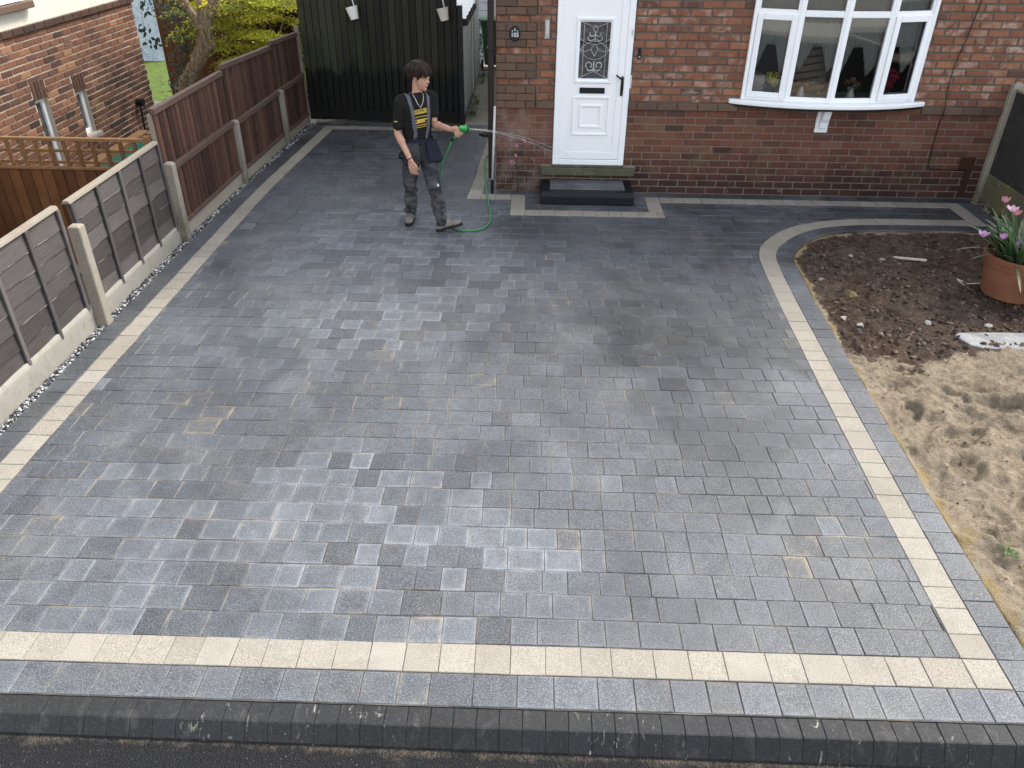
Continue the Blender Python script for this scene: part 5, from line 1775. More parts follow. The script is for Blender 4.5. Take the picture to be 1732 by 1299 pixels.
while y < NY1 - 0.05:
    e = min(NY1 + 0.02, y + 0.225)
    band.append(piece([(y + 0.005, 1.692), (e - 0.005, 1.692), (e - 0.005, 1.770), (y + 0.005, 1.770)], -0.05, 0.030, 0.008, 0.02, NW, (random.uniform(0, 0.12), 0, 0), 0.002))
    y = e
m = MB(); m.box((NX - 0.2, -6, 1.691), (NX + 0.018, NY1, 1.772)); m.build('band_mortar', 'mortar_neighbour', nb)
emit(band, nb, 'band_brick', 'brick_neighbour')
# soldier lintels, narrow windows
sol = []
for W in (W1, W2):
    y = W[0] - 0.018
    for k in range(4):
        sol.append(piece([(y + 0.009, W[3] + 0.004), (y + 0.0675, W[3] + 0.004), (y + 0.0675, W[3] + 0.210), (y + 0.009, W[3] + 0.210)], -0.10, 0.004, 0.005, 0.018, NW, (random.uniform(0.0, 0.25), 0, 0)))
        y += 0.0765
    wn = MB()
    a, b, z0, z1 = W
    for (u0, u1, v0, v1) in ((a, a + 0.04, z0, z1), (b - 0.055, b, z0, z1), (a + 0.04, b - 0.055, z1 - 0.045, z1), (a + 0.04, b - 0.055, z0, z0 + 0.06)):
        wn.box((NX - 0.11, u0, v0), (NX - 0.055, u1, v1))
    wo = wn.build('window', 'upvc', nb, bevel=0.004)
    p_ = MB(); p_.box((NX - 0.095, a + 0.04, z0 + 0.06), (NX - 0.085, b - 0.055, z1 - 0.045)); p_.build('pane', 'doorglass', wo)
    s_ = MB(); s_.box((NX - 0.05, a - 0.03, z0 - 0.055), (NX + 0.05, b + 0.06, z0 - 0.002)); s_.build('sill', 'concrete_pale', wo, bevel=0.006)
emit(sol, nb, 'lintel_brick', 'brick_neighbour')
m = MB(); m.col = (0.45, 0, 0, 0)
for k in range(5):
    m.box((NX - 0.005, 0.992, 1.392 + k * 0.029), (NX + 0.004, 1.168, 1.407 + k * 0.029))
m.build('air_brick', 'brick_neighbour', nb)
m = MB(); m.tube([(NX + 0.002, 2.50, 0.40), (NX + 0.10, 2.50, 0.40)], 0.055, 12); m.tube([(NX + 0.05, 2.48, 0.36), (NX + 0.05, 2.44, -0.28)], 0.016, 6)
m.build('flue', 'black_plastic', nb)
m = MB(); m.box((NX + 0.007, -0.6, 1.945), (NX + 0.10, 0.42, 2.02)); m.build('upper_sill', 'brick_quoin', nb, bevel=0.008)
m = MB(); m.box((NX + 0.0075, -0.7, 2.03), (NX + 0.05, 0.30, 2.09)); m.build('upper_window_frame', 'upvc', nb)

# ---- trellis topped fence between the two plots
tf = thing('trellis_fence', (-4.4, -1.8, -0.3), 'orange brown boarded fence with square trellis top', 'fence')
TY = -1.80
x = -5.42
while x < -3.42:
    m = MB(); m.col = (random.random(), 0, 0, 0)
    m.prism([(x, TY - 0.004), (x + 0.118, TY - 0.016), (x + 0.118, TY - 0.002), (x, TY + 0.006)], -0.3, 0.742)
    m.build('board', 'wood_orange', tf)
    x += 0.112
m = MB(); m.col = (0.7, 0, 0, 0); m.box((-5.43, TY - 0.030, 0.744), (-3.385, TY + 0.012, 0.772)); m.build('capping', 'wood_trellis', tf, bevel=0.003)
m = MB(); m.col = (0.7, 0, 0, 0); m.box((-5.43, TY - 0.022, 1.026), (-3.385, TY + 0.022, 1.058)); m.build('top_rail', 'wood_trellis', tf, bevel=0.003)
for zz in (0.81, 0.925):
    m = MB(); m.col = (0.5, 0, 0, 0); m.box((-5.43, TY + 0.0, zz - 0.014), (-3.385, TY + 0.016, zz + 0.014)); m.build('slat', 'wood_trellis', tf)
x = -5.36
while x < -3.40:
    m = MB(); m.col = (random.random() * 0.6, 0, 0, 0); m.box((x, TY - 0.018, 0.773), (x + 0.036, TY - 0.001, 1.025)); m.build('slat', 'wood_trellis', tf)
    x += 0.142
m = MB(); m.col = (0.6, 0, 0, 0); m.box((-3.383, TY - 0.035, -0.3), (-3.315, TY + 0.035, 1.085)); m.build('post', 'wood_trellis', tf, bevel=0.004)

rb = thing('raised_bed', (-4.9, 0.9, -0.3), 'timber edged raised bed with a green cover behind the trellis', 'raised bed')
for nm, lo, hi in (('sleeper', (-5.30, 0.15, -0.3), (-5.16, 1.95, 0.14)), ('sleeper', (-4.62, 0.15, -0.3), (-4.50, 1.95, 0.10)), ('sleeper', (-5.159, 0.15, -0.3), (-4.621, 0.27, 0.10)), ('sleeper', (-5.159, 1.83, -0.3), (-4.621, 1.95, 0.12))):
    m = MB(); m.col = (random.uniform(0.5, 0.9), 0, 0, 0); m.box(lo, hi); m.build(nm, 'wood_trellis', rb, bevel=0.008)
m = MB(); m.box((-5.158, 0.271, -0.3), (-4.622, 1.829, 0.075)); m.build('cover', 'green_cover', rb)
m = MB()
m.box((-5.48, -2.0, -0.31), (-3.27, 3.05, -0.296)); m.box((-7.4, 3.06, -0.31), (-3.27, 5.6, -0.297))
tag(m.build('yard_paving', 'concrete_path'), 'grey concrete yard of the plot next door', kind='structure')

# ---- back garden next door
of = thing('boundary_fence', (-4.8, 5.7, -0.3), 'orange timber fence behind the twisted tree trunk', 'fence')
x = -6.30
while x < -3.2:
    m = MB(); m.col = (random.random(), 0, 0, 0); m.prism([(x, 5.70), (x + 0.128, 5.69), (x + 0.128, 5.708), (x, 5.712)], -0.3, 1.75); m.build('board', 'wood_orange', of); x += 0.122
for xx in (-6.33, -4.8, -3.3):
    m = MB(); m.col = (0.3, 0, 0, 0); m.box((xx - 0.04, 5.72, -0.3), (xx + 0.04, 5.80, 1.8)); m.build('post', 'wood_orange', of)
sh = thing('garden_shed', (-8.9, 10.2, -0.32), 'pale blue shed wall seen past the brick corner', 'shed')
m = MB(); m.box((-9.9, 9.5, -0.32), (-8.03, 11.3, 1.75)); m.build('wall', 'shed_blue', sh)
m = MB(); m.add([(-10.0, 9.4, 1.76), (-7.95, 9.4, 1.76), (-7.95, 11.4, 1.76), (-10.0, 11.4, 1.76), (-8.97, 9.4, 2.3), (-8.97, 11.4, 2.3)], [(0, 1, 4), (1, 2, 5, 4), (2, 3, 5), (3, 0, 4, 5), (3, 2, 1, 0)]); m.build('roof', 'panel_dark', sh)

tr = thing('pollarded_tree', (-5.55, 4.2, -0.3), 'gnarled bare tree trunk forking above the brown fence', 'tree')
TYY = 4.2
def gnarl(path, radii, n=18, sub=7):
    P = catmull([Vector(p) for p in path], sub) if False else None
    pts = [Vector(p) for p in path]
    out, R_ = [], []
    for i in range(len(pts) - 1):
        p0, p1, p2, p3 = pts[max(0, i - 1)], pts[i], pts[i + 1], pts[min(len(pts) - 1, i + 2)]
        for k in range(sub):
            t = k / sub
            out.append(0.5 * ((2 * p1) + (-p0 + p2) * t + (2 * p0 - 5 * p1 + 4 * p2 - p3) * t * t + (-p0 + 3 * p1 - 3 * p2 + p3) * t ** 3))
            R_.append(radii[i] + (radii[i + 1] - radii[i]) * t)
    out.append(pts[-1]); R_.append(radii[-1])
    m = MB(); m.tube(out, R_, n)
    for i, v in enumerate(m.v):
        c = out[min(len(out) - 1, i // n)]
        d = Vector(v) - c
        f_ = 1 + 0.22 * fbm(v[0] * 9, v[1] * 9, v[2] * 5, 3) + 0.25 * max(0, fbm(v[0] * 4, v[1] * 4, v[2] * 4 + 3, 2))
        m.v[i] = tuple(c + d * f_)
    return m
trunk = gnarl([(-5.58, TYY, -0.35), (-5.53, TYY, 0.0), (-5.46, TYY, 0.28), (-5.20, TYY, 0.60), (-5.03, TYY, 0.84), (-4.95, TYY, 1.05), (-4.94, TYY, 1.25)], [0.13, 0.12, 0.115, 0.115, 0.125, 0.115, 0.125])
a = gnarl([(-4.96, TYY, 1.15), (-5.06, TYY - 0.03, 1.38), (-5.17, TYY - 0.05, 1.6), (-5.35, TYY, 2.1), (-5.5, TYY, 2.7)], [0.09, 0.075, 0.07, 0.06, 0.04], 14)
b = gnarl([(-4.92, TYY, 1.15), (-4.82, TYY - 0.02, 1.38), (-4.70, TYY, 1.60), (-4.55, TYY, 2.1), (-4.4, TYY, 2.7)], [0.10, 0.085, 0.075, 0.06, 0.04], 14)
c = gnarl([(-4.95, TYY, 1.2), (-4.96, TYY + 0.06, 1.45), (-4.98, TYY + 0.1, 1.8), (-4.9, TYY + .1, 2.6)], [0.08, 0.055, 0.05, 0.03], 12)
for q in (a, b, c):
    trunk.add(q.v, q.f)
for kx, kz, r_ in ((-5.36, 0.36, 0.075), (-5.52, 0.22, 0.09), (-5.03, 0.95, 0.09), (-4.84, 0.92, 0.06), (-5.10, 0.80, 0.06), (-4.74, 1.55, 0.06)):
    for j in range(4):
        trunk.ell((kx + random.uniform(-0.04, 0.04), TYY - 0.07, kz + random.uniform(-0.04, 0.04)), r_ * 0.6, r_ * 0.6, r_ * 0.6, None, 8, 6)
trunk.build('trunk', 'bark', tr, smooth=True)
tw = MB()
for k in range(9):
    p0 = Vector((random.choice((-5.03, -4.84, -5.36, -5.0, -4.75)) + random.uniform(-0.05, 0.05), TYY - 0.1, random.uniform(0.8, 1.5)))
    d = Vector((random.gauss(0, 0.6), random.uniform(-0.8, 0), random.uniform(-0.3, 0.8)))
    tw.tube([p0, p0 + d * 0.15 + Vector((0, 0, 0.05)), p0 + d * 0.38 + Vector((0, 0, -0.02))], [0.006, 0.004, 0.002], 5)
tw.build('twigs', 'wood_cap', tr)
hl = MB()
for k in range(620):
    cx, cz = random.choice(((-5.28, 1.05), (-5.20, 1.2), (-5.32, 0.85), (-5.42, 0.55), (-5.38, 1.4), (-5.2, 1.5), (-5.6, 1.55), (-5.52, 0.30)))
    q = Vector((cx + random.gauss(0, 0.09), TYY - 0.12 + random.gauss(0, 0.12), cz + random.gauss(0, 0.10)))
    v = random.uniform(0.6, 1.5)
    leaf_quad(hl, q, Vector((random.gauss(0, 0.8), random.gauss(-0.4, 0.5), random.gauss(-0.1, 0.6))), Vector((0, -0.3, 1)), random.uniform(0.05, 0.085), 0.016, (0.030 * v, 0.062 * v, 0.040 * v))
hl.build('foliage', 'leaf', tr)

ac = thing('yellow_maple', (-4.2, 4.9, -0.3), 'bright yellow green maple behind the brown fence', 'tree')
stm = MB()
tips = []
for k in range(9):
    a_ = random.uniform(-1, 1)
    stm.tube([(-4.2 + 0.05 * a_, 4.9, -0.3), (-4.2 + 0.3 * a_, 4.9 + random.uniform(-0.1, 0.1), 0.4), (-4.2 + 0.7 * a_, 4.85 + random.uniform(-0.3, 0.2), 1.0), (-4.2 + 1.0 * a_, 4.8 + random.uniform(-0.3, 0.3), 1.6)], [0.03, 0.024, 0.016, 0.006], 6)
stm.build('stems', 'bark', ac)
lf = MB()
for k in range(165):
    u = random.uniform(-1.0, 1.0)
    cz = random.uniform(0.15, 2.1)
    cc = Vector((-4.35 + 1.25 * u, 4.75 + random.uniform(-0.55, 0.6), cz))
    if cc.x < -5.05 and cc.z < 0.8: continue
    rr = random.uniform(0.20, 0.38)
    br_ = random.choice((0.6, 0.9, 1.15, 1.35))
    gr_ = random.uniform(0, 0.5)
    for j in range(170):
        q = cc + Vector((random.gauss(0, rr * 0.5), random.gauss(0, rr * 0.45), abs(random.gauss(0, 0.035))))
        q.z -= 0.55 * ((q.x - cc.x) ** 2 + (q.y - cc.y) ** 2)
        if q.x > -3.34: continue
        v = br_ * random.uniform(0.75, 1.2)
        col = ((0.62 - 0.30 * gr_) * v, (0.56 - 0.12 * gr_) * v, 0.06 * v)
        d0 = Vector((random.gauss(0, 1), random.gauss(-0.5, 0.8), random.gauss(-0.35, 0.3))).normalized()
        L_ = random.uniform(0.030, 0.05)
        for sp_ in (-0.7, 0.0, 0.7):      # palmate: three narrow lobes
            d1 = (Matrix.Rotation(sp_, 3, 'Z') @ d0)
            leaf_quad(lf, q, d1, Vector((0, 0, 1)), L_ * (1.15 if sp_ == 0 else 0.85), L_ * 0.20, col)
lf.build('foliage', 'leaf', ac)
hb = MB()
for k in range(2600):
    q = Vector((random.uniform(-5.1, -3.4), 5.45 + random.gauss(0, 0.12), random.uniform(-0.3, 1.9)))
    v = random.uniform(0.4, 1.3)
    leaf_quad(hb, q, Vector((random.gauss(0, 1), random.gauss(-0.5, 0.6), random.gauss(0, 0.6))), Vector((0, 0, 1)), random.uniform(0.06, 0.10), 0.022, (0.030 * v, 0.042 * v, 0.012 * v))
hbo = thing('background_shrub', (-4.2, 5.45, -0.3), 'dark green shrub behind the yellow maple', 'shrub')
hb.build('foliage', 'leaf', hbo)
m = MB()
for k in range(7):
    x0 = -5.0 + 0.25 * k
    m.tube([(x0, 5.45, -0.3), (x0 + random.uniform(-0.1, 0.1), 5.45, 0.7), (x0 + random.uniform(-0.2, 0.2), 5.42, 1.7)], [0.02, 0.014, 0.005], 5)
m.build('stems', 'bark', hbo)
db_ = MB()
for k in range(34):
    q = Vector((-5.95 + random.gauss(0, 0.14), 4.3 + random.gauss(0, 0.1), random.choice((1.62, 1.15, 0.95, 1.5)) + random.gauss(0, 0.06)))
    leaf_quad(db_, q, Vector((random.gauss(0, 0.6), random.gauss(-0.3, 0.3), random.uniform(-1, -0.1))), Vector((0, -1, 0.3)), random.uniform(0.09, 0.13), 0.028, (0.02, 0.035, 0.025))
m = MB(); m.tube([(-5.5, 4.22, 2.3), (-5.8, 4.28, 1.9), (-5.95, 4.3, 1.5), (-6.0, 4.32, 0.95)], [0.01, 0.008, 0.005, 0.003], 5); m.build('branch', 'bark', tr)
db_.build('foliage', 'leaf', tr)

# ================================================================== RIGHT BOUNDARY
rfn = thing('concrete_panel_fence', (5.95, -1.0, 0), 'dark grey panel fence on mossy concrete boards at right', 'fence')
m = MB(); m.prism([(5.855, -0.090), (5.985, -0.090), (5.985, -0.004), (5.855, -0.004)], -0.3, 1.335)
m.add([(5.855, -0.090, 1.3352), (5.985, -0.090, 1.3352), (5.985, -0.004, 1.3352), (5.855, -0.004, 1.3352), (5.89, -0.07, 1.375), (5.95, -0.07, 1.375), (5.95, -0.02, 1.375), (5.89, -0.02, 1.375)], [(4, 5, 6, 7), (0, 1, 5, 4), (1, 2, 6, 5), (2, 3, 7, 6), (3, 0, 4, 7)])
m.build('post', 'concrete_post', rfn, bevel=0.01)
for ya, yb in ((-1.92, -0.092), (-3.86, -2.03)):
    m = MB(); m.box((5.905, ya, 0.345), (5.945, yb, 1.285)); m.build('panel', 'panel_dark', rfn, bevel=0.004)
    m = MB(); m.box((5.895, ya, 1.286), (5.955, yb, 1.315)); m.build('capping', 'concrete_post', rfn, bevel=0.004)
    m = MB(); m.box((5.895, ya, -0.3), (5.950, yb, 0.344)); m.build('gravel_board', 'concrete_lichen', rfn, bevel=0.012)
m = MB(); m.box((5.855, -2.028, -0.3), (5.985, -1.922, 1.36)); m.build('post', 'concrete_post', rfn, bevel=0.01)
rub = MB()
for k in range(90):
    xx, yy = random.uniform(5.78, 5.88), random.uniform(-1.1, -0.1)
    t = random.random()
    stone(rub, (xx, yy, random.uniform(-0.002, 0.02)), random.uniform(0.008, 0.026), (0.16, 0.135, 0.09) if t < 0.5 else (0.05, 0.045, 0.03) if t < 0.85 else (0.3, 0.28, 0.22), 0.8, 0.35)
tag(rub.build('rubble', 'debris'), 'loose crumbs of old mortar under the right hand fence', 'rubble', kind='stuff')

# ---- terracotta pot of tulips
PX, PY = 4.965, -2.68
pz = bed_h(PX, PY) - 0.005
pt = thing('plant_pot', (PX, PY, pz), 'large terracotta pot of pink tulips on the earth', 'plant pot')
m = MB(); m.lathe([(0.0, 0.0), (0.235, 0.0), (0.245, 0.012), (0.292, 0.285), (0.297, 0.300), (0.304, 0.302), (0.310, 0.345), (0.322, 0.352), (0.325, 0.392), (0.316, 0.402), (0.300, 0.402), (0.292, 0.345), (0.0, 0.34)], (PX, PY, pz), 48)
m.build('pot', 'terracotta', pt, smooth=False)
m = MB(); m.lathe([(0.0, 0.335), (0.289, 0.336), (0.15, 0.352), (0.0, 0.362)], (PX, PY, pz), 24); m.build('compost', 'pot_soil', pt)
lv = MB()
def strap(base, d, L_, W_, droop, col, m):
    d = Vector(d).normalized()
    pts = []
    q = Vector(base)
    v = (d * 0.45 + Vector((0, 0, 1))).normalized()
    n = 8
    for i in range(n + 1):
        t = i / n
        pts.append((q.copy(), W_ * math.sin(math.pi * (0.12 + 0.86 * t)) ** 0.7, v.copy()))
        v = (v + Vector((d.x, d.y, -0.35)) * droop / n).normalized()
        q = q + v * L_ / n
    vs, fs, cs = [], [], []
    for (p, wd, vv) in pts:
        s_ = vv.cross(Vector((0, 0, 1)))
        s_ = s_.normalized() if s_.length > 1e-3 else Vector((1, 0, 0))
        up = s_.cross(vv)
        vs += [p - s_ * wd + up * wd * 0.35, p, p + s_ * wd + up * wd * 0.35]
        cs += [(*col, 0)] * 3
    for i in range(n):
        a = i * 3
        fs += [(a, a + 1, a + 4, a + 3), (a + 1, a + 2, a + 5, a + 4)]
    m.add(vs, fs, cs)
for k in range(110):
    a = random.uniform(0, 6.3)
    r_ = random.uniform(0.02, 0.22)
    d = (math.cos(a), math.sin(a), 0)
    v = random.uniform(0.65, 1.3)
    strap((PX + r_ * d[0], PY + r_ * d[1], pz + 0.34), d, random.uniform(0.25, 0.46), random.uniform(0.014, 0.034), random.uniform(0.2, 1.5), (0.055 * v, 0.105 * v, 0.045 * v), lv)
strap((PX - 0.17, PY - 0.15, pz + 0.35), (-0.3, -1, 0), 0.50, 0.014, 6.2, (0.20, 0.20, 0.10), lv)
strap((PX - 0.2, PY + 0.03, pz + 0.35), (-1, 0.1, 0), 0.42, 0.010, 3.0, (0.16, 0.22, 0.12), lv)
strap((PX - 0.2, PY - 0.03, pz + 0.35), (-1, -0.3, 0), 0.40, 0.009, 3.2, (0.18, 0.25, 0.14), lv)
lv.build('leaves', 'leaf', pt, smooth=True)
def tulip(x, y, z, dx, dy, h, col, open_):
    sm = MB(); sm.col = (0.10, 0.16, 0.07, 0)
    tip = Vector((x + dx, y + dy, z + h))
    sm.tube([(x, y, z), (x + dx * 0.4, y + dy * 0.4, z + h * 0.6), tip], 0.0045, 6)
    so = sm.build('stem', 'leaf', pt)
    pm = MB()
    for k in range(6):
        a = k * math.pi / 3 + random.uniform(-0.15, 0.15)
        d = Vector((math.cos(a), math.sin(a), 0)); s_ = Vector((-d.y, d.x, 0))
        cs, vs = [], []
        for t, rr, ww in ((0, 0.006, 0.006), (0.35, 0.022 + open_ * 0.008, 0.020), (0.7, 0.024 + open_ * 0.022, 0.019), (1.0, 0.016 + open_ * 0.045, 0.004)):
            zc = Vector((0, 0, 0.062 * t * (1 - 0.25 * open_)))
            for sg in (-1, 0, 1):
                vs.append(tip + zc + d * (rr - (0.006 if sg else 0)) + s_ * ww * sg)
                u = random.uniform(0.85, 1.15)
                cs.append((col[0] * u, col[1] * u + 0.10 * (sg != 0), col[2] * u + 0.08 * (sg != 0), 0))
        pm.add(vs, [(i * 3 + j, i * 3 + j + 1, i * 3 + j + 4, i * 3 + j + 3) for i in range(3) for j in range(2)], cs)
    pm.build('blossom', 'flower', so, smooth=True)
for tx, ty, tz, col, op in ((4.50, -2.74, 0.575, (0.52, 0.27, 0.50), 0.9), (4.67, -2.76, 0.56, (0.50, 0.24, 0.44), 0.35), (4.815, -2.80, 0.50, (0.52, 0.27, 0.48), 0.35), (4.70, -2.70, 0.80, (0.62, 0.36, 0.48), 1.0), (4.635, -2.66, 0.865, (0.42, 0.17, 0.20), 0.5), (4.80, -2.62, 0.735, (0.52, 0.20, 0.22), 0.6), (4.90, -2.75, 0.62, (0.52, 0.18, 0.40), 0.6), (4.99, -2.60, 0.80, (0.55, 0.2, 0.42), 0.7)):
    bx_, by_ = PX + (tx - PX) * 0.45, PY + (ty - PY) * 0.5
    tulip(bx_, by_, pz + 0.34, tx - bx_, ty - by_, tz - pz - 0.34, col, op)

# ---- slab half buried at the edge of the sand, scrap wood, loose stones, weed
sb = MB()
zc = bed_h(4.3, -3.62) + 0.012
sb.prism([(4.085, -3.53), (4.10, -3.62), (4.135, -3.71), (4.20, -3.755), (4.5, -3.80), (4.75, -3.86), (5.1, -3.83), (5.4, -3.84), (5.4, -3.53), (4.9, -3.50), (4.4, -3.485), (4.13, -3.495)], zc - 0.05, zc + 0.016, lambda x, y, z: (x, y, z + 0.02 * (x - 4.1)))
tag(sb.build('stone_slab', 'slab', None, bevel=0.006), 'pale grey stone slab lying where earth meets sand', 'slab')
ws = MB(); ws.col = (0.6, 0, 0, 0)
hz_ = bed_h(4.37, -1.84)
ws.prism([(4.185, -1.79), (4.30, -1.835), (4.53, -1.895), (4.545, -1.855), (4.30, -1.795), (4.2, -1.765)], 0.0, 0.018, lambda x, y, z: (x, y, z + hz_ + 0.016 + 0.02 * (x - 4.3)))
tag(ws.build('wood_offcut', 'wood_scrap', None, bevel=0.003), 'splintered pale wood offcut lying on the dark earth', 'wood offcut')
ws = MB(); ws.col = (0.4, 0, 0, 0)
hz2 = bed_h(4.72, -2.52)
ws.tube([(4.60, -2.40, bed_h(4.60, -2.40) + 0.012), (4.68, -2.46, hz2 + 0.02), (4.80, -2.50, bed_h(4.8, -2.5) + 0.012)], 0.006, 6)
ws.tube([(4.60, -2.42, bed_h(4.60, -2.42) + 0.014), (4.66, -2.60, bed_h(4.66, -2.60) + 0.012)], 0.005, 6)
tag(ws.build('dry_twig', 'wood_scrap', None), 'forked dry twig lying left of the terracotta pot', 'twig')
STN = [(3.272, -2.478, 0.040, (0.42, 0.38, 0.31), 'pale angular stone near the curved bed corner'), (3.455, -2.80, 0.085, (0.22, 0.165, 0.085), 'largest flat ochre stone sunk in the earth'), (3.334, -3.372, 0.040, (0.45, 0.42, 0.36), 'white stone in the earth near the sand boundary'), (3.937, -3.311, 0.040, (0.42, 0.39, 0.33), 'oblong pale stone midway along the dark earth'), (4.446, -3.365, 0.042, (0.52, 0.48, 0.40), 'cream stone just behind the pale slab'), (3.218, -3.289, 0.026, (0.46, 0.42, 0.36), 'small white stone beside the dark edging course'), (4.02, -1.975, 0.034, (0.40, 0.37, 0.32), 'pale stone in front of the wood offcut'), (3.74, -1.90, 0.030, (0.42, 0.38, 0.33), 'white chip left of the wood offcut'), (3.44, -3.55, 0.022, (0.48, 0.44, 0.38), 'smallest white stone close to the yellow sand edge'), (3.55, -6.05, 0.035, (0.36, 0.32, 0.26), 'grey stone pressed into the trodden sand')]
for x, y, r_, col, lab in STN:
    col = tuple(k_ * 0.62 for k_ in col)
    m = MB(); stone(m, (x, y, bed_h(x, y) + r_ * 0.25), r_, col, 0.6, 0.33)
    o = m.build('stone', 'debris', None)
    tag(o, lab, 'stone', 'loose stones on the bare bed')
m = MB()
for k in range(16):
    a = random.uniform(0, 6.3)
    leaf_quad(m, Vector((3.22, -6.15, bed_h(3.22, -6.15) + 0.005)) + Vector((random.gauss(0, .03), random.gauss(0, .03), 0.01)), Vector((math.cos(a), math.sin(a), random.uniform(0.2, 0.9))), Vector((0, 0, 1)), random.uniform(0.025, 0.045), 0.010, (0.07, 0.13, 0.035))
wt = thing('weed', (3.22, -6.15, bed_h(3.22, -6.15)), 'tiny green weed sprouting at the sand edge', 'weed')
m.build('leaves', 'leaf', wt)

# pink blossom sprig against the wall
sp = thing('pink_blossom_sprig', (0.27, -0.09, 0.0), 'thin sprig with pink blossoms against the brick corner', 'flowering plant')
m = MB(); m.col = (0.05, 0.07, 0.03, 0)
HD = [(0.246, -0.12, 0.585), (0.335, -0.12, 0.650), (0.240, -0.12, 0.468), (0.198, -0.13, 0.385), (0.425, -0.10, 0.625), (0.44, -0.10, 0.42)]
for hx, hy, hzz in HD:
    m.tube([(0.27, -0.08, 0.0), (0.27 + (hx - 0.27) * 0.4, -0.09, hzz * 0.55), (hx, hy, hzz)], 0.0022, 5)
m.build('stems', 'leaf', sp)
bm_ = MB()
for (hx, hy, hzz), r_ in zip(HD, (0.027, 0.024, 0.022, 0.029, 0.013, 0.011)):
    bloom(bm_, (hx, hy, hzz), r_, (0.62, 0.26, 0.38), 26, 0.6)
    bloom(bm_, (hx + 0.02, hy, hzz - 0.012), r_ * 0.6, (0.66, 0.36, 0.44), 12, 0.6)
bm_.build('blossoms', 'flower', sp)

# ================================================================== THE PERSON WITH THE HOSE
def fuse(mb, name, mat, parent, voxel=0.006, it=4, fac=0.5, disp=None):
    """one continuous surface from overlapping closed volumes"""
    me = bpy.data.meshes.new('tmp'); me.from_pydata([tuple(v) for v in mb.v], [], mb.f)
    o = bpy.data.objects.new('tmp', me); COL.objects.link(o)
    r_ = o.modifiers.new('r', 'REMESH'); r_.mode = 'VOXEL'; r_.voxel_size = voxel
    s_ = o.modifiers.new('s', 'SMOOTH'); s_.factor = fac; s_.iterations = it
    ev = o.evaluated_get(bpy.context.evaluated_depsgraph_get())
    nm = bpy.data.meshes.new_from_object(ev)
    vs = [tuple(v.co) for v in nm.vertices]; fs = [tuple(p.vertices) for p in nm.polygons]
    if disp:
        ns = [v.normal.copy() for v in nm.vertices]
        vs = [tuple(Vector(v) + n_ * disp(v)) for v, n_ in zip(vs, ns)]
    bpy.data.objects.remove(o); bpy.data.meshes.remove(me); bpy.data.meshes.remove(nm)
    m = MB(); m.add(vs, fs)
    ob = m.build(name, mat, parent, smooth=True)
    return ob, BVHTree.FromPolygons([Vector(v) for v in vs], fs)

def limb(m, pts, rs, n=14):
    P, R_ = [], []
    pts = [Vector(p) for p in pts]
    d0 = (pts[1] - pts[0]).normalized(); d1 = (pts[-1] - pts[-2]).normalized()
    for k in (-0.9, -0.6): P.append(pts[0] + d0 * rs[0] * k); R_.append(rs[0] * math.sqrt(max(0.02, 1 - k * k)))
    for i in range(len(pts) - 1):
        for k in range(4):
            t = k / 4
            P.append(pts[i].lerp(pts[i + 1], t)); R_.append(rs[i] + (rs[i + 1] - rs[i]) * t)
    P.append(pts[-1]); R_.append(rs[-1])
    for k in (0.6, 0.9): P.append(pts[-1] + d1 * rs[-1] * k); R_.append(rs[-1] * math.sqrt(1 - k * k))
    m.tube(P, R_, n)

FD = Vector((0.5, -0.866, 0)); LT = Vector((0.866, 0.5, 0))
BC = Vector((-0.757, -1.28, 0))
def bp(lat, fwd, z): return BC + LT * lat + FD * fwd + Vector((0, 0, z))
def torso(m, levels, n=24):
    vs, fs = [], []
    for (ox, oy, z, hw, hd_) in levels:
        for k in range(n):
            a = 2 * math.pi * k / n
            ca, sa = math.cos(a), math.sin(a)
            ca = math.copysign(abs(ca) ** 0.85, ca); sa = math.copysign(abs(sa) ** 0.85, sa)
            vs.append(BC + Vector((ox, oy, z)) + LT * hw * ca - FD * hd_ * sa)
    for i in range(len(levels) - 1):
        for k in range(n):
            a, b = i * n + k, i * n + (k + 1) % n
            fs.append((a, b, b + n, a + n))
    fs.append(tuple(range(n - 1, -1, -1))); fs.append(tuple((len(levels) - 1) * n + k for k in range(n)))
    m.add(vs, fs)

person = thing('person', (-0.76, -1.27, 0), 'person in black T-shirt and braces hosing down the paving', 'person')
SR, ER, WR = Vector((-0.905, -1.35, 1.345)), Vector((-0.948, -1.375, 1.045)), Vector((-0.812, -1.500, 0.802))
SL, EL, WL = Vector((-0.600, -1.18, 1.365)), Vector((-0.590, -1.235, 1.105)), Vector((-0.390, -1.490, 1.120))
HR, KR, AR = Vector((-0.835, -1.30, 0.82)), Vector((-0.873, -1.24, 0.455)), Vector((-0.903, -1.10, 0.10))
HL, KL, AL = Vector((-0.680, -1.26, 0.82)), Vector((-0.588, -1.42, 0.50)), Vector((-0.530, -1.41, 0.12))
HC = Vector((-0.697, -1.295, 1.578))
hf = Vector((0.86, -0.48, -0.17)).normalized()
hs = hf.cross(Vector((0, 0, 1))).normalized()
hu = hs.cross(hf)
HM = Matrix((hf, hs, hu)).transposed()
hp = lambda f_, s_, u_: HC + hf * f_ + hs * s_ + hu * u_

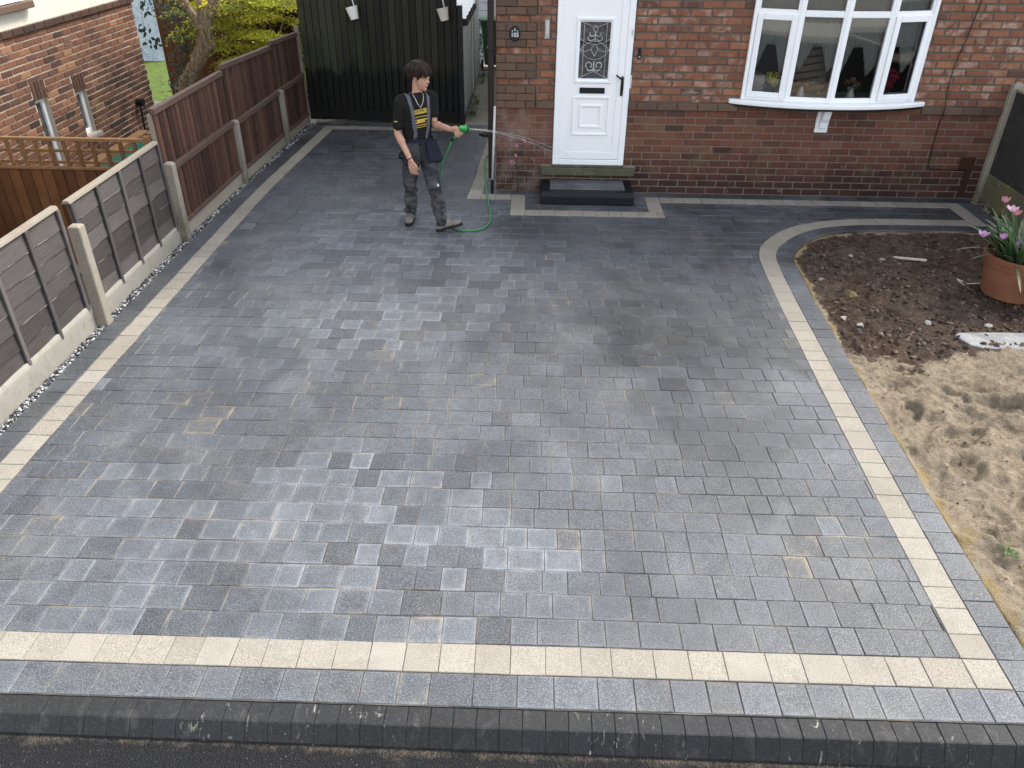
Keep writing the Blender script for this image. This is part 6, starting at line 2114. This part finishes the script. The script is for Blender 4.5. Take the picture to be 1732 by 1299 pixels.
body = MB()
torso(body, [(0, 0, 0.80, 0.13, 0.095), (0, 0, 0.95, 0.125, 0.09), (0, 0, 1.15, 0.14, 0.098), (0, 0, 1.30, 0.155, 0.10), (0.005, 0, 1.38, 0.12, 0.08), (0.01, 0, 1.42, 0.06, 0.055)])
limb(body, [(-0.742, -1.27, 1.36), (-0.735, -1.275, 1.44), hp(-0.025, 0, -0.045)], [0.062, 0.053, 0.055])
body.ell(hp(-0.018, 0, 0.030), 0.100, 0.078, 0.100, HM, 20, 14)
body.ell(hp(0.026, 0, -0.035), 0.070, 0.062, 0.082, HM, 18, 12)
body.ell(hp(0.062, 0, -0.098), 0.026, 0.026, 0.022, HM)
body.ell(hp(0.030, 0, -0.085), 0.052, 0.050, 0.030, HM)
body.ell(hp(0.080, 0, 0.018), 0.016, 0.045, 0.014, HM)
limb(body, [hp(0.084, 0, 0.010), hp(0.104, 0, -0.022)], [0.009, 0.0125], 8)
for s_ in (-1, 1):
    body.ell(hp(0.096, s_ * 0.010, -0.025), 0.009, 0.008, 0.008, HM, 8, 6)
    body.ell(hp(-0.010, s_ * 0.076, -0.012), 0.020, 0.009, 0.032, HM, 10, 8)
    body.ell(hp(0.062, s_ * 0.034, -0.018), 0.020, 0.022, 0.018, HM, 10, 8)
body.ell(hp(0.084, 0, -0.058), 0.012, 0.022, 0.007, HM, 10, 6)
body.ell(hp(0.082, 0, -0.068), 0.012, 0.020, 0.007, HM, 10, 6)
limb(body, [SR, ER, WR], [0.050, 0.040, 0.027])
limb(body, [ER + (WR - ER) * 0.1, ER + (WR - ER) * 0.32], [0.040, 0.042])
limb(body, [SL, EL, WL], [0.050, 0.040, 0.027])
limb(body, [EL + (WL - EL) * 0.1, EL + (WL - EL) * 0.32], [0.040, 0.042])
limb(body, [HR, KR, AR], [0.065, 0.042, 0.030]); limb(body, [HL, KL, AL], [0.065, 0.042, 0.030])
# right hand hanging, slightly curled
hd1 = Vector((0.22, -0.10, -0.97)).normalized(); hx = Vector((0.93, -0.25, 0.22)).normalized(); hn = hd1.cross(hx).normalized()
if hn.y > 0: hn = -hn
pc0 = WR + hd1 * 0.010
for k in range(4):
    o_ = hx * (-0.030 + 0.020 * k)
    limb(body, [pc0 + o_ * 0.55, pc0 + hd1 * 0.055 + o_ * 0.9, pc0 + hd1 * 0.085 + o_], [0.016, 0.0145, 0.0115], 8)
    L_ = (0.060, 0.074, 0.078, 0.068)[k]
    b0 = pc0 + hd1 * 0.085 + o_
    b1 = b0 + (hd1 * 0.95 - hn * 0.15 + hx * 0.03 * (k - 1.5)).normalized() * L_ * 0.48
    b2 = b1 + (hd1 * 0.78 - hn * 0.62).normalized() * L_ * 0.30
    b3 = b2 + (hd1 * 0.45 - hn * 0.9).normalized() * L_ * 0.24
    limb(body, [b0, b1, b2, b3], [0.0105, 0.0092, 0.0086, 0.0076], 8)
t0 = pc0 + hd1 * 0.025 + hx * 0.030
t1 = t0 + (hx * 0.55 + hd1 * 0.8 + hn * 0.2).normalized() * 0.045
t2 = t1 + (hx * 0.10 + hd1 * 0.98).normalized() * 0.032
limb(body, [t0, t1, t2], [0.0135, 0.0105, 0.0085], 8)
# left hand round the pistol grip
GT, GBm = Vector((-0.268, -1.566, 1.125)), Vector((-0.350, -1.525, 1.045))
gd = (GBm - GT).normalized()
pdir = (WL - (GT + GBm) / 2); pdir = (pdir - gd * pdir.dot(gd)).normalized()
qdir = gd.cross(pdir)
if qdir.y > 0: qdir = -qdir
gmid = GT + gd * 0.045
limb(body, [WL, gmid + pdir * 0.060, gmid + pdir * 0.032], [0.026, 0.026, 0.024], 10)
for k in range(4):
    cc = GT + gd * (0.010 + 0.0205 * k)
    limb(body, [WL.lerp(cc + pdir * 0.034, 0.45), cc + pdir * 0.034], [0.017, 0.0135], 8)
    ch = [cc + (pdir * math.cos(a) + qdir * math.sin(a)) * rr for a, rr in ((0.15, 0.033), (0.9, 0.032), (1.9, 0.027), (2.9, 0.025), (3.6, 0.024))]
    limb(body, ch, [0.0105, 0.0098, 0.009, 0.0085, 0.0076], 8)
limb(body, [gmid + pdir * 0.045 - gd * 0.02, GT + pdir * 0.030 - gd * 0.018 + qdir * 0.01, GT + pdir * 0.004 - gd * 0.032 + qdir * 0.014], [0.0135, 0.0105, 0.0085], 8)
bodyo, _b = fuse(body, 'body', 'skin', person, 0.0042, 5, 0.45)

# face details
for s_ in (-1, 1):
    m = MB(); m.ell(hp(0.0785, s_ * 0.031, 0.002), 0.010, 0.013, 0.006, HM, 10, 6); m.build('eyelid', 'skin', bodyo, smooth=True)
    m = MB(); m.ell(hp(0.0855, s_ * 0.031, -0.003), 0.0045, 0.010, 0.0028, HM, 8, 6); m.build('eye', 'rubber', bodyo, smooth=True)
    m = MB(); m.col = (0.3, 0, 0, 0); m.tube([hp(0.088, s_ * 0.016, 0.024), hp(0.088, s_ * 0.032, 0.028), hp(0.074, s_ * 0.050, 0.022)], 0.0035, 6); m.build('eyebrow', 'hair', bodyo)
m = MB(); m.tube([hp(0.086, -0.022, -0.064), hp(0.0965, 0, -0.0625), hp(0.086, 0.022, -0.064)], 0.0022, 6); m.build('mouth', 'petal_peach', bodyo)

# hair: a mop of overlapping locks
hr = MB()
hr.ell(hp(-0.026, 0, 0.040), 0.104, 0.088, 0.104, HM, 20, 12)
hair0 = MB()
hair0.add(hr.v, hr.f)
rg_ = random.Random(5)
for k in range(800):
    a = rg_.uniform(0, 2 * math.pi)
    e = rg_.uniform(0.0, 1.15)
    d = hf * math.cos(a) * math.sin(e) + hs * math.sin(a) * math.sin(e) + hu * math.cos(e)
    root = hp(-0.026, 0, 0.040) + hf * (d.dot(hf) * 0.098) + hs * (d.dot(hs) * 0.084) + hu * (d.dot(hu) * 0.103)
    front = math.cos(a)
    down = (hf * math.cos(a) + hs * math.sin(a))
    L_ = rg_.uniform(0.07, 0.125)
    low = 0.0
    pts = []
    q = root.copy(); v = (down * 0.75 + hu * 0.25 * (1 - e) + Vector((rg_.gauss(0, 0.2), rg_.gauss(0, 0.2), rg_.gauss(0, 0.12)))).normalized()
    for i in range(6):
        pts.append(q.copy())
        v = (v - hu * 0.42 - down * 0.06).normalized()
        q = q + v * L_ / 5
        # keep off the skull
        rel = q - hp(-0.026, 0, 0.030)
        x_, y_, z_ = rel.dot(hf) / 0.104, rel.dot(hs) / 0.088, rel.dot(hu) / 0.112
        rr = math.sqrt(x_ * x_ + y_ * y_ + z_ * z_)
        if rr < 1.0:
            q = hp(-0.026, 0, 0.030) + rel * (1.02 / max(rr, 0.2))
        u_ = (q - HC).dot(hu)
        if (q - HC).dot(hf) > 0.045 and u_ < 0.018: break
        if (q - HC).dot(hf) > -0.03 and u_ < -0.035: break
        if u_ < -0.07: break
    if len(pts) > 2:
        c_ = rg_.random()
        hair0.col = (c_, 0, 0, 0)
        n_ = len(pts)
        hair0.tube(pts, [0.0062 * (1 - 0.9 * (i / (n_ - 1)) ** 1.5) for i in range(n_)], 4)
hair0.build('hair', 'hair', person, smooth=True)

# T-shirt
fold = lambda s_, f_, a_: (lambda v: a_ * fbm(v[0] * f_, v[1] * f_, v[2] * f_ * 0.55, 3))
ts = MB()
torso(ts, [(0, 0, 0.90, 0.148, 0.108), (0, 0, 1.00, 0.146, 0.106), (0, 0, 1.12, 0.156, 0.113), (0, 0, 1.24, 0.168, 0.118), (0, 0, 1.33, 0.172, 0.112), (0.003, 0, 1.385, 0.140, 0.092), (0.008, 0, 1.418, 0.088, 0.074), (0.012, 0, 1.432, 0.066, 0.062)])
limb(ts, [SR + Vector((0.035, 0.02, 0.015)), SR, SR.lerp(ER, 0.40), SR.lerp(ER, 0.72)], [0.066, 0.066, 0.063, 0.062])
limb(ts, [SL + Vector((-0.035, -0.02, 0.012)), SL, SL.lerp(EL, 0.40), SL.lerp(EL, 0.60)], [0.064, 0.063, 0.060, 0.059])
tso, tsb = fuse(ts, 't_shirt', 'shirt_black', person, 0.006, 5, 0.5, lambda v: 0.011 * fbm(v[0] * 9, v[1] * 9, v[2] * 6, 3) + 0.005 * abs(fbm(v[0] * 22 + v[2] * 14, v[1] * 20, v[2] * 18, 2)))
# trousers
tr_ = MB()
torso(tr_, [(0, 0, 0.965, 0.152, 0.113), (0, 0, 0.90, 0.160, 0.116), (0, 0, 0.82, 0.168, 0.118), (0, 0, 0.76, 0.160, 0.11)][::-1])
limb(tr_, [HR + Vector((0, 0, 0.02)), HR.lerp(KR, 0.45) + Vector((0, -0.01, 0)), KR, KR.lerp(AR, 0.5) + Vector((0, 0.02, 0)), AR + Vector((0, 0, 0.015))], [0.094, 0.086, 0.070, 0.067, 0.068], 18)
limb(tr_, [HL + Vector((0, 0, 0.02)), HL.lerp(KL, 0.45) + Vector((0, -0.01, 0)), KL, KL.lerp(AL, 0.5) + Vector((0, 0.025, 0)), AL + Vector((0, 0, 0.02))], [0.094, 0.087, 0.073, 0.068, 0.068], 18)
tro, trb = fuse(tr_, 'trousers', 'trousers', person, 0.006, 4, 0.5, lambda v: 0.014 * fbm(v[0] * 11, v[1] * 11, v[2] * 17, 3) * (1.5 if v[2] < 0.5 else 0.7))
# knee tear showing pale lining
q = trb.ray_cast(Vector((-0.545, -1.8, 0.535)), Vector((0, 1, 0)))
if q[0]:
    m = MB(); c_ = q[0] + q[1] * 0.003
    s1 = q[1].orthogonal().normalized(); s2 = q[1].cross(s1)
    m.add([c_ + s1 * 0.016 + s2 * 0.004, c_ + s2 * 0.017, c_ - s1 * 0.012 + s2 * 0.006, c_ - s1 * 0.018 - s2 * 0.010, c_ - s2 * 0.014, c_ + s1 * 0.011 - s2 * 0.012], [(0, 1, 2, 3, 4, 5)])
    m.build('torn_patch', 'pipe_pale', tro)
# belt line
m = MB()
ring = []
for k in range(32):
    a = 2 * math.pi * k / 32
    ring.append(BC + Vector((0, 0, 0.958)) + LT * 0.158 * math.copysign(abs(math.cos(a)) ** 0.85, math.cos(a)) - FD * 0.119 * math.copysign(abs(math.sin(a)) ** 0.85, math.sin(a)))
vs, fs = [], []
for c_ in ring:
    d = (c_ - BC); d.z = 0; d.normalize()
    vs += [c_ + Vector((0, 0, -0.022)), c_ + d * 0.005 + Vector((0, 0, -0.020)), c_ + d * 0.005 + Vector((0, 0, 0.020)), c_ + Vector((0, 0, 0.022))]
for k in range(32):
    for j in range(3):
        a, b = k * 4 + j, ((k + 1) % 32) * 4 + j
        fs.append((a, b, b + 1, a + 1))
m.add(vs, fs); m.build('waistband', 'pouch_navy', person)
# holster pockets hanging over the hips
def pocket(l0, l1, f0, f1, zt, zb, flare, skew):
    m = MB()
    n, k_ = 10, 9
    vs, fs = [], []
    for side in (0, 1):
        for i in range(n + 1):
            for j in range(k_ + 1):
                u, v = i / n, j / k_
                la = l0 + (l1 - l0) * u + skew * v * (u if skew > 0 else 1 - u)
                fw = f0 + (f1 - f0) * u + flare * v + 0.010 * math.sin(u * 3.14) + 0.006 * fbm(u * 3, v * 3, l0 * 9, 2)
                z = zt + (zb - zt) * v + (0.012 * math.sin(u * 7) if v == 1 else 0)
                vs.append(bp(la, fw - (0.014 if side else 0), z))
    N_ = (n + 1) * (k_ + 1)
    ix = lambda s_, i, j: s_ * N_ + i * (k_ + 1) + j
    for i in range(n):
        for j in range(k_):
            fs.append((ix(0, i, j), ix(0, i, j + 1), ix(0, i + 1, j + 1), ix(0, i + 1, j)))
            fs.append((ix(1, i, j), ix(1, i + 1, j), ix(1, i + 1, j + 1), ix(1, i, j + 1)))
    for i in range(n):
        fs.append((ix(0, i, k_), ix(1, i, k_), ix(1, i + 1, k_), ix(0, i + 1, k_)))
    for j in range(k_):
        fs.append((ix(0, 0, j), ix(1, 0, j), ix(1, 0, j + 1), ix(0, 0, j + 1)))
        fs.append((ix(0, n, j), ix(0, n, j + 1), ix(1, n, j + 1), ix(1, n, j)))
    m.add(vs, fs)
    return m
pocket(-0.190, -0.045, 0.075, 0.135, 0.955, 0.735, 0.020, -0.015).build('holster_pocket', 'trousers', person, smooth=True)
pocket(0.040, 0.175, 0.135, 0.085, 0.955, 0.745, 0.045, 0.055).build('holster_pocket', 'pouch_navy', person, smooth=True)
m = MB(); m.tube([bp(-0.175, 0.02, 0.87), bp(-0.215, 0.03, 0.84), bp(-0.225, 0.03, 0.80), bp(-0.19, 0.03, 0.79)], [0.012, 0.016, 0.016, 0.012], 8); m.build('hammer_loop', 'pouch_navy', person, smooth=True)
# braces laid over the shirt
def ribbon(path, wd, mat, name, off=0.004):
    pts = []
    for i in range(len(path) - 1):
        for k in range(10):
            pts.append(Vector(path[i]).lerp(Vector(path[i + 1]), k / 10))
    pts.append(Vector(path[-1]))
    P, Nn = [], []
    for q in pts:
        loc, nr, _, _ = tsb.find_nearest(q)
        P.append(loc + nr * off); Nn.append(nr)
    for _i in range(3):
        P = [P[0]] + [(P[i - 1] + P[i] * 2 + P[i + 1]) / 4 for i in range(1, len(P) - 1)] + [P[-1]]
    m = MB(); vs, fs = [], []
    for i, q in enumerate(P):
        t = (P[min(i + 1, len(P) - 1)] - P[max(0, i - 1)]).normalized()
        s_ = t.cross(Nn[i]).normalized()
        vs += [q - s_ * wd, q + s_ * wd, q + s_ * wd + Nn[i] * 0.003, q - s_ * wd + Nn[i] * 0.003]
    for i in range(len(P) - 1):
        a = i * 4
        for j in range(4):
            fs.append((a + j, a + (j + 1) % 4, a + 4 + (j + 1) % 4, a + 4 + j))
    m.add(vs, [f[::-1] for f in fs])
    return m.build(name, mat, person)
ribbon([bp(-0.085, 0.16, 0.985), bp(-0.090, 0.17, 1.12), bp(-0.098, 0.17, 1.25), bp(-0.108, 0.13, 1.36), bp(-0.105, 0.03, 1.44), bp(-0.08, -0.09, 1.38), bp(-0.03, -0.16, 1.2), bp(0.0, -0.16, 1.0)], 0.0175, 'strap_grey', 'brace_strap')
ribbon([bp(0.085, 0.16, 0.985), bp(0.092, 0.17, 1.12), bp(0.100, 0.17, 1.25), bp(0.108, 0.13, 1.36), bp(0.105, 0.03, 1.44), bp(0.08, -0.09, 1.38), bp(0.03, -0.16, 1.2), bp(0.0, -0.16, 1.0)], 0.0175, 'strap_grey', 'brace_strap')
for la in (-0.085, 0.085):
    m = MB()
    q = tsb.find_nearest(bp(la, 0.2, 0.985))[0]
    m.box((-0.010, -0.007, -0.045), (0.010, 0.006, 0.012), lambda x, y, z: tuple(q + LT * x - FD * (y - 0.004) + Vector((0, 0, z))))
    m.build('brace_clip', 'black_plastic', person)
# printed lettering on the chest: yellow panels, dark letters, thin rules
def on_chest(lat, z, off):
    o_ = bp(lat, 0.5, z)
    h = tsb.ray_cast(o_, -FD)
    return (h[0] + FD * off) if h[0] else bp(lat, 0.12, z)
def panel(l0, l1, z0, z1, off, mat, name, slope=0.0):
    m = MB(); n, k_ = 12, 4
    vs = [on_chest(l0 + (l1 - l0) * i / n, z0 + (z1 - z0) * j / k_ + slope * i / n, off) for i in range(n + 1) for j in range(k_ + 1)]
    fs = [(i * (k_ + 1) + j, (i + 1) * (k_ + 1) + j, (i + 1) * (k_ + 1) + j + 1, i * (k_ + 1) + j + 1) for i in range(n) for j in range(k_)]
    m.add(vs, fs); return m.build(name, mat, tso)
panel(-0.066, 0.070, 1.236, 1.284, 0.0045, 'print_yellow', 'print_panel', 0.012)
panel(-0.066, 0.070, 1.146, 1.184, 0.0045, 'print_yellow', 'print_panel', 0.010)
for zz in (1.205, 1.122, 1.102):
    panel(-0.070, 0.072, zz, zz + 0.007, 0.0045, 'print_yellow', 'print_rule', 0.010)
vs, fs = text_mesh('DEWALT', 0.046)
xs_ = [v[0] for v in vs]; w0 = max(xs_) - min(xs_)
m = MB(); m.add([on_chest(v[0] / w0 * 0.130 + 0.002, 1.265 + v[1] * 1.15 + 0.012 * (v[0] / w0 + 0.5), 0.0062) for v in vs], fs); m.build('lettering', 'shirt_black', tso)
m = MB()
for la in (-0.055, 0.055):
    q = on_chest(la, 1.170, 0.0062)
    m.add([q + LT * 0.010 + Vector((0, 0, 0.010)), q - LT * 0.010 + Vector((0, 0, 0.010)), q - LT * 0.010 - Vector((0, 0, 0.010)), q + LT * 0.010 - Vector((0, 0, 0.010))], [(3, 2, 1, 0)])
m.build('lettering', 'shirt_black', tso)
q = SR.lerp(ER, 0.58) + Vector((-0.02, -0.2, 0)); h = tsb.ray_cast(q, Vector((0, 1, 0)))
if h[0]:
    m = MB(); c_ = h[0] + Vector((0, -0.003, 0)); m.box((-0.018, -0.002, -0.005), (0.018, 0.0, 0.005), lambda x, y, z: tuple(c_ + Vector((x, y, z)))); m.build('sleeve_mark', 'print_yellow', tso)
# chain and wristband
m = MB()
ch = [(-0.055, 0.055, 1.440), (-0.050, 0.092, 1.405), (-0.030, 0.128, 1.345), (0.0, 0.135, 1.300), (0.030, 0.128, 1.345), (0.050, 0.092, 1.405), (0.055, 0.055, 1.440)]
P = []
for i in range(len(ch) - 1):
    for k in range(6):
        t = k / 6
        q = Vector(bp(*[ch[i][j] * (1 - t) + ch[i + 1][j] * t for j in range(3)]))
        loc, nr, _, _ = tsb.find_nearest(q)
        P.append(loc + nr * 0.005)
m.tube(P, 0.003, 6); m.build('necklace', 'steel_chain', person, smooth=True)
m = MB()
wd_n = (WR - ER).normalized(); s1 = wd_n.orthogonal().normalized(); s2 = wd_n.cross(s1); c_ = WR - wd_n * 0.012
m.tube([c_ + (s1 * math.cos(a) + s2 * math.sin(a)) * 0.0295 for a in [2 * math.pi * k / 20 for k in range(21)]], 0.005, 6, cap=False)
m.build('wristband', 'rubber', person, smooth=True)

# boots
def boot(ank, f_, u_hint, name='boot'):
    f_ = f_.normalized(); s_ = f_.cross(u_hint).normalized(); u_ = s_.cross(f_)
    M = Matrix((f_, s_, u_)).transposed()
    at = lambda a, b, c: ank + f_ * a + s_ * b + u_ * c
    m = MB()
    limb(m, [at(-0.012, 0, 0.055), at(-0.015, 0, -0.02)], [0.050, 0.050], 14)
    m.ell(at(-0.030, 0, -0.045), 0.056, 0.042, 0.045, M)
    m.ell(at(0.060, 0, -0.045), 0.095, 0.045, 0.040, M)
    m.ell(at(0.135, 0, -0.050), 0.072, 0.050, 0.036, M)
    m.ell(at(0.035, 0, -0.015), 0.060, 0.040, 0.045, M)
    o, _t = fuse(m, name, 'boot_tan', person, 0.005, 4)
    out = []
    for k in range(28):
        a = 2 * math.pi * k / 28
        x_ = math.cos(a); y_ = math.sin(a)
        px_ = 0.060 + 0.152 * math.copysign(abs(x_) ** 0.9, x_)
        wdt = 0.050 if px_ > 0.08 else 0.043
        out.append((px_, wdt * math.copysign(abs(y_) ** 0.75, y_)))
    sm = MB(); sm.prism(out, -0.098, -0.066, lambda a, b, c: tuple(at(a, b, c))); sm.build('sole', 'boot_sole', o, bevel=0.005)
    lc = MB()
    for k in range(4):
        aa = 0.045 + 0.022 * k
        lc.tube([at(aa, -0.022, 0.018 - k * 0.008), at(aa + 0.004, 0, 0.032 - k * 0.009), at(aa, 0.022, 0.018 - k * 0.008)], 0.0032, 5)
    lc.build('laces', 'slat_brown', o)
boot(Vector((-0.905, -1.085, 0.100)), Vector((-0.06, -1, 0)), Vector((0, 0, 1)))
boot(Vector((-0.525, -1.400, 0.112)), Vector((0.94, 0.10, 0.24)), Vector((-0.1, 0.22, 1)))

# ---- hose, pistol nozzle and jet
nz = thing('spray_nozzle', (-0.24, -1.58, 1.04), 'bright green pistol hose nozzle held in the hand', 'hose nozzle')
m = MB()
jd = Vector((0.88, 0.42, -0.20)).normalized()
js = jd.orthogonal().normalized(); ju = jd.cross(js)
nc = Vector((-0.262, -1.580, 1.158))
m.lathe([(0.012, -0.035), (0.020, -0.030), (0.024, 0.0), (0.024, 0.02), (0.036, 0.03), (0.036, 0.058), (0.030, 0.062)], nc, 18, lambda q: js * q.x + ju * q.y + jd * q.z)
limb(m, [nc - jd * 0.01, GT, GBm], [0.018, 0.016, 0.015], 12)
m.build('gun_body', 'nozzle_green', nz, smooth=False)
m = MB(); m.lathe([(0.037, 0.036), (0.0385, 0.040), (0.0385, 0.050), (0.037, 0.054)], nc, 18, lambda q: js * q.x + ju * q.y + jd * q.z); m.build('head_ring', 'black_plastic', nz)
m = MB(); limb(m, [GBm + gd * 0.01, GBm + gd * 0.045], [0.0165, 0.0135], 12); m.build('coupling', 'black_plastic', nz, smooth=True)
hp_ = [GBm + gd * 0.045, Vector((-0.405, -1.49, 0.945)), Vector((-0.50, -1.36, 0.74)), Vector((-0.545, -1.22, 0.58)), Vector((-0.56, -1.12, 0.35)), Vector((-0.545, -1.10, 0.10)), Vector((-0.50, -1.17, 0.014)), Vector((-0.42, -1.32, 0.0125)), Vector((-0.33, -1.395, 0.0125)), Vector((-0.20, -1.400, 0.0125)), Vector((-0.085, -1.325, 0.0125)), Vector((-0.022, -1.16, 0.0125)), Vector((-0.02, -0.95, 0.0125)), Vector((-0.06, -0.55, 0.0125)), Vector((-0.115, -0.05, 0.0135)), Vector((-0.165, 0.45, 0.0135)), Vector((-0.200, 0.95, 0.0135)), Vector((-0.19, 1.35, 0.0135)), Vector((-0.10, 1.75, 0.0135)), Vector((-0.04, 2.1, 0.0135))]
H_ = []
for i in range(len(hp_) - 1):
    p0, p1, p2, p3 = hp_[max(0, i - 1)], hp_[i], hp_[i + 1], hp_[min(len(hp_) - 1, i + 2)]
    for k in range(7):
        t = k / 7
        H_.append(0.5 * ((2 * p1) + (-p0 + p2) * t + (2 * p0 - 5 * p1 + 4 * p2 - p3) * t * t + (-p0 + 3 * p1 - 3 * p2 + p3) * t ** 3))
m = MB(); m.tube(H_, 0.0082, 10)
tag(m.build('garden_hose', 'hose_green', None, smooth=True), 'green garden hose looping from the nozzle across the paving', 'hose')
wj = MB()
A0 = nc + jd * 0.064
END = Vector((1.02, -0.075, 0.335))
rg_ = random.Random(3)
for k in range(7):
    sp_ = Vector((rg_.gauss(0, 0.03), rg_.gauss(0, 0.03), rg_.gauss(0, 0.03)))
    pts = []
    for i in range(26):
        t = i / 25 * rg_.uniform(0.85, 1.0) if k else i / 25
        q = A0.lerp(END + sp_, t)
        q.z += 0.16 * 4 * t * (1 - t) * 0.55
        q += Vector((rg_.gauss(0, 1), rg_.gauss(0, 1), rg_.gauss(0, 1))) * 0.004 * t
        pts.append(q)
    if k < 2:
        wj.tube(pts, [0.0015 * (1 - 0.6 * i / 25) for i in range(26)], 5)
    for j in range(70):
        t = rg_.random() ** 0.6
        q = A0.lerp(END + sp_ * 2, t); q.z += 0.16 * 4 * t * (1 - t) * 0.55
        q += Vector((rg_.gauss(0, 1), rg_.gauss(0, 1), rg_.gauss(0, 1))) * 0.030 * t
        stone(wj, q, rg_.uniform(0.0008, 0.0020), (0.9, 0.9, 0.9), 1.0, 0.1)
for j in range(120):
    q = Vector((1.02 + rg_.gauss(0, 0.09), -0.08 - abs(rg_.gauss(0, 0.05)), 0.32 + rg_.gauss(0, 0.05)))
    stone(wj, q, rg_.uniform(0.0008, 0.0020), (0.9, 0.9, 0.9), 1.0, 0.1)
tag(wj.build('water_jet', 'water', None, smooth=True), 'thin jet of water arcing from the hose nozzle to the doorstep', 'water jet', kind='stuff')
